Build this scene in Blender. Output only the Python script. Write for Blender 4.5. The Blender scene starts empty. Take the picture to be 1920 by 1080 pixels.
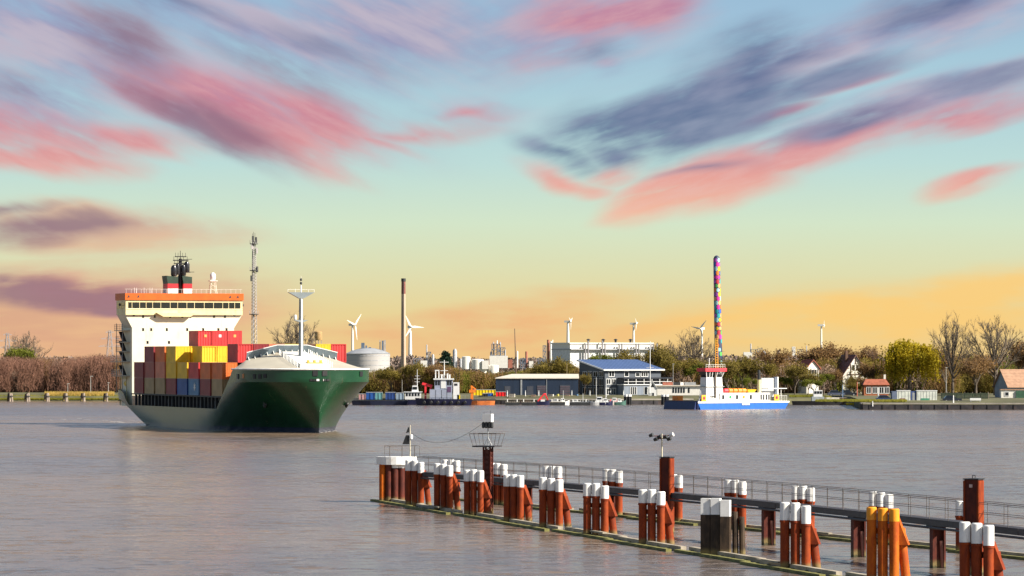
import bpy, math, random
import numpy as np
from mathutils import Vector, Matrix, Euler

# ------------------------------------------------------------------ camera
FPX, CAM_H, CXP, HYP = 7730.0, 11.7, 960.0, 667.0      # focal length in photo pixels, eye height, horizon row
sc = bpy.context.scene
C = sc.collection
cam_d = bpy.data.cameras.new('camera')
cam = bpy.data.objects.new('camera', cam_d)
C.objects.link(cam)
cam_d.sensor_width = 36.0
cam_d.lens = 36.0 * FPX / 1920.0
cam_d.shift_y = (HYP - 540.0) / 1920.0
cam_d.clip_start, cam_d.clip_end = 1.0, 40000.0
cam.location = (0, 0, CAM_H)
cam.rotation_euler = (math.radians(90), 0, 0)
sc.camera = cam
sc.render.resolution_x, sc.render.resolution_y = 1024, 576
sc.cycles.use_denoising = True
sc.cycles.max_bounces = 6
sc.view_settings.view_transform = 'Standard'
sc.view_settings.look = 'None'
EXPO = 0.95
sc.view_settings.exposure = EXPO
sc.view_settings.gamma = 1.0

SUN_EL, SUN_AZ = math.radians(35), math.radians(113)    # azimuth clockwise from +Y (view direction)

# ------------------------------------------------------------------ sky
def srgb(r, g, b):
    def f(c):
        c /= 255.0
        return c / 12.92 if c <= 0.04045 else ((c + 0.055) / 1.055) ** 2.4
    return (f(r), f(g), f(b), 1.0)

class NT:
    """small helper to write node trees"""
    def __init__(s, tree):
        s.t = tree
    def n(s, kind, **kw):
        nd = s.t.nodes.new(kind)
        for k, v in kw.items():
            setattr(nd, k, v)
        return nd
    def link(s, a, b):
        s.t.links.new(a, b)
    def put(s, sock, v):
        if hasattr(v, 'is_output') or hasattr(v, 'links'):
            s.t.links.new(v, sock)
        else:
            sock.default_value = v
    def m(s, op, a, b=0.0, c=0.0, clamp=False):
        nd = s.n('ShaderNodeMath', operation=op, use_clamp=clamp)
        s.put(nd.inputs[0], a); s.put(nd.inputs[1], b)
        if op in ('MULTIPLY_ADD', 'SMOOTH_MAX', 'SMOOTH_MIN', 'WRAP'):
            s.put(nd.inputs[2], c)
        return nd.outputs[0]
    def comb(s, x, y, z):
        nd = s.n('ShaderNodeCombineXYZ')
        s.put(nd.inputs[0], x); s.put(nd.inputs[1], y); s.put(nd.inputs[2], z)
        return nd.outputs[0]
    def vm(s, op, a, b=None, sc_=None):
        nd = s.n('ShaderNodeVectorMath', operation=op)
        s.put(nd.inputs[0], a)
        if b is not None: s.put(nd.inputs[1], b)
        if sc_ is not None: s.put(nd.inputs['Scale'], sc_)
        return nd.outputs[0]
    def noise(s, vec, scale, detail=3.0, rough=0.5, out='Fac', dist=0.0):
        nd = s.n('ShaderNodeTexNoise')
        if vec is not None: s.link(vec, nd.inputs['Vector'])
        nd.inputs['Scale'].default_value = scale
        nd.inputs['Detail'].default_value = detail
        nd.inputs['Roughness'].default_value = rough
        nd.inputs['Distortion'].default_value = dist
        return nd.outputs[out]
    def ss(s, v, a, b, to0=0.0, to1=1.0):
        nd = s.n('ShaderNodeMapRange', interpolation_type='SMOOTHSTEP')
        s.put(nd.inputs[0], v)
        for i, x in enumerate((a, b, to0, to1)):
            nd.inputs[i + 1].default_value = x
        return nd.outputs[0]
    def mix(s, fac, a, b, blend='MIX'):
        nd = s.n('ShaderNodeMix', data_type='RGBA', blend_type=blend)
        s.put(nd.inputs[0], fac); s.put(nd.inputs[6], a); s.put(nd.inputs[7], b)
        return nd.outputs[2]
    def ramp(s, v, stops):
        nd = s.n('ShaderNodeValToRGB')
        el = nd.color_ramp.elements
        el[0].position, el[0].color = stops[0]
        el[1].position, el[1].color = stops[-1]
        for p, c in stops[1:-1]:
            e = el.new(p); e.color = c
        s.put(nd.inputs[0], v)
        return nd.outputs[0]

def build_world():
    w = bpy.data.worlds.new('World'); sc.world = w; w.use_nodes = True
    t = w.node_tree; t.nodes.clear(); N = NT(t)
    tc = N.n('ShaderNodeTexCoord').outputs['Generated']
    sep = N.n('ShaderNodeSeparateXYZ'); N.link(tc, sep.inputs[0])
    az = N.m('ARCTAN2', sep.outputs[0], sep.outputs[1])
    el = N.m('ARCSINE', sep.outputs[2])
    u = N.m('MULTIPLY', az, FPX / 1000.0)             # units: thousandths of a photo pixel, from the view axis
    v = N.m('MULTIPLY', el, FPX / 1000.0)             # 0 at the horizon, upward
    p = N.comb(u, v, 0.0)
    # wind drags the cloud into streaks: falling to the right on the left, rising on the right, level near the horizon
    def dragged(ang, off):
        mp = N.n('ShaderNodeMapping', vector_type='TEXTURE'); N.link(p, mp.inputs[0])
        mp.inputs['Rotation'].default_value = (0, 0, math.radians(ang)); mp.inputs['Location'].default_value = (off, off * 0.7, 0)
        return N.vm('MULTIPLY', mp.outputs[0], (1.0, 4.6, 1.0))
    kl = N.ss(u, -0.25, 0.15); kv = N.ss(v, 0.16, 0.34)
    def dir_mix(f):
        up = N.mix(kl, f(dragged(-24, 3.0)), f(dragged(17, 7.0)))
        return N.mix(kv, f(dragged(2, 11.0)), up)
    def val(x):
        nd = N.n('ShaderNodeSeparateColor'); N.link(x, nd.inputs[0]); return nd.outputs[0]
    streak = val(dir_mix(lambda q: N.noise(q, 3.6, 4.0, 0.55)))
    streakf = val(dir_mix(lambda q: N.noise(q, 10.0, 4.0, 0.6)))
    wcol = dir_mix(lambda q: N.noise(q, 2.6, 2.0, 0.5, out='Color'))
    puff = N.noise(p, 4.2, 4.0, 0.55)
    warp = N.vm('SCALE', N.vm('SUBTRACT', wcol, (0.5, 0.5, 0.5)), sc_=0.10)
    pw = N.vm('ADD', p, warp)
    def blobs(lst):
        acc = None
        for (cx, cy, rx, ry, ang, s) in lst:
            mp = N.n('ShaderNodeMapping', vector_type='TEXTURE')
            N.link(pw, mp.inputs[0])
            mp.inputs['Location'].default_value = ((cx - CXP) / 1000, (HYP - cy) / 1000, 0)
            mp.inputs['Rotation'].default_value = (0, 0, math.radians(ang))
            mp.inputs['Scale'].default_value = (rx / 1000 * 1.35, ry / 1000 * 1.5, 1)
            g = N.n('ShaderNodeTexGradient', gradient_type='SPHERICAL')
            N.link(mp.outputs[0], g.inputs[0])
            val = N.m('MULTIPLY', g.outputs['Fac'], s)
            acc = val if acc is None else N.m('SMOOTH_MAX', acc, val, 0.10)
        return acc
    tex0 = N.m('ADD', N.m('MULTIPLY', N.m('SUBTRACT', streak, 0.5), 2.6), N.m('MULTIPLY', N.m('SUBTRACT', streakf, 0.5), 1.1))
    tex0 = N.m('ADD', tex0, N.m('MULTIPLY', N.m('SUBTRACT', puff, 0.5), 1.8))
    def layer(lst, lo=0.08, hi=0.95, k=1.0):
        b = blobs(lst)
        val = N.m('MULTIPLY', b, N.m('ADD', N.m('MULTIPLY', tex0, 0.72), 1.05))
        return N.ss(val, 0.05, 0.95)
    base = N.ramp(N.m('DIVIDE', v, 0.8), [
        (0.00, srgb(240, 206, 140)), (0.10, srgb(233, 212, 152)), (0.20, srgb(223, 222, 178)), (0.31, srgb(212, 229, 201)),
        (0.45, srgb(190, 221, 217)), (0.62, srgb(172, 207, 219)), (0.80, srgb(158, 192, 216)), (1.0, srgb(146, 180, 212))])
    # peach haze low down
    peach = layer([(1650, 585, 420, 45, 2, 1.0), (1850, 540, 260, 40, 5, .9), (1330, 600, 300, 38, 4, .95), (980, 606, 230, 46, 8, 1.15), (760, 640, 300, 34, 0, .6),
                   (1050, 650, 300, 30, 0, .8), (1500, 640, 600, 26, 0, .55)], 0.12, 0.75)
    col = N.mix(N.m('MULTIPLY', peach, 0.85), base, N.mix(N.ss(u, -0.1, 0.5), srgb(238, 178, 128), srgb(253, 206, 122)))
    salmon = layer([(120, 580, 400, 85, 0, 1.5), (330, 560, 220, 60, -5, 1.0), (200, 428, 290, 44, -3, 1.2), (60, 640, 450, 50, 0, 1.2), (320, 460, 160, 30, -5, .6), (420, 590, 120, 26, 0, .35)], 0.12, 0.75)
    col = N.mix(N.m('MULTIPLY', salmon, 0.66), col, N.mix(N.ss(streak, 0.35, 0.65), srgb(214, 146, 132), srgb(232, 172, 138)))
    lav = layer([(120, 70, 380, 105, -20, 1.0), (500, 60, 330, 75, -18, .95), (60, 200, 200, 90, -10, .9), (420, 180, 420, 90, -16, .9), (760, 60, 300, 90, -10, .95), (1000, 70, 300, 80, 0, .85), (900, 140, 250, 50, 0, .5), (250, 130, 330, 90, -20, .9),
                 (1560, 90, 330, 55, 16, .9), (1790, 30, 230, 55, 14, 1.0), (860, 205, 190, 36, 0, .5), (1130, 130, 60, 24, 5, .7), (1700, 210, 420, 42, 17, .85), (640, 130, 170, 50, -20, .6)], 0.08, 0.85)
    col = N.mix(N.m('MULTIPLY', lav, 0.8), col, N.mix(N.ss(streak, 0.35, 0.65), srgb(150, 142, 180), srgb(196, 178, 194)))
    pink = layer([(300, 190, 150, 30, -22, 1.0), (460, 225, 270, 50, -20, 1.15), (620, 240, 120, 62, -24, 1.1), (560, 195, 200, 40, -16, .8), (70, 255, 230, 50, -8, .95), (60, 300, 220, 30, -6, 1.1), (250, 262, 160, 30, -12, .9),
                  (1150, 25, 190, 55, 6, 1.1), (1120, 60, 100, 24, 8, .8), (1320, 352, 180, 48, 12, 1.7), (1235, 388, 130, 32, 15, 1.5), (1560, 282, 210, 32, 19, 1.1), (1780, 225, 220, 26, 15, .9), (1480, 212, 85, 18, 12, .95), (1060, 335, 110, 26, -22, .85),
                  (1150, 315, 70, 30, 15, .8), (1815, 345, 95, 26, 16, .95), (790, 245, 170, 26, 5, .7), (870, 212, 100, 14, 4, .6), (190, 545, 190, 36, -6, 1.0), (110, 535, 110, 22, -5, .8), (700, 270, 120, 24, -15, .6), (1020, 110, 120, 30, 10, .45),
                  (1600, 160, 120, 20, 16, .6)], 0.14, 0.72)
    pcol = N.ramp(N.m('DIVIDE', v, 0.8), [(0.0, srgb(226, 150, 124)), (0.33, srgb(250, 176, 146)), (0.42, srgb(238, 146, 136)), (0.55, srgb(210, 122, 138)), (1.0, srgb(190, 124, 156))])
    col = N.mix(N.m('MULTIPLY', pink, 0.82), col, N.mix(N.ss(streakf, 0.3, 0.7, 0.0, 0.35), pcol, srgb(236, 190, 186)))
    mauve = layer([(330, 215, 210, 26, -28, .9), (230, 70, 150, 70, -40, .8), (420, 240, 170, 30, -24, .8), (520, 130, 170, 24, -22, .6), (150, 545, 200, 30, -6, 1.4), (30, 170, 90, 40, -10, .5), (110, 425, 200, 26, 2, 1.0), (30, 395, 120, 14, 2, .7), (20, 515, 70, 18, 0, .7)], 0.14, 0.85)
    col = N.mix(N.m('MULTIPLY', mauve, 0.75), col, srgb(132, 104, 128))
    slate = layer([(1350, 185, 190, 80, 28, 1.3), (1240, 205, 240, 50, 14, 1.15), (1150, 235, 130, 56, 0, 1.0), (1340, 235, 210, 44, 10, 1.15), (1410, 115, 120, 75, 25, .9), (1540, 155, 180, 28, 14, 1.0), (1480, 105, 130, 26, 12, .8),
                   (1050, 275, 100, 30, -18, .85), (1600, 245, 180, 22, 17, .85), (1850, 160, 200, 24, 15, .75), (1320, 325, 140, 14, 4, .6), (1110, 105, 80, 24, 0, .6), (1760, 15, 190, 40, 14, .9), (1150, 275, 110, 36, -10, .8), (350, 10, 200, 30, -18, .6), (620, 90, 200, 28, -20, .55)], 0.13, 0.8)
    col = N.mix(N.m('MULTIPLY', slate, 0.9), col, N.mix(N.ss(N.m('ADD', N.m('MULTIPLY', streak, 0.6), N.m('MULTIPLY', puff, 0.4)), 0.36, 0.62), srgb(74, 94, 138), srgb(136, 144, 172)))
    # higher and behind the viewer the evening tint gives way to the plain daylight sky with thin cloud
    sky = N.n('ShaderNodeTexSky', sky_type='NISHITA', sun_disc=False, sun_elevation=SUN_EL, sun_rotation=SUN_AZ)
    sky.air_density, sky.dust_density, sky.ozone_density = 1.0, 1.2, 1.0
    day = N.vm('SCALE', sky.outputs[0], sc_=0.1)
    hi = N.noise(N.vm('MULTIPLY', tc, (1.0, 2.4, 3.0)), 2.6, 5.0, 0.55)
    day = N.mix(N.m('MULTIPLY', N.ss(hi, 0.48, 0.72), 0.35), day, srgb(120, 112, 128))
    col = N.mix(N.ss(el, 0.088, 0.21), col, day)
    bg = N.n('ShaderNodeBackground'); bg.inputs[1].default_value = 2.0 ** -EXPO
    N.link(col, bg.inputs[0])
    out = N.n('ShaderNodeOutputWorld'); N.link(bg.outputs[0], out.inputs[0])
build_world()
sc.world.cycles.sampling_method = 'MANUAL'; sc.world.cycles.sample_map_resolution = 256

sun_d = bpy.data.lights.new('sun', 'SUN'); sun_d.energy = 5.0; sun_d.angle = math.radians(0.5); sun_d.color = (1.0, 0.93, 0.80)
sun = bpy.data.objects.new('sun', sun_d); C.objects.link(sun)
sdir = Vector((math.sin(SUN_AZ) * math.cos(SUN_EL), math.cos(SUN_AZ) * math.cos(SUN_EL), math.sin(SUN_EL)))
sun.rotation_euler = sdir.to_track_quat('Z', 'Y').to_euler()
sun.location = (60, 100, 120)

# ------------------------------------------------------------------ helpers
def PX(px, D): return (px - CXP) * D / FPX
def PZ(py, D): return CAM_H - (py - HYP) * D / FPX
def DW(py): return FPX * CAM_H / (py - HYP)
R = math.radians

_mats = {}
def mat(name, rgb, rough=0.6, var=0.18, scale=1.2, metal=0.0, stain=None, stain_amt=0.35, stain_scale=0.6, spec=0.5, coat=0.0, bump=0.0, stretch=(1, 1, 1)):
    """painted / weathered surface: base colour broken up by noise, optional stains with a shape of their own"""
    if name in _mats: return _mats[name]
    m = bpy.data.materials.new(name); m.use_nodes = True
    t = m.node_tree; N = NT(t); b = t.nodes['Principled BSDF']
    tc = N.n('ShaderNodeTexCoord').outputs['Object']
    vec = N.vm('MULTIPLY', tc, stretch)
    n1 = N.noise(vec, scale, 4.0, 0.6)
    c = (rgb[0], rgb[1], rgb[2], 1)
    lo = tuple(x * (1 - var) for x in rgb) + (1,); hi = tuple(min(1, x * (1 + var)) for x in rgb) + (1,)
    col = N.mix(N.ss(n1, 0.3, 0.7), lo, hi)
    if stain:
        n2 = N.noise(N.vm('MULTIPLY', tc, (1, 1, 0.35)), stain_scale, 5.0, 0.65)
        col = N.mix(N.ss(n2, 0.56, 0.70, 0.0, stain_amt), col, tuple(stain) + (1,))
    N.link(col, b.inputs['Base Color'])
    b.inputs['Roughness'].default_value = rough
    b.inputs['Metallic'].default_value = metal
    b.inputs['Specular IOR Level'].default_value = spec
    b.inputs['Coat Weight'].default_value = coat
    if bump:
        bp = N.n('ShaderNodeBump'); bp.inputs['Strength'].default_value = bump; bp.inputs['Distance'].default_value = 0.05
        N.link(N.noise(vec, scale * 6, 3.0), bp.inputs['Height']); N.link(bp.outputs[0], b.inputs['Normal'])
    _mats[name] = m
    return m

class MB:
    def __init__(s): s.v, s.f = [], []
    def add(s, vs, fs):
        k = len(s.v); s.v += [tuple(p) for p in vs]; s.f += [tuple(i + k for i in f) for f in fs]; return s
    def box(s, x0, x1, y0, y1, z0, z1):
        return s.add([(x0,y0,z0),(x1,y0,z0),(x1,y1,z0),(x0,y1,z0),(x0,y0,z1),(x1,y0,z1),(x1,y1,z1),(x0,y1,z1)],
                     [(0,3,2,1),(4,5,6,7),(0,1,5,4),(1,2,6,5),(2,3,7,6),(3,0,4,7)])
    def cbox(s, c, sz, rz=0.0):
        ca, sa = math.cos(rz), math.sin(rz); hx, hy, hz = sz[0]/2, sz[1]/2, sz[2]/2
        vs = []
        for z in (-hz, hz):
            for x, y in ((-hx,-hy),(hx,-hy),(hx,hy),(-hx,hy)):
                vs.append((c[0]+x*ca-y*sa, c[1]+x*sa+y*ca, c[2]+z))
        return s.add(vs, [(0,3,2,1),(4,5,6,7),(0,1,5,4),(1,2,6,5),(2,3,7,6),(3,0,4,7)])
    def frustum(s, b4, t4):
        """bottom 4 points, top 4 points, both counter clockwise from above"""
        return s.add(list(b4) + list(t4), [(0,3,2,1),(4,5,6,7),(0,1,5,4),(1,2,6,5),(2,3,7,6),(3,0,4,7)])
    def cyl(s, p0, p1, r0, r1=None, n=12, caps=True):
        p0, p1 = Vector(p0), Vector(p1); r1 = r0 if r1 is None else r1
        d = (p1 - p0).normalized()
        a = d.orthogonal().normalized(); b = d.cross(a)
        vs = []
        for p, r in ((p0, r0), (p1, r1)):
            for i in range(n):
                t = 2*math.pi*i/n; vs.append(p + a*(r*math.cos(t)) + b*(r*math.sin(t)))
        fs = [(i, (i+1) % n, n+(i+1) % n, n+i) for i in range(n)]
        if caps: fs += [tuple(reversed(range(n))), tuple(range(n, 2*n))]
        return s.add(vs, fs)
    def bar(s, p0, p1, w): return s.cyl(p0, p1, w*0.6, None, 4)
    def tube(s, pts, r, n=6):
        for a, b in zip(pts[:-1], pts[1:]): s.cyl(a, b, r, r, n)
        return s
    def lathe(s, prof, c=(0,0,0), n=16):
        """prof: list of (r, z)"""
        vs = []
        for r, z in prof:
            for i in range(n):
                t = 2*math.pi*i/n; vs.append((c[0]+r*math.cos(t), c[1]+r*math.sin(t), c[2]+z))
        fs = []
        for k in range(len(prof)-1):
            for i in range(n):
                fs.append((k*n+i, k*n+(i+1) % n, (k+1)*n+(i+1) % n, (k+1)*n+i))
        fs.append(tuple(reversed(range(n)))); fs.append(tuple(range((len(prof)-1)*n, len(prof)*n)))
        return s.add(vs, fs)
    def prism(s, poly, vec):
        """extrude a 3D polygon along vec"""
        n = len(poly); vec = Vector(vec)
        vs = [Vector(p) for p in poly] + [Vector(p)+vec for p in poly]
        fs = [tuple(reversed(range(n))), tuple(range(n, 2*n))] + [(i, (i+1) % n, n+(i+1) % n, n+i) for i in range(n)]
        return s.add(vs, fs)
    def quad(s, a, b, c, d): return s.add([a, b, c, d], [(0,1,2,3)])
    def mesh(s, name):
        me = bpy.data.meshes.new(name); me.from_pydata(s.v, [], s.f); me.update(); return me
    def build(s, name, material, parent=None, loc=None, smooth=False, fix=True):
        me = s.mesh(name)
        if fix:
            import bmesh
            bm = bmesh.new(); bm.from_mesh(me); bmesh.ops.recalc_face_normals(bm, faces=bm.faces); bm.to_mesh(me); bm.free()
        if smooth:
            me.shade_smooth()
            me.set_sharp_from_angle(angle=R(35))
        return link(name, me, material, parent, loc)
def link(name, me, material=None, parent=None, loc=None):
    o = bpy.data.objects.new(name, me); C.objects.link(o)
    if material and not me.materials: me.materials.append(material)
    if parent: o.parent = parent
    if loc is not None: o.location = loc
    return o
def tag(o, label=None, cat=None, group=None, kind=None):
    if label: o['label'] = label
    if cat: o['category'] = cat
    if group: o['group'] = group
    if kind: o['kind'] = kind
    return o
def thing(name, label, cat, loc=(0,0,0), rz=0.0, group=None):
    o = bpy.data.objects.new(name, None); C.objects.link(o); o.empty_display_size = 0.5
    o.location = loc; o.rotation_euler = (0, 0, rz)
    return tag(o, label, cat, group)
def structure(o): o['kind'] = 'structure'; return o

M_white  = mat('white_paint', (0.78, 0.77, 0.74), 0.45, 0.08, stain=(0.42, 0.30, 0.20), stain_amt=0.35)
M_dark   = mat('dark_steel', (0.03, 0.032, 0.035), 0.55, 0.3)
M_black  = mat('black_paint', (0.012, 0.012, 0.014), 0.5, 0.3)
M_grey   = mat('grey_steel', (0.30, 0.31, 0.32), 0.5, 0.15)
M_glass  = mat('dark_glass', (0.012, 0.016, 0.02), 0.06, 0.2, spec=0.7)

# ------------------------------------------------------------------ water
def build_water():
    mb = MB()
    mb.quad((-9000, -400, 0), (9000, -400, 0), (9000, 14000, 0), (-9000, 14000, 0))
    m = bpy.data.materials.new('muddy_water'); m.use_nodes = True
    t = m.node_tree; N = NT(t); b = t.nodes['Principled BSDF']
    pos = N.n('ShaderNodeNewGeometry').outputs['Position']
    flat = N.vm('MULTIPLY', pos, (1, 1, 0))
    big = N.noise(N.vm('MULTIPLY', flat, (0.30, 0.45, 1)), 0.018, 4.0, 0.6)
    patch = N.noise(N.vm('MULTIPLY', flat, (0.5, 1.0, 1)), 0.055, 3.0, 0.55)
    body = N.mix(N.ss(big, 0.35, 0.65), (0.195, 0.135, 0.090, 1), (0.128, 0.104, 0.094, 1))
    N.link(body, b.inputs['Base Color'])
    b.inputs['IOR'].default_value = 1.333
    b.inputs['Roughness'].default_value = 0.2
    # slopes of the ripples, sampled directly so that distant water stays rough
    n1 = N.noise(N.vm('MULTIPLY', flat, (0.6, 1.0, 1)), 0.55, 3.0, 0.6, out='Color')
    n2 = N.noise(N.vm('MULTIPLY', flat, (0.7, 1.0, 1)), 2.6, 2.0, 0.6, out='Color')
    s1 = N.vm('SCALE', N.vm('SUBTRACT', n1, (0.5, 0.5, 0.5)), sc_=N.ss(patch, 0.3, 0.7, 0.85, 1.7))
    s2 = N.vm('SCALE', N.vm('SUBTRACT', n2, (0.5, 0.5, 0.5)), sc_=N.ss(patch, 0.3, 0.7, 0.60, 1.15))
    s = N.vm('MULTIPLY', N.vm('ADD', s1, s2), (1, 1, 0))
    nrm = N.vm('NORMALIZE', N.vm('ADD', s, (0, 0, 1)))
    N.link(nrm, b.inputs['Normal'])
    o = mb.build('canal_water', m, fix=False); structure(o)
build_water()

# ------------------------------------------------------------------ land
GZ = 2.0
M_soil = mat('grassy_soil', (0.10, 0.095, 0.045), 0.9, 0.35, 0.12)
M_quay = mat('tarred_sheet_piling', (0.030, 0.026, 0.030), 0.7, 0.5, 0.8, stain=(0.10, 0.05, 0.03), stain_amt=0.6)
M_conc = mat('quay_concrete', (0.30, 0.27, 0.23), 0.8, 0.2, 0.5)
def shore(px, py):
    D = DW(py); return (PX(px, D), D)
SHORE = [(-3000, 1068), shore(-200, 752), shore(240, 752), shore(640, 754), shore(760, 757), shore(1150, 758), shore(1260, 757.5),
         shore(1480, 757.5), shore(1560, 757), shore(1600, 760), shore(1618, 767.5), shore(1920, 768), (3000, 896)]
def build_land():
    mb = MB(); n = len(SHORE)
    # bank foot, bank top, far edge
    foot = [(x, d, -0.6) for x, d in SHORE]
    top = [(x, d + 1.2, 1.2 if x < 76 else 1.5) for x, d in SHORE]
    mid = [(x, d + 9, GZ) for x, d in SHORE]
    far = [(x * (13000 / d), 13000, GZ) for x, d in SHORE]
    vs = foot + top + mid + far
    fs = []
    for r in range(3):
        for i in range(n - 1):
            fs.append((r*n+i, r*n+i+1, (r+1)*n+i+1, (r+1)*n+i))
    mb.add(vs, fs)
    o = mb.build('bank_ground', M_soil, fix=False); structure(o)
build_land()
# ------------------------------------------------------------------ near piles and walkway
def rust_material(name, base, dark, tide=True):
    m = bpy.data.materials.new(name); m.use_nodes = True
    t = m.node_tree; N = NT(t); b = t.nodes['Principled BSDF']
    tc = N.n('ShaderNodeTexCoord').outputs['Object']
    n1 = N.noise(N.vm('MULTIPLY', tc, (1.0, 1.0, 0.45)), 2.2, 5.0, 0.65)
    n2 = N.noise(N.vm('MULTIPLY', tc, (3.0, 3.0, 0.35)), 3.0, 4.0, 0.6)
    col = N.mix(N.ss(n1, 0.35, 0.68), tuple(dark) + (1,), tuple(base) + (1,))
    col = N.mix(N.ss(n2, 0.58, 0.72, 0, 0.55), col, (dark[0]*0.35, dark[1]*0.35, dark[2]*0.35, 1))
    if tide:   # weed and silt left by the water level
        geo = N.n('ShaderNodeNewGeometry').outputs['Position']
        sp = N.n('ShaderNodeSeparateXYZ'); N.link(geo, sp.inputs[0])
        zz = N.m('ADD', sp.outputs[2], N.m('MULTIPLY', N.m('SUBTRACT', n1, 0.5), 0.5))
        col = N.mix(N.ss(zz, 0.20, 0.55, 0.9, 0.0), col, (0.20, 0.15, 0.06, 1))
        col = N.mix(N.ss(zz, 0.05, 0.15, 0.9, 0.0), col, (0.05, 0.05, 0.025, 1))
    N.link(col, b.inputs['Base Color'])
    b.inputs['Roughness'].default_value = 0.72
    b.inputs['Specular IOR Level'].default_value = 0.3
    bp = N.n('ShaderNodeBump'); bp.inputs['Strength'].default_value = 0.35; bp.inputs['Distance'].default_value = 0.02
    N.link(N.noise(tc, 9.0, 4.0, 0.7), bp.inputs['Height']); N.link(bp.outputs[0], b.inputs['Normal'])
    return m
M_rust   = rust_material('rusty_steel', (0.30, 0.046, 0.004), (0.17, 0.022, 0.003))
M_rust_d = rust_material('dark_rusty_steel', (0.13, 0.024, 0.012), (0.06, 0.012, 0.008))
M_orange = rust_material('orange_primed_steel', (0.56, 0.13, 0.004), (0.36, 0.060, 0.003))
M_wood_b = rust_material('tarred_timber', (0.075, 0.048, 0.030), (0.025, 0.017, 0.012))
M_cap    = mat('white_pile_cap', (0.82, 0.81, 0.79), 0.5, 0.06, 2.0, stain=(0.45, 0.33, 0.22), stain_amt=0.5, stain_scale=1.6)
M_capo   = mat('orange_pile_cap', (0.80, 0.30, 0.01), 0.5, 0.1, 2.0, stain=(0.35, 0.08, 0.02), stain_amt=0.5, stain_scale=1.6)
M_timber = mat('grey_weathered_timber', (0.36, 0.31, 0.24), 0.85, 0.3, 0.8, stain=(0.13, 0.13, 0.04), stain_amt=0.8, stain_scale=0.9, bump=0.4)
M_slime  = mat('weedy_timber', (0.17, 0.16, 0.045), 0.8, 0.45, 1.1, stain=(0.05, 0.05, 0.02), stain_amt=0.8, stain_scale=1.2, bump=0.4)
M_walk   = mat('dark_walkway_steel', (0.045, 0.040, 0.045), 0.6, 0.3)
M_rail   = mat('thin_railing_steel', (0.10, 0.085, 0.08), 0.5, 0.3)

ORD = ['first', 'second', 'third', 'fourth', 'fifth', 'sixth', 'seventh', 'eighth', 'ninth', 'tenth', 'eleventh', 'twelfth']
rng = random.Random(5)

def pile_dolphin(px, D, h, label, group, r=0.27, n=3, gap=0.60, rot=-15, style='steel', braces=1, name='pile_dolphin', cap_h=0.82, fin_h=1.0, dist=2.0):
    """row of upright piles with painted heads and a raked strut behind, shared by a welded shroud"""
    t = thing(name, label, 'dolphin', (PX(px, D), D, 0), R(rot + rng.uniform(-3, 3)), group)
    body = {'steel': M_rust, 'orange': M_orange, 'timber': M_wood_b, 'dark': M_rust_d}[style]
    capm = M_capo if style == 'orange' else M_cap
    span = gap * (n - 1)
    for i in range(n):
        x = -span / 2 + gap * i
        y = -0.10 * i + rng.uniform(-0.03, 0.03)
        hh = h + rng.uniform(-0.04, 0.04) - (0.10 if i == n - 1 else 0)
        mb = MB()
        if style == 'timber':
            mb.cbox((x, y, (hh - cap_h) / 2 - 0.75), (gap * 0.93, gap * 0.93, hh - cap_h + 1.5))
        else:
            mb.cyl((x, y, -1.5), (x, y, hh - cap_h), r, r, 20)
        p = mb.build('pile', body, t, smooth=True)
        mb = MB()
        if style == 'timber':
            mb.cbox((x, y, hh - cap_h / 2), (gap * 0.90, gap * 0.90, cap_h))
        else:
            mb.lathe([(r + 0.012, hh - cap_h - 0.03), (r + 0.012, hh - 0.05), (r - 0.03, hh)], (x, y, 0), 20)
        mb.build('pile_head', capm, p, smooth=True)
        if style == 'steel':
            mb = MB(); mb.lathe([(r + 0.03, hh - cap_h - 0.16), (r + 0.035, hh - cap_h - 0.10), (r + 0.03, hh - cap_h - 0.04)], (x, y, 0), 20)
            mb.build('collar', body, p, smooth=True)
    # tie plate between the piles
    mb = MB(); mb.box(-span/2, span/2, 0.02, 0.18, h - cap_h - 0.75, h - cap_h - 0.45); mb.build('tie_plate', M_rust_d if style != 'orange' else M_orange, t)
    for k in range(braces):
        x0 = span / 2 + 0.22; top = h - cap_h - 0.30 - 0.05 * k
        y0 = 0.12 + 0.55 * k
        if style == 'timber':
            for q in range(2):
                mb = MB(); mb.cyl((x0 + 0.25 + q * 0.42, 0.5, -1.5), (x0 + 0.20 + q * 0.40, 0.45, h - cap_h + 0.15 - q * 0.3), 0.19, 0.17, 10)
                mb.build('back_pile', body, t, smooth=True)
        else:
            dx = 0.36
            mb = MB(); mb.cyl((x0 + dx + 0.16, y0, -1.5), (x0 + 0.06, y0, top - 0.15), r * 0.95, r * 0.95, 16)
            st = mb.build('raked_strut', body, t, smooth=True)
            # shroud: wedge plate widening downward
            zt, zb = top + 0.35, top - fin_h
            mb = MB(); mb.prism([(x0 - 0.16, y0 - 0.34, zt), (x0 - 0.02, y0 - 0.34, zt), (x0 + dx + 0.14, y0 - 0.34, zb), (x0 - 0.16, y0 - 0.34, zb)], (0, 0.68, 0))
            mb.build('shroud', body, t)
            mb = MB(); mb.box(x0 - 0.24, x0 - 0.10, y0 - 0.40, y0 - 0.2, top - 0.15, top + 0.05); mb.build('bracket', M_rust_d, t)
    return t

def front_line(px):
    """depth of the near fender line under a photo column"""
    lo, hi = 190.0, 335.0
    for _ in range(40):
        D = (lo + hi) / 2
        x = -10.8 + 0.2451 * (331.0 - D)
        if CXP + FPX * x / D > px: lo = D
        else: hi = D
    return D
def h_at(top, D): return PZ(top, D)

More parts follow.
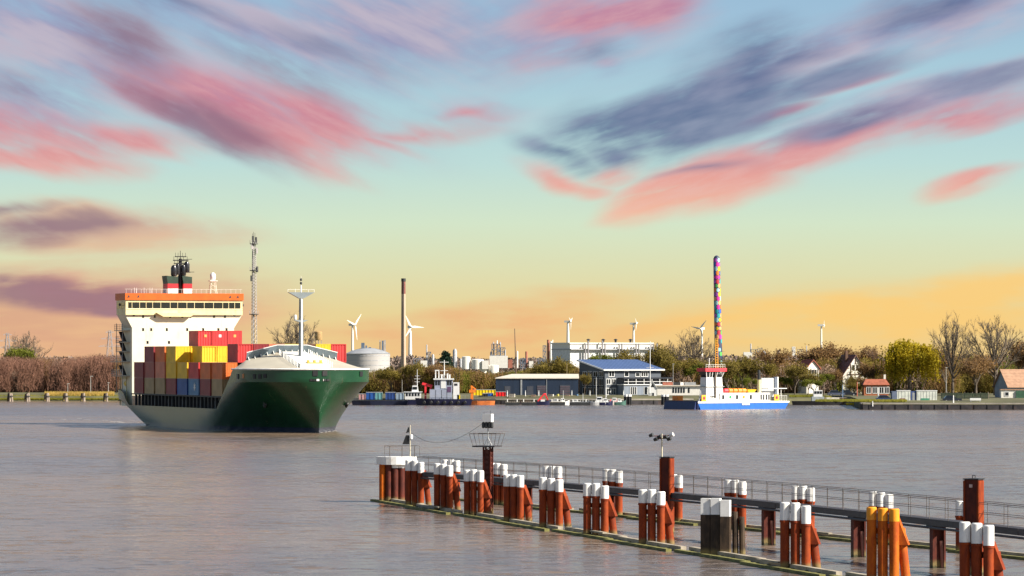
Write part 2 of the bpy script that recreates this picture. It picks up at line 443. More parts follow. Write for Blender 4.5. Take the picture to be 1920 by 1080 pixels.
FR = [(778, 863, 'steel'), (832, 869, 'steel'), (889, 880, 'steel'), (964, 889, 'steel'), (1034, 896, 'steel'), (1118, 907, 'steel'),
      (1223, 917, 'steel'), (1343, 934, 'timber'), (1492, 943, 'steel'), (1656, 951, 'orange'), (1832, 980, 'steel')]
G1 = 'dolphins of the near row'
n_last = {7: 'black timber dolphin with white heads, only wooden one in the near row',
          9: 'bright orange painted dolphin without white heads in the near row',
          10: 'rusty dolphin with white heads cut by the bottom right corner'}
for i, (px, top, st) in enumerate(FR):
    D = front_line(px) + (2.0 if i < 8 else 1.5)
    lab = n_last.get(i, 'rusty three pile dolphin with white heads, %s from the left in the near row' % ORD[i])
    pile_dolphin(px, D, h_at(top, D), lab, G1, style=st, r=0.24 if px < 1000 else 0.255, gap=0.53 if px < 1000 else 0.60 , cap_h=0.62 if st == 'orange' else (0.95 if px > 1300 else 0.80),
                 braces=1, fin_h=1.0)

def back_depth(px):
    lo, hi = 205.0, 345.0
    for _ in range(40):
        D = (lo + hi) / 2
        x = -4.36 + 0.3542 * (333.7 - D)
        if CXP + FPX * x / D > px: lo = D
        else: hi = D
    return D
BR = [(846, 862), (934, 868), (1036, 873), (1149, 880), (1268, 889), (1379, 900), (1506, 911), (1652, 923), (1806, 938)]
for i, (px, top) in enumerate(BR):
    D = back_depth(px) - 0.8
    pile_dolphin(px, D, h_at(top, D), 'rusty white headed dolphin behind the walkway, %s from the left' % ORD[i], 'dolphins behind the walkway', r=0.25,
                 gap=0.50 if i not in (4, 8) else 0.40, n=3 if i not in (4, 8) else 2, cap_h=0.85, braces=0, rot=-8)

# end dolphin: ring of piles under a white pile-cap slab
def end_dolphin():
    D = 329.0; x = PX(742, D)
    t = thing('end_dolphin', 'large round dolphin with white slab at the left end of the jetty', 'dolphin', (x, D, 0))
    for i, (px, dy, m) in enumerate([(717, 0.0, M_orange), (729, -0.15, M_rust_d), (741, -0.2, M_rust_d), (753, -0.1, M_rust_d), (765, 0.1, M_rust), (723, 1.0, M_rust_d), (747, 1.3, M_rust_d), (768, 1.2, M_rust_d)]):
        mb = MB(); mb.cyl((PX(px, D) - x, dy, -1.5), (PX(px, D) - x, dy, 3.05), 0.26, 0.26, 18); p = mb.build('pile', m, t, smooth=True)
        if i in (2, 3, 4):
            mb = MB(); mb.lathe([(0.28, 2.75), (0.28, 3.30), (0.25, 3.36)], (PX(px, D) - x, dy - 0.02, 0), 18); mb.build('pile_head', M_cap, p, smooth=True)
    mb = MB()
    poly = []
    for k in range(24):
        a = 2 * math.pi * k / 24; poly.append((0.06 + 1.62 * math.cos(a), 0.55 + 1.25 * math.sin(a), 3.02))
    mb.prism(poly, (0, 0, 0.62)); mb.build('slab', M_cap, t)
    mb = MB()
    rp = [(1.75 * math.cos(a) * 0.8 + 0.5, 0.5 + 1.1 * math.sin(a)) for a in [k * math.pi / 4 for k in range(8)]]
    for a, b in zip(rp, rp[1:] + rp[:1]): mb.cyl((a[0], a[1], 4.5), (b[0], b[1], 4.5), 0.018, None, 5)
    mb.build('guard_rail', M_rail, t)
    for a in rp:
        mb = MB(); mb.cyl((a[0], a[1], 3.6), (a[0], a[1], 4.5), 0.02, None, 5); mb.build('rail_post', M_rail, t)
end_dolphin()

# signal mast on the end dolphin
def signal_mast():
    D = 329.3; x = PX(769, D)
    t = thing('signal_mast', 'thin mast with black triangular marks on the end dolphin', 'mast', (x, D, 3.64))
    mb = MB(); mb.cyl((0, 0, 0), (0, 0, PZ(797, D) - 3.64), 0.05, 0.035, 8); mb.build('pole', mat('cream_pole', (0.55, 0.50, 0.38), 0.5), t)
    z0 = PZ(833, D) - 3.64; z1 = PZ(816, D) - 3.64
    mb = MB(); mb.prism([(-0.62, -0.06, z0), (-0.06, -0.06, z0), (-0.06, -0.06, z1), (-0.34, -0.06, z1)], (0, 0.03, 0)); mb.build('daymark', M_black, t)
    z2 = PZ(812, D) - 3.64; z3 = PZ(801, D) - 3.64
    mb = MB(); mb.prism([(-0.34, -0.06, z2), (-0.06, -0.06, z2 + 0.06), (-0.06, -0.06, z3), (-0.16, -0.06, z3)], (0, 0.03, 0)); mb.build('daymark', M_black, t)
    mb = MB(); mb.lathe([(0.12, z1 - 0.30), (0.14, z1 - 0.25), (0.14, z1 + 0.02), (0.08, z1 + 0.06)], (0.08, -0.05, 0), 12); mb.build('lantern', M_cap, t)
signal_mast()

# walkway
WALK = [(-7.4, 321.5), (2.0, 297.0), (11.0, 270.3), (16.6, 252.8), (21.6, 234.5), (26.8, 214.6), (31.5, 196.0)]
def walkway():
    t = thing('jetty_walkway', 'long dark steel walkway with thin railings running behind the piles', 'walkway', (0, 0, 0))
    zt = 2.66
    for a, b in zip(WALK[:-1], WALK[1:]):
        a3, b3 = Vector((a[0], a[1], 0)), Vector((b[0], b[1], 0)); d = (b3 - a3); L = d.length; d.normalize(); s = Vector((-d.y, d.x, 0))
        rz = math.atan2(d.y, d.x); c = (a3 + b3) / 2
        mb = MB()
        for k in (-0.42, 0.42):
            p = c + s * k; mb.cbox((p.x, p.y, zt - 0.16), (L - 0.12, 0.14, 0.30), rz)
        mb.build('girder', M_walk, t)
        mb = MB(); mb.cbox((c.x, c.y, zt + 0.02), (L - 0.06, 0.95, 0.05), rz); mb.build('deck_grating', M_walk, t)
        for k in (-0.47, 0.47):
            for hz, nm in ((1.22, 'top_rail'), (1.14, 'top_rail'), (0.62, 'mid_rail')):
                mb = MB(); p0, p1 = a3 + s * k, b3 + s * k
                mb.cyl((p0.x, p0.y, zt + hz), (p1.x, p1.y, zt + hz), 0.016, None, 5); mb.build(nm, M_rail, t)
            n = int(L / 2.6)
            for i in range(n):
                p = a3 + d * (L * (i + 0.5) / n) + s * k
                mb = MB(); mb.cyl((p.x, p.y, zt), (p.x, p.y, zt + 1.22), 0.02, None, 5)
                q = p + s * (0.12 if k > 0 else -0.12) 
                mb.build('rail_post', M_rail, t)
    # pipe under the deck
    mb = MB(); mb.tube([(x - 0.5, y - 0.3, zt - 0.42) for x, y in WALK], 0.07, 8); mb.build('service_pipe', M_walk, t)
walkway()

def walk_xy(px, z=2.6):
    best = None
    for a, b in zip(WALK[:-1], WALK[1:]):
        for k in range(101):
            x = a[0] + (b[0] - a[0]) * k / 100; y = a[1] + (b[1] - a[1]) * k / 100
            e = abs(CXP + FPX * x / y - px)
            if best is None or e < best[0]: best = (e, x, y)
    return best[1], best[2]
for k, (px, w) in enumerate([(990, 0.55), (1146, 0.5), (1440, 0.75), (1609, 0.75), (1758, 0.75)]):
    x, y = walk_xy(px)
    t = thing('walkway_trestle', 'rusty column holding up the walkway, %s from the left' % ORD[k], 'column', (x, y, 0), R(12), 'columns under the walkway')
    mb = MB(); mb.box(-w/2, -w/2 + 0.10, -0.3, 0.3, -1.5, 2.25); mb.box(-w/2 + 0.10, w/2 - 0.10, -0.06, 0.06, -1.5, 2.25); mb.box(w/2 - 0.10, w/2, -0.3, 0.3, -1.5, 2.25)
    mb.build('column', M_rust_d, t)
    mb = MB(); mb.box(-w/2 - 0.12, w/2 + 0.12, -0.55, 0.55, 2.252, 2.345); mb.build('head_plate', M_walk, t)
    mb = MB(); mb.cyl((w/2 + 0.02, -0.1, -1.5), (w/2 - 0.2, -0.1, 1.5), 0.13, 0.12, 10); mb.build('raked_leg', mat('pale_rusty_steel', (0.30, 0.13, 0.10), 0.7), t, smooth=True)

# tall posts beside the walkway
def box_post(px, top, w, label, D=None, name='steel_post'):
    if D is None: D = walk_xy(px)[1] - 1.6
    h = PZ(top, D); t = thing(name, label, 'post', (PX(px, D), D, 0), R(-28))
    mb = MB(); mb.box(-w/2, w/2, -w/2, w/2, -1.5, h); mb.build('shaft', M_rust_d, t)
    mb = MB()
    for sx in (-1, 1): mb.box(sx * w/2 - 0.05, sx * w/2 + 0.05, -w/2 - 0.06, -w/2 - 0.002, -1.5, h - 0.05)
    mb.build('interlock', M_rust, t)
    mb = MB(); mb.box(w/2 + 0.002, w/2 + 0.05, -w/2 + 0.05, w/2 - 0.05, -1.5, h - 0.06); mb.build('side_plate', M_rust, t)
    mb = MB(); mb.box(-w/2 - 0.06, w/2 + 0.06, -w/2 - 0.08, w/2 + 0.06, h + 0.002, h + 0.06); mb.build('cap_plate', M_dark, t)
    return t, D, h
pt1, D1, h1 = box_post(1251, 858, 0.66, 'tall rusty box post carrying the lamp mast beside the walkway')
pt2, D2, h2 = box_post(1826, 899, 0.78, 'tall rusty box post without a lamp at the right of the walkway')
mb = MB(); mb.tube([(-0.08, 0, h2 + 0.06), (-0.08, 0, h2 + 0.22), (0.08, 0, h2 + 0.22), (0.08, 0, h2 + 0.06)], 0.02, 6); mb.build('lifting_eye', M_dark, pt2)
mb = MB(); mb.box(-0.10, 0.08, -0.80/2 - 0.03, -0.80/2 - 0.002, h2 - 0.42, h2 - 0.25); mb.build('number_plate', mat('pale_pink_plate', (0.55, 0.40, 0.36)), pt2)

def lamp_mast():
    D = D1; x = PX(1241, D)
    t = thing('lamp_mast', 'cream pole with a cluster of floodlights on top of the box post', 'lamp', (x, D, h1 + 0.06))
    H = PZ(815, D) - h1
    mb = MB(); mb.cyl((0, 0, 0), (0, 0, H), 0.055, 0.045, 8); mb.build('pole', mat('cream_pole', (0.55, 0.50, 0.38)), t)
    mb = MB(); mb.cyl((-0.75, 0, H - 0.16), (0.72, 0, H - 0.10), 0.03, None, 6); mb.cyl((-0.45, -0.1, H - 0.34), (0.45, -0.1, H - 0.30), 0.03, None, 6); mb.build('cross_arm', M_rust_d, t)
    for dx, dz, dy in ((-0.72, -0.1, -0.1), (-0.42, -0.36, -0.2), (0.45, -0.34, -0.2), (0.62, -0.08, -0.1), (-0.18, -0.2, -0.2), (0.2, -0.22, -0.2)):
        mb = MB(); mb.cyl((dx - 0.10, dy, H + dz - 0.04), (dx + 0.12, dy - 0.12, H + dz + 0.05), 0.10, 0.13, 10)
        f = mb.build('floodlight', M_dark if dx < 0.5 else M_cap, t)
lamp_mast()

def radar_post():
    px, D = 915, 303.0; x = PX(px, D); hz = PZ(838, D)
    t = thing('lookout_post', 'rusty lattice post with flared basket platform and white scanner box', 'post', (x, D, 0), R(-20))
    mb = MB()
    for sx, sy in ((-1,-1),(1,-1),(1,1),(-1,1)): mb.box(sx*0.26-0.05, sx*0.26+0.05, sy*0.26-0.05, sy*0.26+0.05, -1.5, hz)
    mb.build('leg_frame', M_rust_d, t)
    nz = 14
    mb = MB()
    for k in range(nz):
        z0 = -0.2 + (hz + 0.2) * k / nz; z1 = -0.2 + (hz + 0.2) * (k + 1) / nz
        for (a, b) in (((-.26,-.26),(.26,-.26)), ((.26,-.26),(.26,.26))):
            mb.bar((a[0], a[1], z0), (b[0], b[1], z1), 0.05); mb.bar((b[0], b[1], z0), (a[0], a[1], z1), 0.05)
    mb.build('lattice', M_rust_d, t)['kind'] = 'stuff'
    mb = MB(); mb.box(-0.22, 0.22, -0.22, 0.22, -1.5, hz - 0.2); mb.build('ladder_casing', mat('brick_red_steel', (0.13, 0.04, 0.028), 0.7, 0.3, 3), t)
    mb = MB(); mb.box(-0.95, 0.8, -0.8, 0.8, hz, hz + 0.10); pl = mb.build('platform', M_walk, t)
    b4 = [(-0.9,-0.75),(0.75,-0.75),(0.75,0.75),(-0.9,0.75)]; t4 = [(-1.12,-0.95),(0.98,-0.95),(0.98,0.95),(-1.12,0.95)]
    for a, b in zip(t4, t4[1:] + t4[:1]):
        mb = MB(); mb.cyl((a[0], a[1], hz + 0.98), (b[0], b[1], hz + 0.98), 0.025, None, 5); mb.build('basket_rail', M_rail, t)
    for k in range(4):
        for f in (0, 0.5):
            a0, a1 = Vector(b4[k]), Vector(b4[(k+1) % 4]); c0, c1 = Vector(t4[k]), Vector(t4[(k+1) % 4])
            p = a0.lerp(a1, f); q = c0.lerp(c1, f)
            mb = MB(); mb.cyl((p.x, p.y, hz + 0.1), (q.x, q.y, hz + 0.98), 0.02, None, 5); mb.build('basket_post', M_rail, t)
    zb = PZ(791, D); zt = PZ(776, D)
    mb = MB(); mb.cyl((0.0, 0, hz + 0.1), (0.0, 0, zb + 0.1), 0.04, None, 8); mb.build('scanner_pole', M_grey, t)
    mb = MB(); mb.bar((-0.3, 0.0, hz+0.1), (0, 0, hz + 0.7), 0.05); mb.bar((0.3, 0.0, hz+0.1), (0, 0, hz + 0.7), 0.05); mb.build('pole_stay', M_cap, t)
    mb = MB(); mb.box(-0.34, 0.34, -0.25, 0.25, zb, zt); mb.build('scanner_box', M_cap, t)
    mb = MB(); mb.bar((-0.34, 0.1, zb), (-0.34, 0.1, zt + 0.12), 0.04); mb.bar((0.2, 0, zt), (0.2, 0, zt + 0.25), 0.025); mb.build('aerial', M_dark, t)
    zc = (zb + hz + 0.98) / 2 + 0.25
    for dx in (-0.34, -0.12, 0.14, 0.32):
        mb = MB(); mb.lathe([(0.07, zc - 0.28), (0.12, zc - 0.22), (0.12, zc + 0.1), (0.05, zc + 0.18)], (dx, -0.06, 0), 10); mb.build('beacon', M_dark, t)
    mb = MB(); mb.cyl((-0.40, -0.04, zc - 0.02), (0.40, -0.04, zc - 0.02), 0.03, None, 6); mb.build('beacon_arm', M_dark, t)
    return (x - 0.35, D - 0.05, zc + 0.1)
end_pt = radar_post()
def cable():
    D = 329.3; a = Vector((PX(772, D), D, PZ(812, D))); b = Vector(end_pt)
    pts = []
    for k in range(25):
        f = k / 24; p = a.lerp(b, f); p.z -= 1.05 * 4 * f * (1 - f) * (1 - 0.35 * (f - 0.5)); pts.append(p)
    mb = MB(); mb.tube(pts, 0.014, 5)
    tag(mb.build('slack_cable', M_dark, smooth=True), 'slack dark cable hanging from the signal mast to the lookout post', 'cable')
cable()

# floating timber fenders along both rows
def fender_section(p0, p1, label, group, wide=1.1, name='floating_fender', seed=0):
    rr = random.Random(seed)
    a, b = Vector((p0[0], p0[1], 0)), Vector((p1[0], p1[1], 0)); d = b - a; L = d.length; d.normalize()
    t = thing(name, label, 'fender', a, math.atan2(d.y, d.x), group)
    for k, (off, m, z) in enumerate(((-wide * 0.42, M_slime, 0.16), (wide * 0.42, M_timber, 0.30))):
        mb = MB(); mb.box(0.05, L - 0.05, off - 0.17, off + 0.17, -0.25, z); mb.build('wale_beam', m, t)
    for i in range(int(L / 2.2)):
        xx = 0.8 + i * 2.2 + rr.uniform(-0.3, 0.3)
        if xx > L - 0.5: break
        mb = MB(); mb.box(xx - 0.10, xx + 0.10, -wide * 0.42 + 0.172, wide * 0.42 - 0.172, 0.0, 0.12); mb.build('cross_tie', M_slime, t)
    if seed % 3 == 1:
        x0 = rr.uniform(2, max(2.1, L - 6)); mb = MB(); mb.cbox((x0 + 1.6, 0.0, 0.36), (3.2, 0.26, 0.10), rr.uniform(-0.03, 0.03)); mb.build('loose_plank', M_timber, t)
    return t
fd = Vector((26.4, -107.7)).normalized()
p = Vector((-10.95, 332.0)) ; k = 0
segL = 14.5
while k < 11:
    q = p + fd * segL
    off = Vector((fd.y, -fd.x)) * (0.25 if k % 2 else -0.15)   # sections are staggered a little
    fender_section(p + off, q + off, 'floating timber fender on the near row, %s section from the left' % ORD[k], 'floating fenders of the near row', seed=k)
    p = q + fd * 0.25; k += 1
bd = Vector((33.0, -93.2)).normalized(); p = Vector((-4.36, 333.7)); k = 0
while k < 11:
    q = p + bd * 13.0
    off = Vector((bd.y, -bd.x)) * (0.3 if k % 2 else -0.3)
    fender_section(p + off, q + off, 'floating timber fender behind the walkway, %s section from the left' % ORD[k], 'floating fenders of the far row', wide=0.9, seed=k + 20)
    p = q + bd * 0.3; k += 1
# ------------------------------------------------------------------ container ship
SHIP_RZ = R(109.5)
SHIP_O = Vector((PX(598, 623.7), 623.7, 0))
SHIP_M = Matrix.Translation(SHIP_O) @ Matrix.Rotation(SHIP_RZ, 4, 'Z')
def ship_v(px, u):
    """starboard offset of a photo column at a given station"""
    k = (px - CXP) / FPX; ca, sa = 0.334, 0.943
    # X = x0 - ca*u - sa*v ; D = d0 + sa*u - ca*v
    return (SHIP_O.x - ca*u - k*(SHIP_O.y + sa*u)) / (sa - k*ca)
def ship_z(py, u, v=0.0): return PZ(py, SHIP_O.y + 0.943*u - 0.334*v)

def lerp(a, b, t): return a + (b - a) * t
def clamp(x, a=0.0, b=1.0): return max(a, min(b, x))
BH = 10.2
def flare(z): return clamp(z / 7.7) ** 1.35
def u_stem(z): return lerp(0.0, -1.3, flare(z))
def u_stern(z): return lerp(81.5, 88.0, clamp(z / 4.2) ** 0.8)
def half(u, z):
    f = flare(z)
    t = clamp((u - u_stem(z)) / lerp(30.0, 10.5, f))
    wl = math.sin(math.pi / 2 * t) ** 1.15 if t > 0 else 0.0
    dk = math.sqrt(max(0.0, 1 - (1 - t) ** 2.2))
    b = lerp(wl, dk, f)
    fs = clamp(z / 4.5)
    t2 = clamp((u_stern(z) - u) / lerp(22.0, 9.0, fs))
    b *= lerp(lerp(0.30, 0.90, fs), 1.0, math.sin(math.pi / 2 * t2) ** 0.8 if t2 > 0 else 0.0)
    return BH * b
def z_top(u):
    if u < 12: return 9.6
    if u < 21.5: return lerp(9.6, 3.45, ((u - 12) / 9.5) ** 0.9)
    if u < 77.5: return 3.45
    if u < 80.5: return lerp(3.45, 5.7, (u - 77.5) / 3.0)
    return lerp(5.7, 6.0, clamp((u - 80.5) / 7))

def ship():
    m_hull = bpy.data.materials.new('green_hull_paint'); m_hull.use_nodes = True
    t = m_hull.node_tree; N = NT(t); b = t.nodes['Principled BSDF']
    tc = N.n('ShaderNodeTexCoord').outputs['Object']
    n1 = N.noise(N.vm('MULTIPLY', tc, (0.3, 0.3, 1.0)), 0.8, 4.0, 0.6)
    n2 = N.noise(N.vm('MULTIPLY', tc, (1.2, 1.2, 0.10)), 1.0, 5.0, 0.7)
    col = N.mix(N.ss(n1, 0.3, 0.7), (0.004, 0.038, 0.015, 1), (0.006, 0.052, 0.020, 1))
    col = N.mix(N.ss(n2, 0.60, 0.74, 0, 0.5), col, (0.10, 0.07, 0.045, 1))
    sp = N.n('ShaderNodeSeparateXYZ'); N.link(tc, sp.inputs[0])
    col = N.mix(N.ss(sp.outputs[2], 0.7, 0.85, 1, 0), col, (0.012, 0.020, 0.045, 1))       # dark blue boot-topping
    N.link(col, b.inputs['Base Color']); b.inputs['Roughness'].default_value = 0.27; b.inputs['Specular IOR Level'].default_value = 0.6
    m_cream = mat('cream_superstructure', (0.80, 0.74, 0.58), 0.45, 0.06, 0.4, stain=(0.50, 0.34, 0.14), stain_amt=0.25, stain_scale=0.35)
    m_yell = mat('yellowed_paint', (0.78, 0.66, 0.36), 0.5, 0.10, 0.6, stain=(0.50, 0.30, 0.08), stain_amt=0.5, stain_scale=0.6)
    m_orange = mat('orange_band_paint', (0.62, 0.11, 0.006), 0.5, 0.12, 0.6)
    m_beige = mat('beige_whaleback', (0.46, 0.42, 0.34), 0.55, 0.07, 0.3, stain=(0.45, 0.33, 0.22), stain_amt=0.3, stain_scale=0.25)
    m_bw = mat('blue_grey_breakwater', (0.13, 0.17, 0.20), 0.55, 0.12)
    m_mast = mat('blue_grey_mast', (0.19, 0.22, 0.235), 0.5, 0.1)
    m_red = mat('funnel_red', (0.55, 0.02, 0.03), 0.5); m_fgreen = mat('funnel_dark_green', (0.02, 0.045, 0.03), 0.5)
    S = thing('container_ship', 'green hulled container ship with white bridge house and orange band, under way', 'ship', SHIP_O, SHIP_RZ)
    # hull
    zl = [-1.5, -0.4, 0.3, 1.0, 1.8, 2.6, 3.45, 4.4, 5.4, 6.3, 7.0, 7.6, 7.72, 8.4, 9.6]
    ss_ = [0, .002, .006, .012, .02, .03, .042, .056, .07, .085, .10, .118, .136, .15, .165, .185, .205, .225, .25, .28, .32, .38, .46, .55, .65, .75, .82, .87, .88, .895, .91, .93, .95, .97, .985, 1.0]
    mb = MB(); cols = len(ss_); rows = len(zl)
    def pt(i, j, side):
        z = zl[j]; zc = max(z, 0.0)
        u = u_stem(zc) + (u_stern(zc) - u_stem(zc)) * ss_[i]
        zz = min(z, z_top(u)); hz = max(min(zz, 7.7), 0.0)
        u = u_stem(hz) + (u_stern(hz) - u_stem(hz)) * ss_[i]
        return (u, side * half(u, hz), min(z, z_top(u)))
    for side in (1, -1):
        vs = [pt(i, j, side) for j in range(rows) for i in range(cols)]
        fs = []
        for j in range(rows - 1):
            for i in range(cols - 1):
                a = j*cols+i
                fs.append((a, a+1, a+cols+1, a+cols) if side < 0 else (a, a+cols, a+cols+1, a+1))
        mb.add(vs, fs)
    k = len(mb.v) // 2
    mb.f += [(j*cols+cols-1, (j+1)*cols+cols-1, k+(j+1)*cols+cols-1, k+j*cols+cols-1) for j in range(rows - 1)]
    # weld so that stem shades as an edge
    me = mb.mesh('hull')
    import bmesh
    bm = bmesh.new(); bm.from_mesh(me)
    bmesh.ops.dissolve_degenerate(bm, dist=0.003, edges=bm.edges)
    bmesh.ops.remove_doubles(bm, verts=bm.verts, dist=0.003); bmesh.ops.recalc_face_normals(bm, faces=bm.faces)
    bm.to_mesh(me); bm.free(); me.shade_smooth(); me.set_sharp_from_angle(angle=R(28))
    hull = link('hull', me, m_hull, S)
    # deck
    mb = MB(); us = [14 + 1.5 * q for q in range(49)]
    for a, c in zip(us[:-1], us[1:]):
        ha, hc = half(a, 3.2) - .05, half(c, 3.2) - .05
        mb.quad((a, -ha, 3.2), (c, -hc, 3.2), (c, hc, 3.2), (a, ha, 3.2))
    mb.build('main_deck', mat('deck_red_brown', (0.13, 0.045, 0.03), 0.7), S)
    # white rail cap round the bow
    def edge(n=60):
        pts = []
        for q in range(n + 1):
            a = -1 + 2 * q / n; sgn = 1 if a < 0 else -1
            u = -1.3 + 13.8 * abs(a) ** 1.9
            pts.append(Vector((u, sgn * half(u, 7.7), 9.6)))
        return pts
    E = edge()
    mb = MB(); mb.tube([p + Vector((0, 0, 0.06)) for p in E], 0.13, 6); mb.build('rail_cap', mat('white_rail_paint', (0.8, 0.79, 0.76), 0.45), S, smooth=True)
    # whaleback over the forecastle
    def T(v): 
        w = 7.3 * v / BH
        z = 12.2 - 1.15 * clamp((abs(w) - 2.4) / 4.9)
        return Vector((14.6, w, z))
    mb = MB(); G = [0, .08, .2, .35, .5, .65, .8, .9, 1.0]
    vs, n = [], len(E)
    for g in G:
        for p in E:
            q = T(p.y); r = p.lerp(q, g); r.z = p.z + (q.z - p.z) * g ** 1.25; vs.append(r)
    fs = [(a*n+i, a*n+i+1, (a+1)*n+i+1, (a+1)*n+i) for a in range(len(G)-1) for i in range(n-1)]
    mb.add(vs, fs); wb = mb.build('whaleback', m_beige, S, smooth=True, fix=False)
    for poly in wb.data.polygons: pass
    def wz(u, v):
        """height of the whaleback"""
        g = clamp((u + 1.3) / 15.9)
        return 9.6 + (T(clamp(v / max(0.3, 7.3) , -1, 1) * BH).z - 9.6) * g ** 1.25
    # raised centre casing
    mb = MB(); b4 = [(1.8, 2.5), (13.6, 2.0), (13.6, -2.0), (1.8, -2.5)]
    lowz = [wz(x, y) - 0.5 for x, y in b4]; topz = [wz(1.8, 0) + 0.45, wz(13.6, 0) + 0.35]
    mb.frustum([(x, y, z) for (x, y), z in zip(reversed(b4), reversed(lowz))], [(13.0, -1.8, topz[1] + .02) if 0 else (1.9, -2.3, topz[0]), (13.5, -1.85, topz[1]), (13.5, 1.85, topz[1]), (1.9, 2.3, topz[0])])
    mb.build('centre_casing', mat('white_casing_paint', (0.80, 0.78, 0.72), 0.5, 0.06), S)
    for side in (1, -1):
        for q in range(14):
            u = 2.2 + q * 0.85; v = side * (2.75 - 0.03 * q)
            mb = MB(); z0 = wz(u, v) - 0.35
            mb.box(u - 0.05, u + 0.05, v - 0.05, v + 0.05, z0, z0 + 1.15); mb.build('stanchion', M_white, S)
    mb = MB(); z0 = wz(3.2, -0.5) + 0.3
    mb.box(2.6, 4.0, -1.4, 1.0, z0, z0 + 0.25)
    for q in (-1.2, -0.2, 0.8): mb.box(2.9, 3.2, q - 0.18, q + 0.18, z0 + 0.252, z0 + 0.6)
    mb.build('windlass', mat('windlass_yellow', (0.55, 0.38, 0.06), 0.6, 0.3), S)
    # breakwater leaning forward with brackets
    ws = [7.3, 5.2, 3.8, 2.4, 0, -2.4, -3.8, -5.2, -7.3]
    for a, c in zip(ws[:-1], ws[1:]):
        ta, tc_ = T(a * BH / 7.3), T(c * BH / 7.3)
        mb = MB(); up = Vector((-0.42, 0, 1.12))
        mb.frustum([ta + Vector((0.0, -.01, 0)), tc_ + Vector((0.0, .01, 0)), tc_ + Vector((0.08, .01, 0)), ta + Vector((0.08, -.01, 0))],
                   [ta + up + Vector((0, -.01, 0)), tc_ + up + Vector((0, .01, 0)), tc_ + up + Vector((0.08, .01, 0)), ta + up + Vector((0.08, -.01, 0))])
        mb.build('breakwater_plate', m_bw, S)
    for q in range(15):
        w = -7.0 + 1.0 * q; tt = T(w * BH / 7.3)
        mb = MB(); mb.prism([tt + Vector((-0.02, -0.05, 0.0)), tt + Vector((-0.16, -0.05, 0.40)), tt + Vector((-0.85, -0.05, -0.25)), tt + Vector((-0.7, -0.05, -0.35))], (0, 0.08, 0))
        mb.build('breakwater_bracket', M_white, S)
    mb = MB(); mb.tube([T(w * BH / 7.3) + Vector((-0.39, 0, 1.15)) for w in ws], 0.06, 6); mb.build('breakwater_rail', M_white, S)
    # mooring openings and fairleads
    def on_hull(px, py, w, h, nm, m, out=0.03):
        # find the station on the bulwark under this photo column
        best = None
        for side in (1, -1):
            for q in range(400):
                u = -1.29 + 14 * (q / 400) ** 2
                v = side * half(u, 7.7); e = abs(v - ship_v(px, u))
                if side == -1 and px < 598: continue
                if side == 1 and px > 600: continue
                if best is None or e < best[0]: best = (e, u, v)
        _, u, v = best
        side = 1 if v > 0 else -1
        du = 0.15
        tx, ty = du, side * (half(u + du, 7.7)) - side * half(max(u, -1.29), 7.7)
        tl = math.hypot(tx, ty); tx, ty = tx/tl, ty/tl
        nx, ny = -side * ty * -1 if False else (-ty if side > 0 else ty), 0
        nrm = Vector((-ty, tx, 0)) if side > 0 else Vector((ty, -tx, 0))
        if nrm.y * side < 0: nrm = -nrm
        z = ship_z(py, u, v); c = Vector((u, v, z)) + nrm * out * 0.5
        mb = MB(); mb.cbox((c.x, c.y, z), (w, 0.10 + out, h), math.atan2(ty, tx)); mb.build(nm, m, hull)
    for px, py, w, h in ((446, 706, 0.9, 0.75), (477, 706, 0.55, 0.7), (487, 706, 0.55, 0.7), (497, 705, 0.55, 0.6), (591, 700, 0.75, 0.75), (609, 700, 0.8, 0.75), (677, 701, 0.9, 0.75)):
        on_hull(px, py, w, h, 'mooring_opening', M_black)  # black boxes on the plating stand in for the shade inside the openings
    on_hull(456, 705, 0.5, 0.7, 'mooring_opening', mat('sunlit_orange_recess', (0.5, 0.22, 0.09)))  # sunlit inside of one opening put into its orange colour
    for px in (584, 590, 596, 603, 609, 615): on_hull(px, 712.5, 0.42, 0.30, 'fairlead', M_black if px not in (596, 603) else M_white)
    on_hull(683, 700, 0.35, 0.8, 'fairlead', M_white)
    # anchors in their recesses on the flare
    for side in (1, -1):
        u, z = 7.0, 4.6; v = side * (half(u, z) + 0.12)
        a = Vector((u, v, z))
        mb = MB(); mb.cyl(a + Vector((0, 0, 1.0)), a + Vector((0, -side * 0.35, -0.6)), 0.14, 0.14, 8); mb.cyl(a + Vector((-0.8, -side*0.3, -0.25)), a + Vector((0, -side*0.35, -0.75)), 0.13, 0.16, 8); mb.cyl(a + Vector((0.8, -side*.3, -0.25)), a + Vector((0, -side * 0.35, -0.75)), 0.13, 0.16, 8)
        mb.build('anchor', M_dark if side > 0 else M_black, S)
    # foremast
    u = 9.5; zb = 10.6; zt = ship_z(548, u)
    mb = MB(); mb.cyl((u, 0, zb), (u, 0, zt), 0.40, 0.27, 14); fm = mb.build('foremast', m_mast, S, smooth=True)
    mb = MB(); mb.prism([(u - 0.35, 0.35, zt - 1.3 + .35), (u - 0.35, 2.1, zt), (u - 0.35, -2.1, zt), (u - 0.35, -0.35, zt - 1.3 + .35)], (0.7, 0, 0)); mb.build('crosstree', m_mast, fm)
    mb = MB()
    for v in (-2.1, -1.2, 0.9, 2.1): mb.bar((u, v, zt), (u, v, zt + 0.5), 0.05)
    mb.bar((u, -2.1, zt + 0.42), (u, 2.1, zt + 0.42), 0.04); mb.build('crosstree_rail', M_white, fm)
    mb = MB(); mb.cyl((u, 0, zt), (u, 0, ship_z(535, u)), 0.13, 0.10, 8); mb.cyl((u, 0, ship_z(535, u)), (u, 0, ship_z(518, u)), 0.05, 0.03, 6); mb.build('topmast', M_white, fm)
    zt2 = ship_z(531, u)
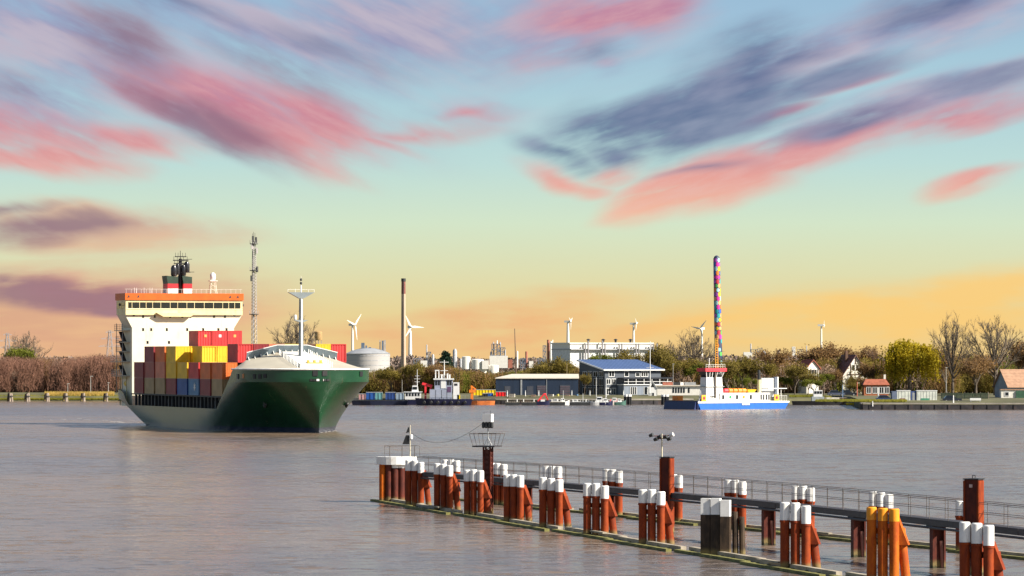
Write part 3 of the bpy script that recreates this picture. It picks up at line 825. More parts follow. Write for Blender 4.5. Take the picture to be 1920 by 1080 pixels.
    for dz in (0, 0.55): 
        mb = MB(); mb.lathe([(0.10, zt2 + dz - 0.2), (0.17, zt2 + dz - 0.12), (0.17, zt2 + dz + 0.12), (0.08, zt2 + dz + 0.2)], (u, 0, 0), 10); mb.build('mast_light', M_dark, fm)
    zm = ship_z(600, u)
    mb = MB(); mb.prism([(u - 0.4, 0.3, zm - 0.35), (u - 0.4, 1.25, zm), (u - 0.4, -1.1, zm), (u - 0.4, -0.3, zm - 0.35)], (0.8, 0, 0)); mb.build('lower_platform', m_mast, fm)
    mb = MB(); mb.lathe([(0.14, 0), (0.24, 0.2), (0.24, 0.6), (0.12, 0.8)], (u, 0.9, zm), 10); mb.build('horn', M_white, fm)
    mb = MB(); mb.box(u - 0.42, u - 0.36, -0.12, 0.12, zb, zt - 1); mb.build('mast_ladder', M_white, fm)
    # hatch coaming, pillars below the stacks
    mb = MB(); mb.box(18, 76, -8.0, 8.0, 3.22, 5.2); mb.build('hatch_coaming', mat('coaming_black', (0.02, 0.02, 0.024), 0.6), S)
    mb = MB(); mb.box(17.5, 76, -10.0, 10.0, 5.2, 5.42); mb.build('hatch_cover', mat('hatch_black', (0.025, 0.022, 0.025), 0.6), S)
    for q in range(26):
        u = 19 + q * 2.2
        mb = MB(); mb.box(u - 0.12, u + 0.12, 9.35, 9.75, 3.22, 5.195); mb.build('lashing_pillar', M_dark, S)
    for q in range(5):
        u = 26 + q * 9.5
        mb = MB(); mb.box(u, u + 3.2, 8.05, 8.6, 3.4, 4.6); mb.build('deck_locker', mat('locker_grey', (0.09, 0.11, 0.13), 0.6), S)
    # bridge house
    U = 79.0
    zf0, zf1 = 16.4, 18.6
    mb = MB(); mb.box(U, 86.3, -8.8, 9.0, 3.2, zf0); mb.prism([(U, 9.0, zf0), (U, 10.2, zf1), (U, -10.2, zf1), (U, -8.8, zf0)], (5.6, 0, 0)); mb.box(U+5.6, 86.3, -8.8, 9.0, zf0, zf1)
    house = mb.build('bridge_house', m_cream, S)
    mb = MB(); mb.box(U - 0.4, 85.0, -10.2, 10.2, zf1 + 0.003, 21.1); wh = mb.build('wheelhouse', m_yell, S)
    mb = MB(); mb.prism([(U - 0.41, 5.0, 18.95), (U - 0.41, -1.8, 18.95), (U - 0.41, -1.0, 18.3), (U - 0.41, 3.8, 18.3)], (-0.55, 0, 0)); mb.build('front_sill', m_yell, wh)
    xs = [97, 135, 205, 265, 325, 400, 487, 555, 640, 710, 800, 885, 970, 1025, 1080, 1135]
    for a, c in zip(xs[:-1], xs[1:]):
        pa, pc = 220 + (a + 3) / 4.908, 220 + (c - 3) / 4.908
        va, vc = ship_v(pa, U - 0.4), ship_v(pc, U - 0.4)
        mb = MB(); mb.box(U - 0.43, U - 0.403, vc, va, 19.72, 20.72); mb.build('window', M_glass, wh)
    mb = MB(); mb.box(U - 0.47, U - 0.403, -10.0, 10.0, 19.55, 19.66); mb.build('window_ledge', m_cream, wh)
    for k_ in range(3):
        mb = MB(); mb.box(U + 0.6 + k_ * 1.7, U + 1.9 + k_ * 1.7, 10.203, 10.23, 19.72, 20.7); mb.build('window', M_glass, wh)
    mb = MB(); mb.box(U - 0.6, 85.3, -10.35, 10.35, 21.103, 22.25); mb.build('orange_band', m_orange, wh)
    for zx in (100, 190, 1035, 1105):
        v = ship_v(220 + zx / 4.908, U - 0.6); mb = MB(); mb.prism([(U - 0.63, v + 0.2, 21.5), (U - 0.63, v - 0.25, 21.55), (U - 0.63, v - 0.1, 21.95)], (0.025, 0, 0)); mb.build('band_vent', M_dark, wh)
    for row, lst in ((640, (150, 237, 343, 485, 598, 672, 890, 990, 1075)), (775, (237, 312, 455, 643, 790, 930, 1005)), (893, (278, 475))):
        for zx in lst:
            px = 220 + zx / 4.908; py = 460 + (row + (14 if row == 640 and zx not in (150, 1075) else 0)) / 4.908
            v = ship_v(px, U); z = ship_z(py, U, v)
            mb = MB(); mb.box(U - 0.03, U - 0.002, v - 0.17, v + 0.17, z - 0.24, z + 0.24); pw = mb.build('porthole', M_glass, house)
            mb = MB(); mb.box(U - 0.05, U - 0.032, v - 0.22, v + 0.22, z + 0.25, z + 0.30); mb.build('eyebrow', m_cream, pw)
    # starboard stair tower
    m_plat = mat('grey_side_plating', (0.42, 0.38, 0.30), 0.6)
    for z, uo, vo in ((15.9, 86.2, 10.3), (13.9, 85.6, 10.2), (12.3, 85.6, 10.2), (10.6, 88.0, 10.5), (8.2, 88.0, 10.3)):
        mb = MB(); mb.box(80.4, uo, 9.003, vo, z, z + 0.12); mb.box(86.303, uo + 1.2, -8, 9.0, z, z + 0.12) if z < 11 else None
        pf = mb.build('side_platform', m_plat, house)
        mb = MB()
        for q in range(6):
            u = 80.5 + (uo - 80.6) * q / 5; mb.bar((u, vo - 0.03, z + 0.12), (u, vo - 0.03, z + 1.1), 0.05)
        for dz in (0.4, 0.75, 1.1): mb.bar((80.4, vo - 0.03, z + dz), (uo, vo - 0.03, z + dz), 0.045)
        mb.build('platform_railing', M_dark if z > 11 else M_white, pf)
    mb = MB()
    for u in (81.2, 85.4): mb.bar((u, 10.1, 5.4), (u, 10.1, 17.2), 0.10)
    mb.build('support_post', M_grey, house)
    for q, z in enumerate((8.4, 10.8, 12.5, 14.1)):
        mb = MB(); mb.prism([(81.5, 9.3, z), (81.9, 9.3, z), (84.4, 9.3, z + 1.7), (84.0, 9.3, z + 1.7)], (0, 0.7, 0)); mb.build('stair_flight', M_dark, house)
    # stern gear
    mb = MB(); mb.lathe([(0.3, -2.4), (0.95, -1.8), (1.15, 0), (0.95, 1.8), (0.3, 2.4)], n=12)
    mb.v = [(z + 83.6, x + 8.0, y * 0.9 + 7.0) for x, y, z in mb.v]; mb.build('lifeboat', mat('lifeboat_yellow', (0.75, 0.50, 0.03), 0.5), S, smooth=True)
    mb = MB(); mb.bar((81.6, 9.3, 3.3), (81.6, 9.3, 8.1), 0.2); mb.bar((86.4, 9.2, 3.3), (86.4, 9.2, 8.1), 0.2); mb.bar((81.6, 9.3, 7.9), (86.4, 9.2, 7.9), 0.2); mb.build('davit', mat('davit_cream', (0.6, 0.55, 0.3)), S)
    mb = MB(); mb.box(86.32, 87.6, -7, 8.6, 3.3, 5.2); mb.build('winch_deck', M_dark, S)
    # funnels, mast, radar
    for (pa, pb, nm) in ((308, 334, 'funnel'), (344, 360, 'funnel')):
        u0, u1 = 82.0, 85.2; va, vb = ship_v(pb, u0), ship_v(pa, u0) - (0.6 if pa == 308 else 0)
        zz = [22.253, ship_z(541, u0), ship_z(532, u0), ship_z(517, u0)]
        mb = MB(); mb.box(u0, u1, va, vb, zz[0], zz[1]); f = mb.build(nm, mat('funnel_white', (0.75, 0.73, 0.70)), S)
        mb = MB(); mb.box(u0 - .01, u1, va - .01, vb + .01, zz[1] + .002, zz[2]); mb.build('red_stripe', m_red, f)
        mb = MB(); mb.frustum([(u0, va, zz[2] + .002), (u1, va, zz[2] + .002), (u1, vb, zz[2] + .002), (u0, vb, zz[2] + .002)], [(u0, va, zz[3] - .2), (u1, va, zz[3] - .2), (u1, vb + .2, zz[3]), (u0, vb + .2, zz[3])]); mb.build('funnel_top', m_fgreen, f)
    vm_ = ship_v(338, 83); mb = MB(); mb.cyl((83, vm_, 22.26), (83, vm_, ship_z(485, 83)), 0.42, 0.28, 10); mm = mb.build('signal_mast', M_black, S, smooth=True)
    mb = MB(); mb.cyl((83, vm_, ship_z(485, 83)), (83, vm_, ship_z(470, 83)), 0.07, 0.05, 6); mb.build('mast_top', M_black, mm)
    for py, hwid in ((481, 1.0), (488, 1.35), (494, 1.2), (510, 1.7)):
        z = ship_z(py, 83); mb = MB(); mb.box(82.7, 83.3, vm_ - hwid, vm_ + hwid * 0.9, z - 0.09, z + 0.06)
        for q in (-0.9, -0.4, 0.4, 0.85): mb.bar((83, vm_ + hwid * q, z), (83, vm_ + hwid * q, z + 0.65), 0.06)
        mb.build('yard', M_black, mm)
    for pa, py, r_ in ((326, 515, 0.55), (333, 512, 0.4), (350, 508, 0.5), (344, 514, 0.45)):
        z = ship_z(py, 83); v = ship_v(pa, 82.6)
        mb = MB(); mb.lathe([(r_ * .8, -0.3), (r_, 0), (r_, 1.1), (r_ * .7, 1.5), (r_*.2, 1.65)], (82.6, v, z), 12); mb.build('exhaust_drum', mat('sooty_steel', (0.05, 0.05, 0.055), 0.25, metal=0.6), mm, smooth=True)
    for py, dv in ((487, -1.9), (511, -2.3)):
        z = ship_z(py, 83); mb = MB(); mb.bar((82.4, vm_, z), (82.4, vm_ + dv, z + 0.1), 0.10); mb.build('radar_scanner', M_black, mm)
    vr = ship_v(399, 81); z0, z1 = ship_z(527, 81), ship_z(512, 81)
    mb = MB()
    for du, dv in ((-.55, -.6), (.55, -.6), (.55, .6), (-.55, .6)): mb.bar((81 + du, vr + dv, 22.26), (81 + du * .6, vr + dv * .6, z0), 0.10)
    for k_ in range(3): 
        zz_ = lerp(22.3, z0, (k_ + 0.5) / 3); mb.bar((80.5, vr - .5, zz_), (80.5, vr + .5, zz_ + 0.5), 0.07)
    rt = mb.build('radar_tower', mat('radar_tower_cream', (0.70, 0.66, 0.55)), S)
    mb = MB(); mb.box(80.3, 81.7, vr - .65, vr + .65, z0, z0 + .12); mb.build('tower_platform', M_white, rt)
    mb = MB(); mb.lathe([(0.35, 0), (0.5, 0.3), (0.5, 0.9), (0.3, 1.2), (0.1, 1.3)], (81, vr, z0 + .2), 12); mb.build('radome', M_white, rt, smooth=True)
    for pa in (252, 256, 270, 281, 285):
        v = ship_v(pa, 80); mb = MB(); mb.bar((80, v, 22.26), (80, v, 23.2), 0.05); mb.build('aerial', M_white, wh)
    mb = MB()
    for q in range(24): mb.bar((79.0, -10 + q * 0.87, 22.26), (79.0, -10 + q * 0.87, 22.95), 0.03)
    mb.bar((79.0, -10.2, 22.95), (79.0, 10.2, 22.95), 0.03); mb.build('monkey_rail', M_white, wh)['kind'] = 'stuff'
    for s_ in (1, -1):
        mb = MB(); mb.lathe([(0.12, 0), (0.2, 0.1), (0.2, 0.35), (0.1, 0.45)], (80.5, s_ * 10.75, 20.1), 10); mb.bar((80.5, s_ * 10.2, 20.2), (80.5, s_ * 10.7, 20.2), 0.06); mb.build('wing_light', M_dark, wh)
    return S
ship()

# containers, each standing on the ship as its own thing
CP = {'maroon': (0.26, 0.022, 0.028), 'brick red': (0.36, 0.07, 0.05), 'orange': (0.72, 0.16, 0.03), 'yellow': (0.80, 0.50, 0.02), 'red': (0.58, 0.035, 0.035),
      'blue': (0.015, 0.08, 0.30), 'light blue': (0.08, 0.22, 0.40), 'tan': (0.38, 0.25, 0.11), 'brown': (0.16, 0.07, 0.04), 'salmon': (0.65, 0.20, 0.11), 'grey': (0.30, 0.31, 0.32)}
CM = {k: mat('container_' + k.replace(' ', '_'), c, 0.5, 0.12, 0.5, stain=tuple(x * 0.45 for x in c), stain_amt=0.6, stain_scale=0.5) for k, c in CP.items()}
def container_meshes(h):
    W, L = 2.44, 6.06
    mb = MB()
    # corner posts and rails
    for x in (0, L - 0.14):
        for y in (-W/2, W/2 - 0.14): mb.box(x, x + 0.14, y, y + 0.14, 0, h)
    for z in (0, h - 0.12):
        for y in (-W/2, W/2 - 0.10): mb.box(0.142, L - 0.142, y, y + 0.10, z, z + 0.12)
        for x in (0, L - 0.10): mb.box(x, x + 0.10, -W/2 + 0.142, W/2 - 0.142, z, z + 0.12)
    def corr(n, f):
        prev = None; k0 = len(mb.v); vs = []; fs = []
        for i in range(n * 4 + 1):
            d = (0.0, 0.0, 0.035, 0.035)[i % 4]
            a, b = f(i / (n * 4), d, 0.121), f(i / (n * 4), d, h - 0.121)
            vs += [a, b]
        for i in range(n * 4): fs.append((2*i, 2*i+2, 2*i+3, 2*i+1))
        mb.add(vs, fs)
    for s in (-1, 1): corr(11, lambda t, d, z: (0.142 + t * (L - 0.284), s * (W/2 - 0.03 - d), z))
    corr(5, lambda t, d, z: (L - 0.03 - d, -W/2 + 0.142 + t * (W - 0.284), z))
    corr(5, lambda t, d, z: (0.07 + d, -W/2 + 0.142 + t * (W - 0.284), z))
    mb.quad((0.05, -W/2 + .05, h - 0.05), (L - .05, -W/2 + .05, h - .05), (L - .05, W/2 - .05, h - .05), (0.05, W/2 - .05, h - .05))
    body = mb.mesh('container_body')
    dr = MB(); dr.box(0.025, 0.065, 0.01, W/2 - 0.15, 0.13, h - 0.13)
    rod = MB()
    for y in (0.28, 0.8): rod.box(-0.005, 0.024, y - 0.025, y + 0.025, 0.10, h - 0.10); rod.box(-0.02, -0.006, y - 0.16, y + 0.02, 0.9, 0.96)
    return body, dr.mesh('door'), rod.mesh('lock_rod')
KM = {2.59: container_meshes(2.59), 2.88: container_meshes(2.88)}
def put_mat(o, m):
    if not o.data.materials: o.data.materials.append(M_grey)
    o.material_slots[0].link = 'OBJECT'; o.material_slots[0].material = m
def container(mw, col, label, h=2.59, doors=True, group='containers on the ship'):
    body, door, rod = KM[h]
    o = bpy.data.objects.new('shipping_container', body); C.objects.link(o); put_mat(o, CM[col]); o.matrix_world = mw
    tag(o, label, 'container', group)
    if doors:
        for s in (1, -1):
            d = bpy.data.objects.new('door', door); C.objects.link(d); put_mat(d, CM[col]); d.parent = o; d.scale = (1, s, 1)
            r_ = bpy.data.objects.new('lock_rod', rod); C.objects.link(r_); put_mat(r_, M_grey if col in ('grey',) else CM[col]); r_.parent = d
    return o
BAYF = [67.5 - 7 * k for k in range(8)]
HT = [[2]*8, [3,3,3,4,4,4,3,3], [3]*8, [3]*8, [2,3,3,3,3,3,3,3], [2]*8, [2]*8, [2,3,3,3,3,3,3,3]]
COL = {(0,0,0):'maroon', (0,0,1):'maroon', (1,0,0):'tan', (1,0,1):'brick red', (1,0,2):'maroon', (1,1,2):'salmon', (1,3,3):'red', (1,4,3):'red', (1,5,3):'red',
       (2,0,0):'tan', (2,0,1):'salmon', (2,0,2):'orange', (2,1,2):'orange', (3,0,0):'maroon', (3,0,1):'yellow', (3,0,2):'yellow', (3,1,2):'yellow', (4,0,0):'blue', (4,0,1):'yellow', (4,1,2):'yellow', (4,2,2):'yellow', (4,3,2):'yellow',
       (5,0,0):'light blue', (5,0,1):'red', (5,1,1):'maroon', (6,0,0):'maroon', (6,0,1):'orange', (6,1,1):'brown', (7,0,0):'tan', (7,0,1):'orange', (7,1,2):'red', (7,2,2):'maroon', (7,3,2):'salmon', (7,4,2):'yellow', (7,5,2):'brown', (7,6,2):'yellow', (7,7,2):'red'}
TN = ['bottom tier', 'second tier', 'third tier', 'top tier']
crng = random.Random(11)
for k in range(8):
    for r in range(8):
        for t in range(HT[k][r]):
            ahead = HT[k+1][r] if k < 7 else (3 if r > 0 else 0)
            side = HT[k][r-1] if r else 0
            if not (r == 0 or t == HT[k][r] - 1 or t >= ahead or t >= side): continue
            if k == 7 and r > 0 and t < 2: continue
            if t < 2 and r > 3 and k != 7: continue
            h = 2.88 if (k == 7 and t == 2) else 2.59
            col = COL.get((k, r, t)) or crng.choice(['maroon', 'brick red', 'orange', 'brown', 'yellow', 'blue'])
            loc = Vector((BAYF[k] + crng.uniform(-.02, .02), 8.82 - 2.52 * r + crng.uniform(-.015, .015), 5.45 + 2.6 * t))
            lab = '%s container, %s, %s bay from bridge house, %s row from near side' % (col, TN[t], ORD[k], ORD[r])
            o = container(SHIP_M @ Matrix.Translation(loc), col, lab, h, doors=(k * 3 + r + t) % 3 != 0)
            if (k, r, t) == (5, 0, 0):      # white star emblem on its flank
                mb = MB(); pts = []
                for q in range(14):
                    a = q * math.pi / 7 + math.pi / 2; rr = 0.75 if q % 2 == 0 else 0.33; pts.append((2.3 + rr * math.cos(a), 1.225, 1.3 + rr * math.sin(a)))
                mb.prism(pts, (0, 0.012, 0)); mb.build('star_emblem', M_white, o)
            if (k, r, t) in ((1,3,3), (1,4,3), (1,5,3)):
                mb = MB(); mb.box(0.008, 0.022, -0.22, 0.22, 1.5, 1.95); mb.build('logo_panel', M_white if r == 4 else mat('logo_orange', (0.8, 0.35, 0.1)), o)

def wake():
    rr = random.Random(4); mb = MB(); fo = mat('wake_foam', (0.62, 0.58, 0.54), 0.6, 0.15, 0.6)
    for k in range(46):
        u = 84 + rr.random() ** 1.6 * 70; v = rr.gauss(0, 1) * (2.0 + (u - 84) * 0.06) + 2.0; L = rr.uniform(0.8, 4.0); w = rr.uniform(0.06, 0.22)
        pts = []
        for q in range(10):
            a = 2 * math.pi * q / 10; pts.append(SHIP_M @ Vector((u + L * math.cos(a) * rr.uniform(.7, 1), v + w * math.sin(a) * rr.uniform(.6, 1.2), 0.015 + 0.0008 * k)))
        mb.add(pts, [tuple(range(10))])
    for side in (1, -1):
        for k in range(26):
            u = rr.uniform(-1.0, 16); v = side * (half(u, 0) + rr.uniform(.1, .7)); L = rr.uniform(.3, 1.2); w = rr.uniform(.04, .14); pts = []
            for q in range(8):
                a = 2 * math.pi * q / 8; pts.append(SHIP_M @ Vector((u + L * math.cos(a), v + w * math.sin(a) + side * .2 * L * math.cos(a), 0.06 + 0.0008 * k)))
            mb.add(pts, [tuple(range(8))])
    tag(mb.build('ship_wake', fo, fix=False), 'streaks of pale foam on the water round the ship bow and stern', 'wake', kind='stuff')
wake()
# ------------------------------------------------------------------ vegetation
def soup_mesh(name, tris, mats, midx=None):
    """tris: array (n,3,3)"""
    tris = np.asarray(tris, dtype=np.float32); n = len(tris)
    me = bpy.data.meshes.new(name)
    me.vertices.add(n * 3); me.vertices.foreach_set('co', tris.reshape(-1))
    me.loops.add(n * 3); me.loops.foreach_set('vertex_index', np.arange(n * 3, dtype=np.int32))
    me.polygons.add(n); me.polygons.foreach_set('loop_start', np.arange(0, n * 3, 3, dtype=np.int32)); me.polygons.foreach_set('loop_total', np.full(n, 3, dtype=np.int32))
    for m in mats: me.materials.append(m)
    if midx is not None: me.polygons.foreach_set('material_index', np.asarray(midx, dtype=np.int32))
    me.update(); me.validate(); return me
def leaf_mat(name, a, b, scale=0.35, trans=0.4):
    m = bpy.data.materials.new(name); m.use_nodes = True
    t = m.node_tree; N = NT(t); p = t.nodes['Principled BSDF']
    tc = N.n('ShaderNodeTexCoord').outputs['Object']
    n = N.noise(tc, scale, 3.0, 0.6); n2 = N.noise(tc, scale * 9, 2.0, 0.6)
    col = N.mix(N.ss(n, 0.35, 0.65), tuple(a) + (1,), tuple(b) + (1,))
    col = N.mix(N.ss(n2, 0.3, 0.75, 0, 0.5), col, tuple(x * 1.6 for x in b) + (1,))
    N.link(col, p.inputs['Base Color']); p.inputs['Roughness'].default_value = 0.75; p.inputs['Specular IOR Level'].default_value = 0.2
    if trans:
        tr = N.n('ShaderNodeBsdfTranslucent'); N.link(col, tr.inputs[0])
        mx = N.n('ShaderNodeMixShader'); mx.inputs[0].default_value = trans
        N.link(p.outputs[0], mx.inputs[1]); N.link(tr.outputs[0], mx.inputs[2])
        N.link(mx.outputs[0], t.nodes['Material Output'].inputs[0])
    return m
V_bark = mat('bark', (0.11, 0.085, 0.065), 0.9, 0.3, 0.8)
V_twig = leaf_mat('bare_twigs', (0.14, 0.095, 0.07), (0.22, 0.15, 0.11), 0.3, 0)
V_grey = leaf_mat('grey_twigs', (0.15, 0.125, 0.105), (0.22, 0.18, 0.145), 0.3, 0)
V_red  = leaf_mat('reddish_thicket', (0.12, 0.058, 0.042), (0.18, 0.09, 0.06), 0.12, 0)
V_olive = leaf_mat('olive_buds', (0.13, 0.105, 0.024), (0.21, 0.16, 0.032), 0.2)
V_green = leaf_mat('fresh_leaves', (0.085, 0.105, 0.012), (0.15, 0.16, 0.018), 0.25)
V_yell = leaf_mat('willow_leaves', (0.21, 0.175, 0.010), (0.40, 0.30, 0.014), 0.3)
V_brown = leaf_mat('brown_buds', (0.17, 0.098, 0.042), (0.26, 0.155, 0.062), 0.2)
V_dkgrn = leaf_mat('dark_needles', (0.010, 0.024, 0.014), (0.02, 0.045, 0.025), 0.4, 0)
V_reed = leaf_mat('dry_reeds', (0.38, 0.26, 0.07), (0.50, 0.36, 0.10), 0.15)
V_grass = leaf_mat('bank_grass', (0.14, 0.15, 0.02), (0.24, 0.22, 0.03), 0.15)

def rand_tris(rs, c, size):
    """small randomly turned triangles round the points c"""
    n = len(c); a = rs.normal(size=(n, 3)); a /= np.linalg.norm(a, axis=1)[:, None]
    b = rs.normal(size=(n, 3)); b -= (b * a).sum(1)[:, None] * a; b /= np.linalg.norm(b, axis=1)[:, None]
    s = size * rs.uniform(0.6, 1.3, size=(n, 1))
    return np.stack([c + a * s, c - a * s * 0.5 + b * s * 0.8, c - a * s * 0.5 - b * s * 0.8], 1)
def slivers(p0, p1, w):
    d = p1 - p0; s = np.stack([-d[:, 2] * 0 + 1.0 + 0 * d[:, 0], 0 * d[:, 0] + 0.25, 0 * d[:, 0]], 1); s /= np.linalg.norm(s, axis=1)[:, None]
    w = np.asarray(w).reshape(-1, 1)
    return np.stack([p0 - s * w, p0 + s * w, p1], 1)

def gen_tree(seed, H, levels=6, trunk=0.22, spread=0.55, up=0.18, kids=(2, 3)):
    rr = random.Random(seed); segs = []; tips = []
    def grow(p, d, L, r, lv):
        q = p + d * L; r1 = r * 0.72
        segs.append((p, q, r, r1, lv))
        if lv >= levels: tips.append(q); return
        k = rr.choice(kids) if lv else rr.choice((3, 4))
        for i in range(k):
            ax = Vector((rr.gauss(0, 1), rr.gauss(0, 1), rr.gauss(0, 0.5))); out = Vector((q.x, q.y, 0)); out = out.normalized() * 0.12 if out.length > 1e-3 else out; nd = (d + ax.normalized() * spread * rr.uniform(0.55, 1.15) + out + Vector((0, 0, up))).normalized()
            grow(p.lerp(q, rr.uniform(0.55, 1.0)), nd, L * rr.uniform(0.66, 0.92), r1 * rr.uniform(0.6, 0.85), lv + 1)
    grow(Vector((0, 0, 0)), Vector((rr.uniform(-.05, .05), rr.uniform(-.05, .05), 1)), trunk, 0.018, 0)
    top = max(s[1].z for s in segs); k = H / top
    return [(a * k, b * k, r * k, s * k, lv) for a, b, r, s, lv in segs], [t * k for t in tips]
def tree_meshes(seed, H, levels, leaf=None, twig=V_twig, n_leaf=2, leaf_size=0.3, sig=0.5, twigs=3, **kw):
    segs, tips = gen_tree(seed, H, levels, **kw); rs = np.random.RandomState(seed)
    mb = MB(); tr = []; tw = []
    for a, b, r, s, lv in segs:
        if lv <= 2: mb.cyl(a - (b - a) * 0.02, b, max(r, .05), max(s, .04), 6, caps=False)
        else:
            d = (b - a).normalized(); w = max(r, 0.022); sd = Vector((1, .3, 0)).cross(d).normalized() if lv % 2 else Vector((d.y, -d.x, 0.01)).normalized()
            s2 = d.cross(sd)
            tr += [[a - sd * w, a + sd * w, b], [a - s2 * w, a + s2 * w, b]]
    T = np.array([[tuple(x) for x in t] for t in tr]); P = np.array([tuple(t) for t in tips]); mi = [0] * len(T)
    if twigs:
        P0 = np.repeat(P, twigs, 0); d = rs.normal(size=P0.shape) * 0.055 * H; d[:, 2] = np.abs(d[:, 2]) * 0.9 + 0.01 * H
        T = np.concatenate([T, slivers(P0, P0 + d, np.full(len(P0), 0.022))]); mi += [0] * len(P0)
    mats = [twig]
    if leaf:
        c = np.repeat(P, n_leaf, 0) + rs.normal(size=(len(P) * n_leaf, 3)) * sig
        T = np.concatenate([T, rand_tris(rs, c, leaf_size)]); mi += [1] * len(c); mats.append(leaf)
    tm = mb.mesh('trunk'); tm.materials.append(V_bark); tm.shade_smooth()
    return tm, soup_mesh('crown', T, mats, mi)
def willow_meshes(seed, H, W):
    rs = np.random.RandomState(seed); mb = MB(); rr = random.Random(seed)
    mb.cyl((0, 0, -0.3), (0.2, 0, H * 0.42), 0.55, 0.38, 8, caps=False)
    tops = []
    for k in range(26):
        a = rr.uniform(0, 6.28); rad = W / 2 * math.sqrt(rr.random()) * 0.85; z = H * (0.60 + 0.36 * (1 - (rad / (W / 2)) ** 2) + rr.uniform(-.06, .04))
        q = Vector((rad * math.cos(a), rad * math.sin(a), z)); mb.cyl((0.2, 0, H * 0.36), q, 0.16, 0.05, 5, caps=False); tops.append(q)
    T = []
    for q in tops:
        for k in range(34):
            o = Vector((rr.gauss(0, 1.05), rr.gauss(0, 1.05), rr.gauss(0, .55))); L = rr.uniform(1.6, max(2.0, q.z * 0.62)); out = Vector((q.x, q.y, 0)) * rr.uniform(0.0, 0.09)
            n = int(L * 4.2); f = np.linspace(0, 1, n)[:, None]
            c = np.array(q + o)[None, :] + np.array(out)[None, :] * np.sqrt(f) - np.array([0, 0, L])[None, :] * f ** 1.2 + rs.normal(size=(n, 3)) * 0.09
            T.append(rand_tris(rs, c, 0.26))
    return mb.mesh('trunk'), soup_mesh('crown', np.concatenate(T), [V_yell])
def conifer_meshes(seed, H, W):
    rs = np.random.RandomState(seed); mb = MB(); mb.cyl((0, 0, -0.3), (0, 0, H * 0.97), 0.28, 0.05, 6, caps=False); T = []
    for k in range(16):
        z = H * (0.30 + 0.68 * k / 16); L = W / 2 * (1 - (k / 16) ** 2 * 0.75)
        for j in range(7):
            a = rs.uniform(0, 6.28); n = 42; f = rs.uniform(0.1, 1, n)[:, None] ** 0.8
            c = np.array([math.cos(a), math.sin(a), 0])[None] * f * L * rs.uniform(.7, 1.05) + np.array([0, 0, z])[None] + np.array([0, 0, -.6])[None] * f ** 2 + rs.normal(size=(n, 3)) * 0.22
            T.append(rand_tris(rs, c, 0.24))
    t = mb.mesh('trunk'); t.materials.append(V_bark)
    return t, soup_mesh('crown', np.concatenate(T), [V_dkgrn])
def dome_tree(seed, H, W, limbs=15, subs=9, tws=7, fine=5):
    """leafless broad tree: limbs fan out from the trunk to a domed outline, branchlets and twigs along them"""
    rr = random.Random(seed); mb = MB(); T = []
    mb.cyl((0, 0, -0.3), (0.05, 0, H * 0.26), H * .026, H * .020, 8, caps=False); mb.cyl((0.05, 0, H * 0.255), (-0.1, 0.1, H * 0.62), H * .019, H * .007, 7, caps=False)
    def sl(a, b, w):
        d = (b - a).normalized(); s1 = d.cross(Vector((.3, 1, .1))).normalized(); s2 = d.cross(s1)
        T.append([a - s1 * w, a + s1 * w, b]); T.append([a - s2 * w, a + s2 * w, b])
    def turn(d, amt, up):
        ax = Vector((rr.gauss(0, 1), rr.gauss(0, 1), rr.gauss(0, 1))).normalized(); return (d + ax * amt + Vector((0, 0, up))).normalized()
    for i in range(limbs):
        az = i * 2.39996 + rr.uniform(-.25, .25); f = (i + .5) / limbs; el = math.radians(lerp(12, 84, f)) + rr.uniform(-.1, .1)
        end = Vector((W / 2 * math.cos(el) * math.cos(az), W / 2 * math.cos(el) * math.sin(az), H * .52 + H * .42 * math.sin(el))) * rr.uniform(.86, 1.0)
        p0 = Vector((0, 0, H * lerp(.20, .45, f))); mid = p0.lerp(end, .5) + Vector((end.x, end.y, 0)) * .12 + Vector((0, 0, -.02 * H)); pts = []
        for q in range(6):
            t = q / 5; pts.append(p0 * (1 - t) ** 2 + mid * (2 * t * (1 - t)) + end * t ** 2)
        L = (end - p0).length
        for q in range(5): mb.cyl(pts[q], pts[q + 1], H * lerp(.0105, .003, q / 5), H * lerp(.0105, .003, (q + 1) / 5), 5, caps=False)
        for j in range(subs):
            t = lerp(.28, 1.0, (j + rr.random()) / subs); k = min(4, int(t * 5)); p = pts[k].lerp(pts[k + 1], t * 5 - k); d = (pts[k + 1] - pts[k]).normalized()
            d1 = turn(d, .75, .22); L1 = L * rr.uniform(.20, .36); q1 = p + d1 * L1; sl(p, q1, H * .0038)
            for m in range(tws):
                r_ = p.lerp(q1, rr.uniform(.25, 1.0)); d2 = turn(d1, .65, .18); L2 = L1 * rr.uniform(.35, .62); q2 = r_ + d2 * L2; sl(r_, q2, H * .0021)
                for n in range(fine):
                    r3 = r_.lerp(q2, rr.uniform(.2, 1.0)); sl(r3, r3 + turn(d2, .6, .12) * L2 * rr.uniform(.4, .75), H * .0013)
    tm = mb.mesh('trunk'); tm.materials.append(V_bark); tm.shade_smooth()
    return tm, soup_mesh('crown', np.array([[tuple(x) for x in t] for t in T]), [V_grey])
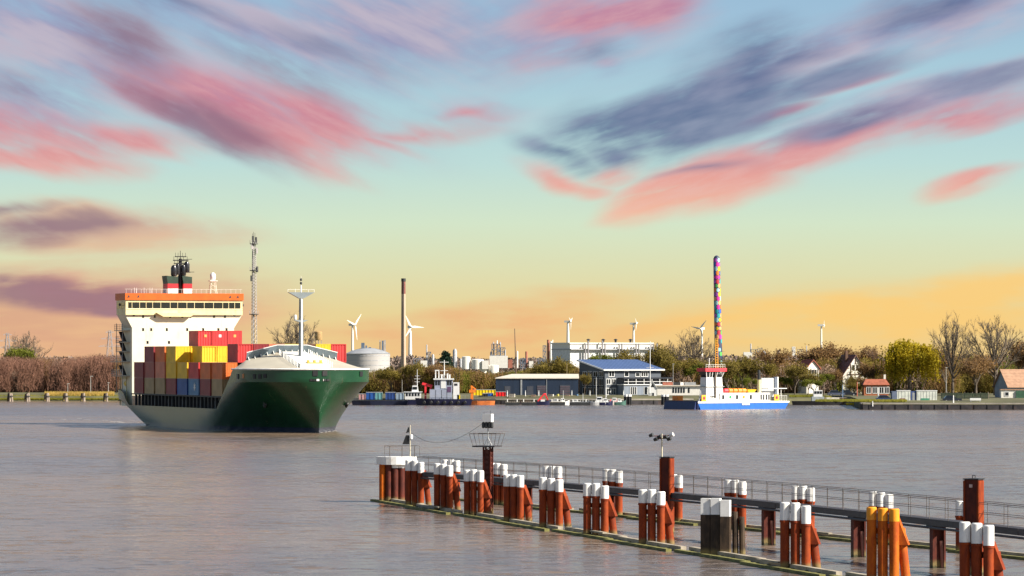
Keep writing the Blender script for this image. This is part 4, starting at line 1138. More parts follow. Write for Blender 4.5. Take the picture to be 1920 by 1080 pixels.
TREES = {
    'bare1': dome_tree(4, 14, 9.5), 'bare2': dome_tree(12, 14, 11.5),
    'bare3': tree_meshes(14, 14, 6, twigs=4, twig=V_twig, spread=0.5, up=0.22, trunk=0.22, kids=(3, 3)),
    'brown1': tree_meshes(21, 10, 6, V_brown, V_twig, 7, 0.20, 0.45, 2, spread=0.6, trunk=0.18, kids=(2, 3, 3)),
    'brown2': tree_meshes(27, 10, 6, V_brown, V_twig, 7, 0.20, 0.50, 2, spread=0.7, trunk=0.15, kids=(2, 3, 3)),
    'olive1': tree_meshes(33, 10, 6, V_olive, V_twig, 9, 0.21, 0.5, 1, spread=0.65, trunk=0.16, kids=(2, 3, 3)),
    'olive2': tree_meshes(39, 10, 6, V_olive, V_twig, 9, 0.21, 0.5, 1, spread=0.6, trunk=0.2, kids=(2, 3, 3)),
    'green1': tree_meshes(45, 9, 6, V_green, V_twig, 9, 0.21, 0.45, 1, spread=0.6, trunk=0.15, kids=(2, 3, 3)),
    'willow': willow_meshes(5, 12, 12.5), 'conifer': conifer_meshes(6, 11, 6.0)}
TREES['willow'][0].materials.append(V_bark)
TH = {'bare1': 14, 'bare2': 14, 'bare3': 14, 'brown1': 10, 'brown2': 10, 'olive1': 10, 'olive2': 10, 'green1': 9, 'willow': 12, 'conifer': 11}
def tree(kind, px, D, ytop, label, wide=1.0, rz=0.0, group=None, name=None):
    h = PZ(ytop, D) - GZ; k = h / TH[kind]
    nm = name or {'b': 'bare_tree' if kind.startswith('bare') else 'budding_tree', 'o': 'olive_tree_clump', 'g': 'leafy_tree', 'w': 'willow_tree', 'c': 'conifer_tree'}[kind[0]]
    t = thing(nm, label, 'tree', (PX(px, D), D, GZ - 0.1), rz, group); t.scale = (k * wide, k * wide, k)
    tm, cm = TREES[kind]
    link('trunk', tm, None, t); link('crown', cm, None, t); return t

def thicket(name, label, cat, prof, d0, d1, n, mats, weights, seed, twig_frac=0.35, size=0.42, per=330, clump=(2.2, 4.2), twig_len=2.4, jit=1.2):
    """a belt of scrub that reads as one mass: prof = [(px, y of the top)]"""
    rs = np.random.RandomState(seed); T = []; MI = []
    pxs = np.array([p[0] for p in prof]); ys = np.array([p[1] for p in prof])
    for i in range(n):
        px = rs.uniform(pxs[0], pxs[-1]); D = rs.uniform(d0, d1); top = PZ(float(np.interp(px, pxs, ys)), D) - abs(rs.normal()) * jit
        if rs.rand() < 0.4: top = GZ + (top - GZ) * rs.uniform(0.45, 0.95)
        h = max(1.5, top - GZ); r = rs.uniform(*clump)
        m = rs.choice(len(mats), p=weights)
        c0 = np.array([PX(px, D), D, GZ + h * 0.5])
        k = int(per * (1 - twig_frac)); q = rs.normal(size=(k, 3)); q /= np.linalg.norm(q, axis=1)[:, None]; q *= rs.uniform(0.55, 1.0, size=(k, 1)) ** 0.6
        c = c0 + q * np.array([r, r, h * 0.5]) + rs.normal(size=(k, 3)) * 0.25
        c[:, 2] = np.maximum(c[:, 2], GZ - 0.3)
        T.append(rand_tris(rs, c, size)); MI += [m] * k
        k2 = int(per * twig_frac); a = rs.uniform(-1, 1, size=(k2, 2)) * r
        z0 = GZ + h * rs.uniform(0.0, 0.75, size=k2); p0 = np.stack([c0[0] + a[:, 0], c0[1] + a[:, 1], z0], 1)
        dd = rs.normal(size=(k2, 3)) * 0.25 * twig_len; dd[:, 2] = twig_len * rs.uniform(0.5, 1.1, size=k2)
        p1 = p0 + dd; p1[:, 2] = np.minimum(p1[:, 2], GZ + h * (1 + 0.06 * rs.rand(k2)))
        T.append(slivers(p0, p1, rs.uniform(0.03, 0.07, size=k2))); MI += [m] * k2
    o = link(name, soup_mesh(name, np.concatenate(T), mats, MI)); return tag(o, label, cat, kind='stuff')
def grass(name, label, px0, px1, d_off, n, h0, h1, m, seed, depth=5.0, z=0.9):
    rs = np.random.RandomState(seed); sx = [p[0] for p in SHORE]; sy = [p[1] for p in SHORE]
    px = rs.uniform(px0, px1, n); D0 = 1040.0; x = (px - CXP) * D0 / FPX
    D = np.interp(x, sx, sy) + d_off + rs.uniform(0, depth, n); x = (px - CXP) * D / FPX
    p0 = np.stack([x, D, np.full(n, z) + 0.1 * rs.rand(n)], 1); p1 = p0 + np.stack([rs.normal(size=n) * .15, rs.normal(size=n) * .1, rs.uniform(h0, h1, n)], 1)
    o = link(name, soup_mesh(name, slivers(p0, p1, rs.uniform(.05, .14, n)), [m])); return tag(o, label, 'grass', kind='stuff')

# far woods along the horizon
V_far = leaf_mat('far_woods', (0.15, 0.115, 0.10), (0.21, 0.155, 0.125), 0.02, 0)  # haze of the distance put into the wood colour
thicket('far_wood', 'hazy brown woods along the far horizon', 'wood', [(-300, 668), (200, 667), (700, 669), (780, 666), (900, 671), (1060, 669), (1250, 664), (1400, 666), (1560, 662), (1700, 667), (2200, 664)], 2400, 2900, 520, [V_far], [1.0], 77, twig_frac=.15, size=1.1, per=170, clump=(6, 13), twig_len=4, jit=1.2)
# left bank
thicket('bank_wood', 'bare reddish brown wood along the left bank', 'wood', [(-260, 664), (0, 666), (60, 668), (130, 668), (180, 663), (230, 662), (330, 664), (480, 668)], 1088, 1128, 560, [V_red, V_twig, V_brown], [.72, .2, .08], 1, twig_frac=0.62, size=0.24, per=560, twig_len=3.4, clump=(1.6, 3.0), jit=0.7)
grass('reed_bed', 'dry golden reeds at the foot of the left bank wood', 84, 214, 2.0, 5000, 0.6, 1.7, V_reed, 2)
grass('bank_grass', 'green grass strip along the left bank', -200, 330, 1.3, 9000, 0.3, 0.8, V_grass, 3, depth=8)
grass('quay_grass', 'grass strip on the bank before the houses at right', 1480, 1700, 3.0, 6000, 0.25, 0.6, V_grass, 4, depth=8, z=1.6)
grass('slope_grass', 'rough grass on the sloping left bank at the water edge', -200, 330, 0.35, 9000, 0.2, 0.5, V_grass, 13, depth=0.7, z=0.35)
M_oldwood = mat('old_pale_timber', (0.26, 0.21, 0.17), 0.85, 0.35)
for k, px in enumerate((19, 51, 88, 123, 156, 199)):
    D = 1057; t = thing('mooring_dolphin', 'small wooden mooring dolphin off the left bank wood, %s from the left' % ORD[k], 'dolphin', (PX(px, D), D, 0), 0.2 * k, 'small dolphins off the left bank')
    for dx, dy, m, tx in ((-.48, 0, M_wood_b, .14), (-.02, -.2, M_oldwood, 0), (.42, .1, M_oldwood, -.12), (0, .5, M_wood_b, 0)):
        mb = MB(); mb.cyl((dx * 1.5, dy * 1.5, -1), (dx + tx, dy, 2.05 + rng.uniform(-.15, .15)), .30, .26, 8); mb.build('pile', m, t)
    mb = MB(); mb.cyl((0, 0, 1.2), (0, 0, 1.45), .74, .74, 10, caps=False); mb.build('binding', M_dark, t)
M_post = mat('pale_galvanised', (0.45, 0.43, 0.40), 0.5)
def lamp_post(px, y0, D, label, arm=0.8, w=0.09, head=True, m=None, group='lamp posts along the banks'):
    t = thing('lamp_post', label, 'lamp post', (PX(px, D), D, GZ - .3), 0, group); h = PZ(y0, D) - GZ + .3
    mb = MB(); mb.cyl((0, 0, 0), (0, 0, h), w, w * .6, 6); mb.build('pole', m or M_post, t)
    if head: mb = MB(); mb.box(-.15, arm, -.12, .12, h + .002, h + .14); mb.build('lamp_head', M_post, t)
lamp_post(127, 720, 1074, 'left lamp post before the bare wood on the left bank', .5)
lamp_post(170, 706, 1074, 'middle and tallest lamp post before the bare wood on the left bank', .6)
lamp_post(203, 718, 1074, 'lamp post on the left bank nearest the ship stern', .3)

def pylon(px, ytop, label, D=2500):
    h = PZ(ytop, D) - GZ; t = thing('power_pylon', label, 'pylon', (PX(px, D), D, GZ), 0.3, 'far power pylons'); m = mat('pylon_grey', (0.28, 0.26, 0.27), 0.6)
    mb = MB(); w0, w1 = 2.6, .5
    for sx in (-1, 1):
        for sy in (-1, 1): mb.bar((sx * w0, sy * w0, 0), (sx * w1, sy * w1, h), .34)
    mb.build('leg_frame', m, t)
    mb = MB(); n = 9
    for k in range(n):
        a, b = k / n, (k + 1) / n; wa, wb = lerp(w0, w1, a), lerp(w0, w1, b)
        mb.bar((-wa, -wa, h * a), (wb, -wb, h * b), .18); mb.bar((wa, -wa, h * a), (-wb, -wb, h * b), .18)
    mb.build('bracing', m, t)['kind'] = 'stuff'
    for f, L in ((.62, 7.0), (.80, 5.6), (.96, 2.6)):
        mb = MB(); mb.bar((-L, 0, h * f), (L, 0, h * f), .32); mb.bar((-L, 0, h * f), (0, 0, h * f + 1.3), .22); mb.bar((L, 0, h * f), (0, 0, h * f + 1.3), .22); mb.build('cross_arm', m, t)
pylon(14, 625, 'power pylon at the left edge behind the bare tree')
pylon(206, 620, 'power pylon above the wood beside the ship bridge house')
tree('bare2', 46, 1290, 624, 'bare round tree rising above the left bank wood', 1.0)
tree('green1', 48, 1200, 652, 'yellow green bush below the bare tree above the left wood', 1.0, name='leafy_bush')
tree('bare1', 556, 1260, 597, 'bare grey tree behind the ship foremast', 1.05)
def tan_tank():
    D = 1300; t = thing('tan_tank', 'tan drum shaped tank beside the bare tree behind the foremast', 'tank', (PX(597, D), D, GZ)); z = PZ(621, D) - GZ; z0 = PZ(638, D) - GZ
    mb = MB(); mb.lathe([(1.1, z0), (1.2, z0 + .2), (1.2, z - .25), (.7, z)], n=16); mb.build('drum', mat('tan_drum', (0.42, 0.27, 0.12)), t, smooth=True)
    for a in range(4): mb = MB(); mb.bar((.9 * math.cos(a * 1.57), .9 * math.sin(a * 1.57), 0), (.9 * math.cos(a * 1.57), .9 * math.sin(a * 1.57), z0), .2); mb.build('leg', M_grey, t)
tan_tank()
def radio_tower():
    D = 1300; z = PZ(452, D) - GZ; t = thing('radio_tower', 'tall lattice radio tower rising behind the ship', 'tower', (PX(476, D), D, GZ), .35)
    m = mat('tower_grey', (0.40, 0.37, 0.36), .5); zs = [0, PZ(590, D) - GZ, PZ(508, D) - GZ, z]; ws = [1.15, .85, .72, .55]
    for k in range(3):
        mb = MB()
        for a in range(3):
            c, s_ = math.cos(a * 2.094), math.sin(a * 2.094); mb.cyl((ws[k] * c, ws[k] * s_, zs[k]), (ws[k+1] * c, ws[k+1] * s_, zs[k+1]), .13, .11, 6)
        leg = mb.build('chord_set', m, t)
        mb = MB(); n = 14
        for j in range(n):
            za, zb = lerp(zs[k], zs[k+1], j / n), lerp(zs[k], zs[k+1], (j + 1) / n); wa, wb = lerp(ws[k], ws[k+1], j / n), lerp(ws[k], ws[k+1], (j + 1) / n)
            for a in range(3):
                c, s_, c2, s2 = math.cos(a * 2.094), math.sin(a * 2.094), math.cos((a + 1) * 2.094), math.sin((a + 1) * 2.094)
                mb.bar((wa * c, wa * s_, za), (wb * c2, wb * s2, zb), .09); mb.bar((wa * c, wa * s_, za), (wa * c2, wa * s2, za), .08)
        mb.build('bracing', m, leg)['kind'] = 'stuff'
    for py, w in ((590, 1.5), (508, 1.35), (458, 1.3)):
        zz = PZ(py, D) - GZ; mb = MB(); mb.lathe([(w, 0), (w, .25)], (0, 0, zz), 12); pf = mb.build('platform', M_dark, t)
        mb = MB()
        for a in range(8): mb.bar((w * math.cos(a * .785), w * math.sin(a * .785), zz + .2), (w * math.cos(a * .785), w * math.sin(a * .785), zz + 1.3), .07)
        mb.build('railing', m, pf)
    for py, dx in ((505, .9), (522, -1.0), (470, .8), (462, -.8), (450, .5), (448, -.5)):
        zz = PZ(py, D) - GZ; mb = MB(); mb.box(dx - .3, dx + .3, -.8, -.5, zz - .9, zz + .9); mb.build('antenna_panel', M_dark if py > 500 or py < 455 else m, t)
    mb = MB()
    for dx in (-.45, -.1, .35): mb.cyl((dx, 0, z), (dx, 0, PZ(434 + 8 * abs(dx), D) - GZ), .07, .05, 5)
    mb.build('top_aerials', M_dark, t)
    mb = MB(); mb.box(-.12, .12, -.3, -.1, 0, z); mb.build('cable_ladder', M_dark, t)
radio_tower()

# ------------------------------------------------------------------ far industry
M_fwhite = mat('far_white', (0.72, 0.69, 0.64), 0.6, .06); M_fgrey = mat('far_grey', (0.36, 0.36, 0.38), .6); M_fblue = mat('far_blue_steel', (0.10, 0.14, 0.20), .6); M_frust = mat('far_rust', (0.35, 0.12, 0.08), .7)
def chimney():
    D = 2000; t = thing('factory_chimney', 'tall slim chimney with dark red top behind the tug', 'chimney', (PX(756.5, D), D, GZ)); z1 = PZ(551, D) - GZ; z2 = PZ(522, D) - GZ
    mb = MB(); mb.lathe([(1.25, 0), (1.02, z1)], n=20); mb.build('shaft', mat('chimney_tan', (0.46, 0.34, 0.25), .8, .1, .1), t, smooth=True)
    mb = MB(); mb.lathe([(1.04, z1 + .01), (.98, z2 - 1.5)], n=20); mb.build('red_section', mat('chimney_red', (0.20, 0.07, 0.06), .8), t, smooth=True)
    mb = MB(); mb.lathe([(1.12, z2 - 1.49), (1.12, z2)], n=20); mb.build('crown_ring', M_dark, t, smooth=True)
    mb = MB(); mb.box(-.2, .2, -1.35, -1.2, 0, z2); mb.build('ladder', M_dark, t)
chimney()
def turbine(px, yhub, label, D, L, rot, yaw, r=1.7):
    t = thing('wind_turbine', label, 'wind turbine', (PX(px, D), D, GZ), yaw, 'wind turbines on the horizon'); h = PZ(yhub, D) - GZ
    mb = MB(); mb.cyl((0, 0, 0), (0, 0, h - .8), r, r * .6, 12); mb.build('tower', M_fwhite, t, smooth=True)
    mb = MB(); mb.box(-1.3, 1.3, -3.0, 5.0, h - 1.3, h + 1.5); mb.build('nacelle', M_fwhite, t)
    mb = MB(); mb.lathe([(1.5, 0), (1.3, 1.2), (.4, 2.2)], n=10); mb.v = [(x, -3.0 - z, y + h) for x, y, z in mb.v]; hb = mb.build('hub', M_fwhite, t, smooth=True)
    for k in range(3):
        a = rot + k * 2.0944; mb = MB(); c, s_ = math.cos(a), math.sin(a)
        def q(rad, wd, th): return (rad * c - wd * s_, -3.9 + th, h + rad * s_ + wd * c)
        mb.frustum([q(1, -.7, -.3), q(1, .9, -.3), q(1, .9, .3), q(1, -.7, .3)], [q(L * .25, -.9, -.25), q(L * .25, 1.6, -.25), q(L * .25, 1.6, .25), q(L * .25, -.9, .25)])
        mb.frustum([q(L * .25, -.9, -.25), q(L * .25, 1.6, -.25), q(L * .25, 1.6, .25), q(L * .25, -.9, .25)], [q(L, -.15, -.08), q(L, .25, -.08), q(L, .25, .08), q(L, -.15, .08)])
        mb.build('blade', M_fwhite, hb)
turbine(661, 609, 'wind turbine left of the chimney above the grey tank', 5200, 20, 2.85, R(60), 2.0)
turbine(769, 613, 'white wind turbine just right of the tall chimney', 4600, 15, 2.05, R(20), 2.4)
turbine(1065, 603, 'wind turbine above the left end of the white hall', 5600, 11, .5, R(75), 2.6)
turbine(1188, 607, 'wind turbine above the right half of the white hall', 5600, 10, .2, R(75), 2.0)
turbine(1316, 616, 'wind turbine left of the patchwork mast', 5600, 15, 2.95, R(-35), 1.8)
turbine(1540, 610, 'lone wind turbine above the house roofs at right', 5800, 7, 1.4, R(80), 1.7)
def grey_tank():
    D = 1500; t = thing('storage_tank', 'large grey domed storage tank right of the ship bow', 'tank', (PX(690, D), D, GZ)); z1 = PZ(663, D) - GZ; z2 = PZ(652, D) - GZ; r = 8.0
    mb = MB(); mb.lathe([(r, 0), (r, z1)], n=40); mb.build('shell', mat('tank_grey', (0.40, 0.38, 0.37), .45, .12, .25, stretch=(.15, .15, 2.5)), t, smooth=True)
    mb = MB(); mb.lathe([(r + .15, z1 + .002), (r * .7, z1 + (z2 - z1) * .55), (r * .35, z1 + (z2 - z1) * .88), (.6, z2)], n=40); mb.build('dome', mat('tank_dome', (0.34, 0.35, 0.37), .35, .1, .3), t, smooth=True)
    for k in range(6):
        mb = MB(); mb.lathe([(r + .06, z1 * (k + .5) / 6), (r + .06, z1 * (k + .5) / 6 + .25)], n=40); mb.build('ring', M_fgrey, t)
    for dx, h, w in ((-1.8, 2.6, 1.2), (-.6, 1.6, .6), (.8, 1.0, .8), (4.4, 3.6, .35), (5.4, 3.4, .7), (6.2, 3.6, .45)):
        mb = MB(); mb.box(dx - w / 2, dx + w / 2, -1 - w, -1, z2 - 1.2, z2 + h - .8); mb.build('roof_fitting', M_fblue if w > .5 else M_fgrey, t)
grey_tank()
def process_unit(px, D, spec, label, name='process_unit', cat='refinery'):
    """spec: list of (px, half width px, y bottom, y top, kind)"""
    t = thing(name, label, cat, (PX(px, D), D, GZ)); kpx = D / FPX; rr = random.Random(int(px))
    for (x, w, yb, yt, kind) in spec:
        dx = (x - px) * kpx; r = w * kpx; z0 = PZ(yb, D) - GZ; z1 = PZ(yt, D) - GZ
        if kind == 'col':
            mb = MB(); mb.lathe([(r, z0), (r, z1 - r), (r * .5, z1)], (dx, rr.uniform(-3, 3), 0), 10); mb.build('column', rr.choice([M_fwhite, M_fgrey, M_fgrey]), t, smooth=True)
        elif kind == 'redcol':
            mb = MB(); mb.lathe([(r, z0), (r, z1)], (dx, 0, 0), 10); mb.build('stack', M_frust, t, smooth=True)
        elif kind == 'box':
            mb = MB(); mb.box(dx - r, dx + r, -3, 3, z0, z1); mb.build('hall', M_fwhite, t)
        elif kind == 'redbox':
            mb = MB(); mb.box(dx - r, dx + r, -3, 3, z0, z1); mb.build('hall', M_frust, t)
        elif kind == 'tank':
            mb = MB(); mb.lathe([(r, z0), (r, z1 - r * .12), (r * .5, z1 - .02), (.1, z1)], (dx, 0, 0), 18); mb.build('tank', M_fwhite, t, smooth=True)
        elif kind == 'frame':
            mb = MB(); n = max(2, int((z1 - z0) / 2.6))
            for sx in (-1, -.33, .33, 1): mb.bar((dx + sx * r, -2, z0), (dx + sx * r, -2, z1), .35)
            for k in range(n + 1):
                z = lerp(z0, z1, k / n); mb.box(dx - r, dx + r, -2.2, 2.2, z - .15, z + .15)
                if k < n: mb.bar((dx - r, -2, z), (dx + r, -2, lerp(z0, z1, (k + 1) / n)), .25)
            mb.build('steel_frame', M_fblue, t)
process_unit(935, 2100, [(935, 17, 690, 667, 'box'), (930, 8, 667, 645, 'frame'), (941, 6, 667, 652, 'frame'), (925, 1, 667, 641, 'col'), (932, 1.1, 667, 638, 'col'), (938, 1.2, 667, 641, 'col'), (947, 1.5, 670, 655, 'col'), (957, 4, 690, 674, 'redbox'), (921, 2, 670, 659, 'col')],
             'blue steel process unit on a white block in the middle distance')
process_unit(1025, 2300, [(1021, 3, 680, 648, 'frame'), (1028, 2.4, 680, 637, 'redcol'), (1033, 2.4, 680, 640, 'col'), (1036, 1, 680, 637, 'col'), (1044, 5, 690, 652, 'frame'), (1012, 5, 690, 672, 'frame'), (1052, 3, 690, 660, 'col')], 'pair of tall refinery columns left of the white hall')
process_unit(986, 2200, [(970, 1.6, 690, 658, 'col'), (987, 2.2, 690, 659, 'redcol'), (981, 5, 690, 672, 'frame'), (996, 4, 690, 677, 'box')], 'low refinery stacks between the process unit and the columns')
process_unit(800, 2300, [(800, 1.2, 690, 646, 'col'), (805, 3, 690, 660, 'frame'), (812, 2.5, 690, 664, 'col'), (795, 6, 690, 676, 'box'), (783, 7, 690, 672, 'frame')], 'thin refinery masts right of the chimney')
process_unit(870, 1700, [(853, 4, 690, 654, 'col'), (864, 2, 690, 672, 'col'), (874, 8, 692, 668, 'tank'), (895, 12, 692, 673, 'tank'), (910, 6, 692, 676, 'box'), (925, 10, 700, 684, 'tank'), (905, 9, 700, 688, 'tank')], 'white storage tanks and silo right of the conifer', 'tank_farm', 'tanks')
process_unit(1415, 3500, [(1408, 1.2, 672, 644, 'col'), (1414, 6, 672, 655, 'frame'), (1425, 4, 672, 653, 'frame'), (1402, 8, 672, 660, 'box'), (1432, 5, 672, 658, 'col'), (1460, 2.5, 672, 656, 'col'), (1488, 3, 672, 650, 'box'), (1500, 5, 672, 655, 'frame'), (1512, 1, 672, 648, 'col')], 'tiny refinery skyline above the trees right of the patchwork mast')
def white_hall():
    D = 1500; t = thing('white_hall', 'long white industrial hall behind the dark blue office', 'hall', (PX(1147, D), D, GZ), R(24)); k = D / FPX; z1 = PZ(645, D) - GZ; z0 = 0; zm = PZ(656, D) - GZ; L = 157 * k / 2 / math.cos(R(24))
    mb = MB(); mb.box(-L, L, 0, 16, zm + .4, z1); mb.build('upper_wall', M_fwhite, t); mb = MB(); mb.box(-L, L, .02, 16, z0, zm - .002); mb.build('lower_wall', mat('hall_lower', (0.62, 0.62, 0.62)), t)
    mb = MB(); mb.box(-L - .2, L + .2, -1.2, 16, zm, zm + .398); mb.build('gallery', M_fgrey, t); mb = MB(); mb.box(-L - .3, L + .3, -.3, 16.2, z1 + .002, z1 + .5); mb.build('roof', M_fwhite, t)
    for px in (1094, 1099, 1126, 1131, 1158, 1163, 1190, 1195, 1218, 1223, 1230):
        mb = MB(); dx = (px - 1147) * k / math.cos(R(24)); mb.box(dx - .22, dx + .22, -1.7, -1.25, 0, z1 + (1.2 if px in (1126, 1099) else .2)); mb.build('frame_post', mat('frame_grey', (0.20, 0.19, 0.20)), t)
    for dx in (-8, -2, 3, 9): mb = MB(); mb.lathe([(.4, 0), (.4, .8), (.9, 1.0), (.2, 1.4)], (dx, 3, z1 + .5), 8); mb.build('roof_vent', M_dark, t)
white_hall()
def wooden_mast():
    D = 1062; t = thing('timber_mast', 'lone dark timber mast above the scrub left of the refinery columns', 'mast', (PX(967.5, D), D, GZ)); h = PZ(616, D) - GZ
    mb = MB(); mb.cyl((0, 0, 0), (-.1, 0, h * .55), .2, .17, 8); mb.cyl((-.1, 0, h * .55), (-.35, 0, h), .14, .09, 8); mb.build('pole', mat('dark_pole', (0.16, 0.10, 0.07)), t)
    mb = MB(); mb.box(-.3, .1, -.2, .2, h * .53, h * .56); mb.build('clamp', M_dark, t)
wooden_mast()

# ------------------------------------------------------------------ scrub belts and single trees
thicket('centre_scrub', 'olive brown scrub behind the moored work boats', 'scrub', [(600, 694), (690, 700), (720, 690), (745, 694), (770, 683), (800, 690), (822, 680), (850, 688), (880, 694), (930, 698), (1000, 692), (1040, 676), (1070, 684), (1100, 686), (1180, 680), (1240, 670)], 1062, 1100, 440, [V_olive, V_brown, V_twig, V_green], [.47, .36, .13, .04], 21, twig_frac=.3, size=.25, per=820, jit=.8)
thicket('right_scrub', 'brown and olive scrub behind the houses at right', 'scrub', [(1230, 676), (1300, 672), (1380, 674), (1440, 676), (1500, 672), (1560, 662), (1620, 666), (1660, 676), (1760, 664), (1830, 662), (1920, 655), (2150, 655)], 1062, 1110, 560, [V_olive, V_brown, V_twig, V_green], [.34, .40, .22, .04], 22, twig_frac=.34, size=.25, per=820, jit=.8)
TR = [('brown2', 822, 1058, 684, 'reddish brown round shrub tree left of the conifer', 1.3), ('olive1', 735, 1056, 690, 'olive tree above the blue skips on the barge', 1.3), ('olive2', 775, 1056, 678, 'olive tree behind the white work boat mast', 1.1),
      ('conifer', 835, 1180, 655, 'dark conifer standing above the grey tug', 1.0), ('olive2', 1020, 1056, 680, 'olive tree left above the dark shed', 1.2), ('olive1', 1045, 1058, 672, 'tallest olive tree between dark shed and white hall', 1.1),
      ('olive2', 1096, 1020, 700, 'small tree in the gap between dark shed and office', .8), ('green1', 1127, 1120, 664, 'small yellow green tree behind the office roof', .9), ('olive1', 1188, 1120, 658, 'brown olive tree behind the right end of the office roof', .9),
      ('bare2', 1262, 1150, 640, 'bare grey tree left of the larger bare tree behind the ferry', 1.0), ('bare1', 1302, 1150, 624, 'large bare grey tree behind the patchwork mast', 1.3), ('olive1', 1248, 1062, 650, 'tall olive tree just right of the office', .8),
      ('olive2', 1275, 1058, 668, 'olive tree above the white quay building', 1.1), ('green1', 1300, 1052, 683, 'bright green bush tree left of the ferry wheelhouse', 1.2), ('olive1', 1392, 1040, 670, 'olive tree right of the patchwork mast', 1.2), ('green1', 1410, 1026, 708, 'low green bush behind the ferry stern deck', 1.0),
      ('brown1', 1453, 1075, 656, 'round brown tree behind the ferry stern ramp', 1.0), ('olive2', 1490, 1028, 682, 'olive tree left of the red roofed house', 1.2), ('green1', 1545, 1020, 700, 'green bush in front of the red roofed house', 1.0), ('brown2', 1550, 1085, 646, 'tall brown tree between the two houses', 1.35), ('brown1', 1600, 1090, 652, 'brown tree behind the half timbered house', 1.2),
      ('bare3', 1655, 1080, 645, 'bare tree left of the yellow willow', .9), ('brown1', 1638, 1028, 682, 'brown tree covering the right of the half timbered house', 1.0), ('brown2', 1568, 1026, 694, 'brown bush left below the half timbered gable', .8), ('olive1', 1592, 1020, 707, 'pale budding tree before the half timbered house', .8), ('brown1', 1617, 1016, 709, 'low brown tree just left of the brick cottage', .9), ('green1', 1528, 1010, 711, 'low green bush hiding the foot of the red roofed house', 1.5), ('olive1', 1603, 1008, 718, 'low olive bush under the half timbered gable', 1.5), ('olive2', 1515, 1016, 697, 'olive bush under the red roofed house', 1.3), ('olive2', 1432, 1040, 676, 'olive tree right of the pointed gable behind the ferry', 1.0), ('olive1', 1365, 1036, 676, 'olive tree just right of the ferry wheelhouse', 1.2), ('green1', 1470, 1030, 706, 'green bush behind the ferry stern canopy', 1.1),
      ('willow', 1706, 1022, 636, 'large yellow green weeping willow', 1.0), ('bare1', 1786, 1010, 597, 'left of the two tall bare trees right of the willow', .85), ('bare2', 1866, 1010, 596, 'right and wider of the two tall bare trees', 1.0),
      ('brown2', 1830, 1000, 668, 'brown tree below the two tall bare trees', 1.2), ('brown1', 1905, 1020, 640, 'brown tree at the right edge above the tan roof', 1.1), ('brown1', 1775, 1030, 655, 'brown tree between willow and bare trees', .9), ('olive1', 1625, 1075, 676, 'olive tree between the house and the willow', .9)]
for k, (kind, px, D, yt, lab, w) in enumerate(TR): tree(kind, px, D, yt, lab, w, rz=k * 1.7)
# ------------------------------------------------------------------ waterfront buildings
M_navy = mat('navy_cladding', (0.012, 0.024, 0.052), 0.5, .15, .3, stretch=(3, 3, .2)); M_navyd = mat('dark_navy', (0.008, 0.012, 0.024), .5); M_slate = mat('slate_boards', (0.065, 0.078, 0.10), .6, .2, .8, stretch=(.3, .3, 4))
M_bluegrey = mat('blue_grey_boards', (0.17, 0.20, 0.25), .6, .12, .6, stretch=(4, 4, .3)); M_blueroof = mat('blue_metal_roof', (0.10, 0.16, 0.33), .38, .08, .3, stretch=(4, 1, 1)); M_trim = mat('white_trim', (0.72, 0.72, 0.71), .5, .05); M_paleroof = mat('pale_roof_sheet', (0.60, 0.54, 0.46), .6, .08)
def window(parent, x0, x1, z0, z1, y=0.0, frame=True, bars=0, m=None):
    """window on a wall facing -y at y"""
    mb = MB(); mb.box(x0, x1, y - .05, y - .005, z0, z1); w = mb.build('window', m or M_glass, parent)
    if frame:
        f = .13; mb = MB(); mb.box(x0 - f, x1 + f, y - .09, y - .052, z0 - f, z0); mb.box(x0 - f, x1 + f, y - .09, y - .052, z1, z1 + f); mb.box(x0 - f, x0, y - .09, y - .052, z0, z1); mb.box(x1, x1 + f, y - .09, y - .052, z0, z1)
        for k in range(bars): xx = lerp(x0, x1, (k + 1) / (bars + 1)); mb.box(xx - .05, xx + .05, y - .09, y - .052, z0, z1)
        mb.build('window_frame', M_trim, w)
    return w
def dark_shed():
    D = 1016; k = D / FPX; t = thing('dark_shed', 'long low navy shed with pale roof on the quay', 'shed', (PX(1007, D), D, GZ - .4)); L = 155 * k / 2; h = PZ(710, D) - GZ + .4; ht = PZ(704, D) - GZ + .4
    mb = MB(); mb.box(-L, L, 0, 9, 0, h); mb.build('wall', M_navy, t)
    mb = MB(); mb.frustum([(-L - .2, -.25, h + .003), (L + .15, -.25, h + .003), (L + .15, 9.2, h + .003), (-L - .2, 9.2, h + .003)], [(-L - .1, -.25, h + .22), (L + .15, -.25, h + .22), (L + .15, 6, ht + .35), (-L + 4.0, 6, ht + .35)]); mb.build('roof', M_paleroof, t)
    def bx(pa, pb, ya, yb, nm, m, d=.06):
        mb = MB(); mb.box((pa - 1007) * k, (pb - 1007) * k, -d, -.004, PZ(yb, D) - GZ + .4, PZ(ya, D) - GZ + .4); return mb.build(nm, m, t)
    md = mat('grey_door', (0.05, 0.055, 0.075), .6)
    bx(946, 957, 724, 747, 'door', md); bx(988, 1000, 724, 747, 'door', md)
    for pa, pb in ((1007, 1024), (1050, 1069)):
        r = bx(pa, pb, 722, 747, 'roller_door', md)
        for q in range(6):
            z = PZ(726 + q * 4, D) - GZ + .4; mb = MB(); mb.box((pa - 1007) * k + .05, (pb - 1007) * k - .05, -.10, -.062, z, z + .16); mb.build('slat', mat('plum_slat', (0.12, 0.07, 0.09)), r)
    bx(976, 979, 712, 747, 'downpipe', M_grey, .12); bx(1024.5, 1025.5, 710, 747, 'downpipe', M_grey, .12)
dark_shed()
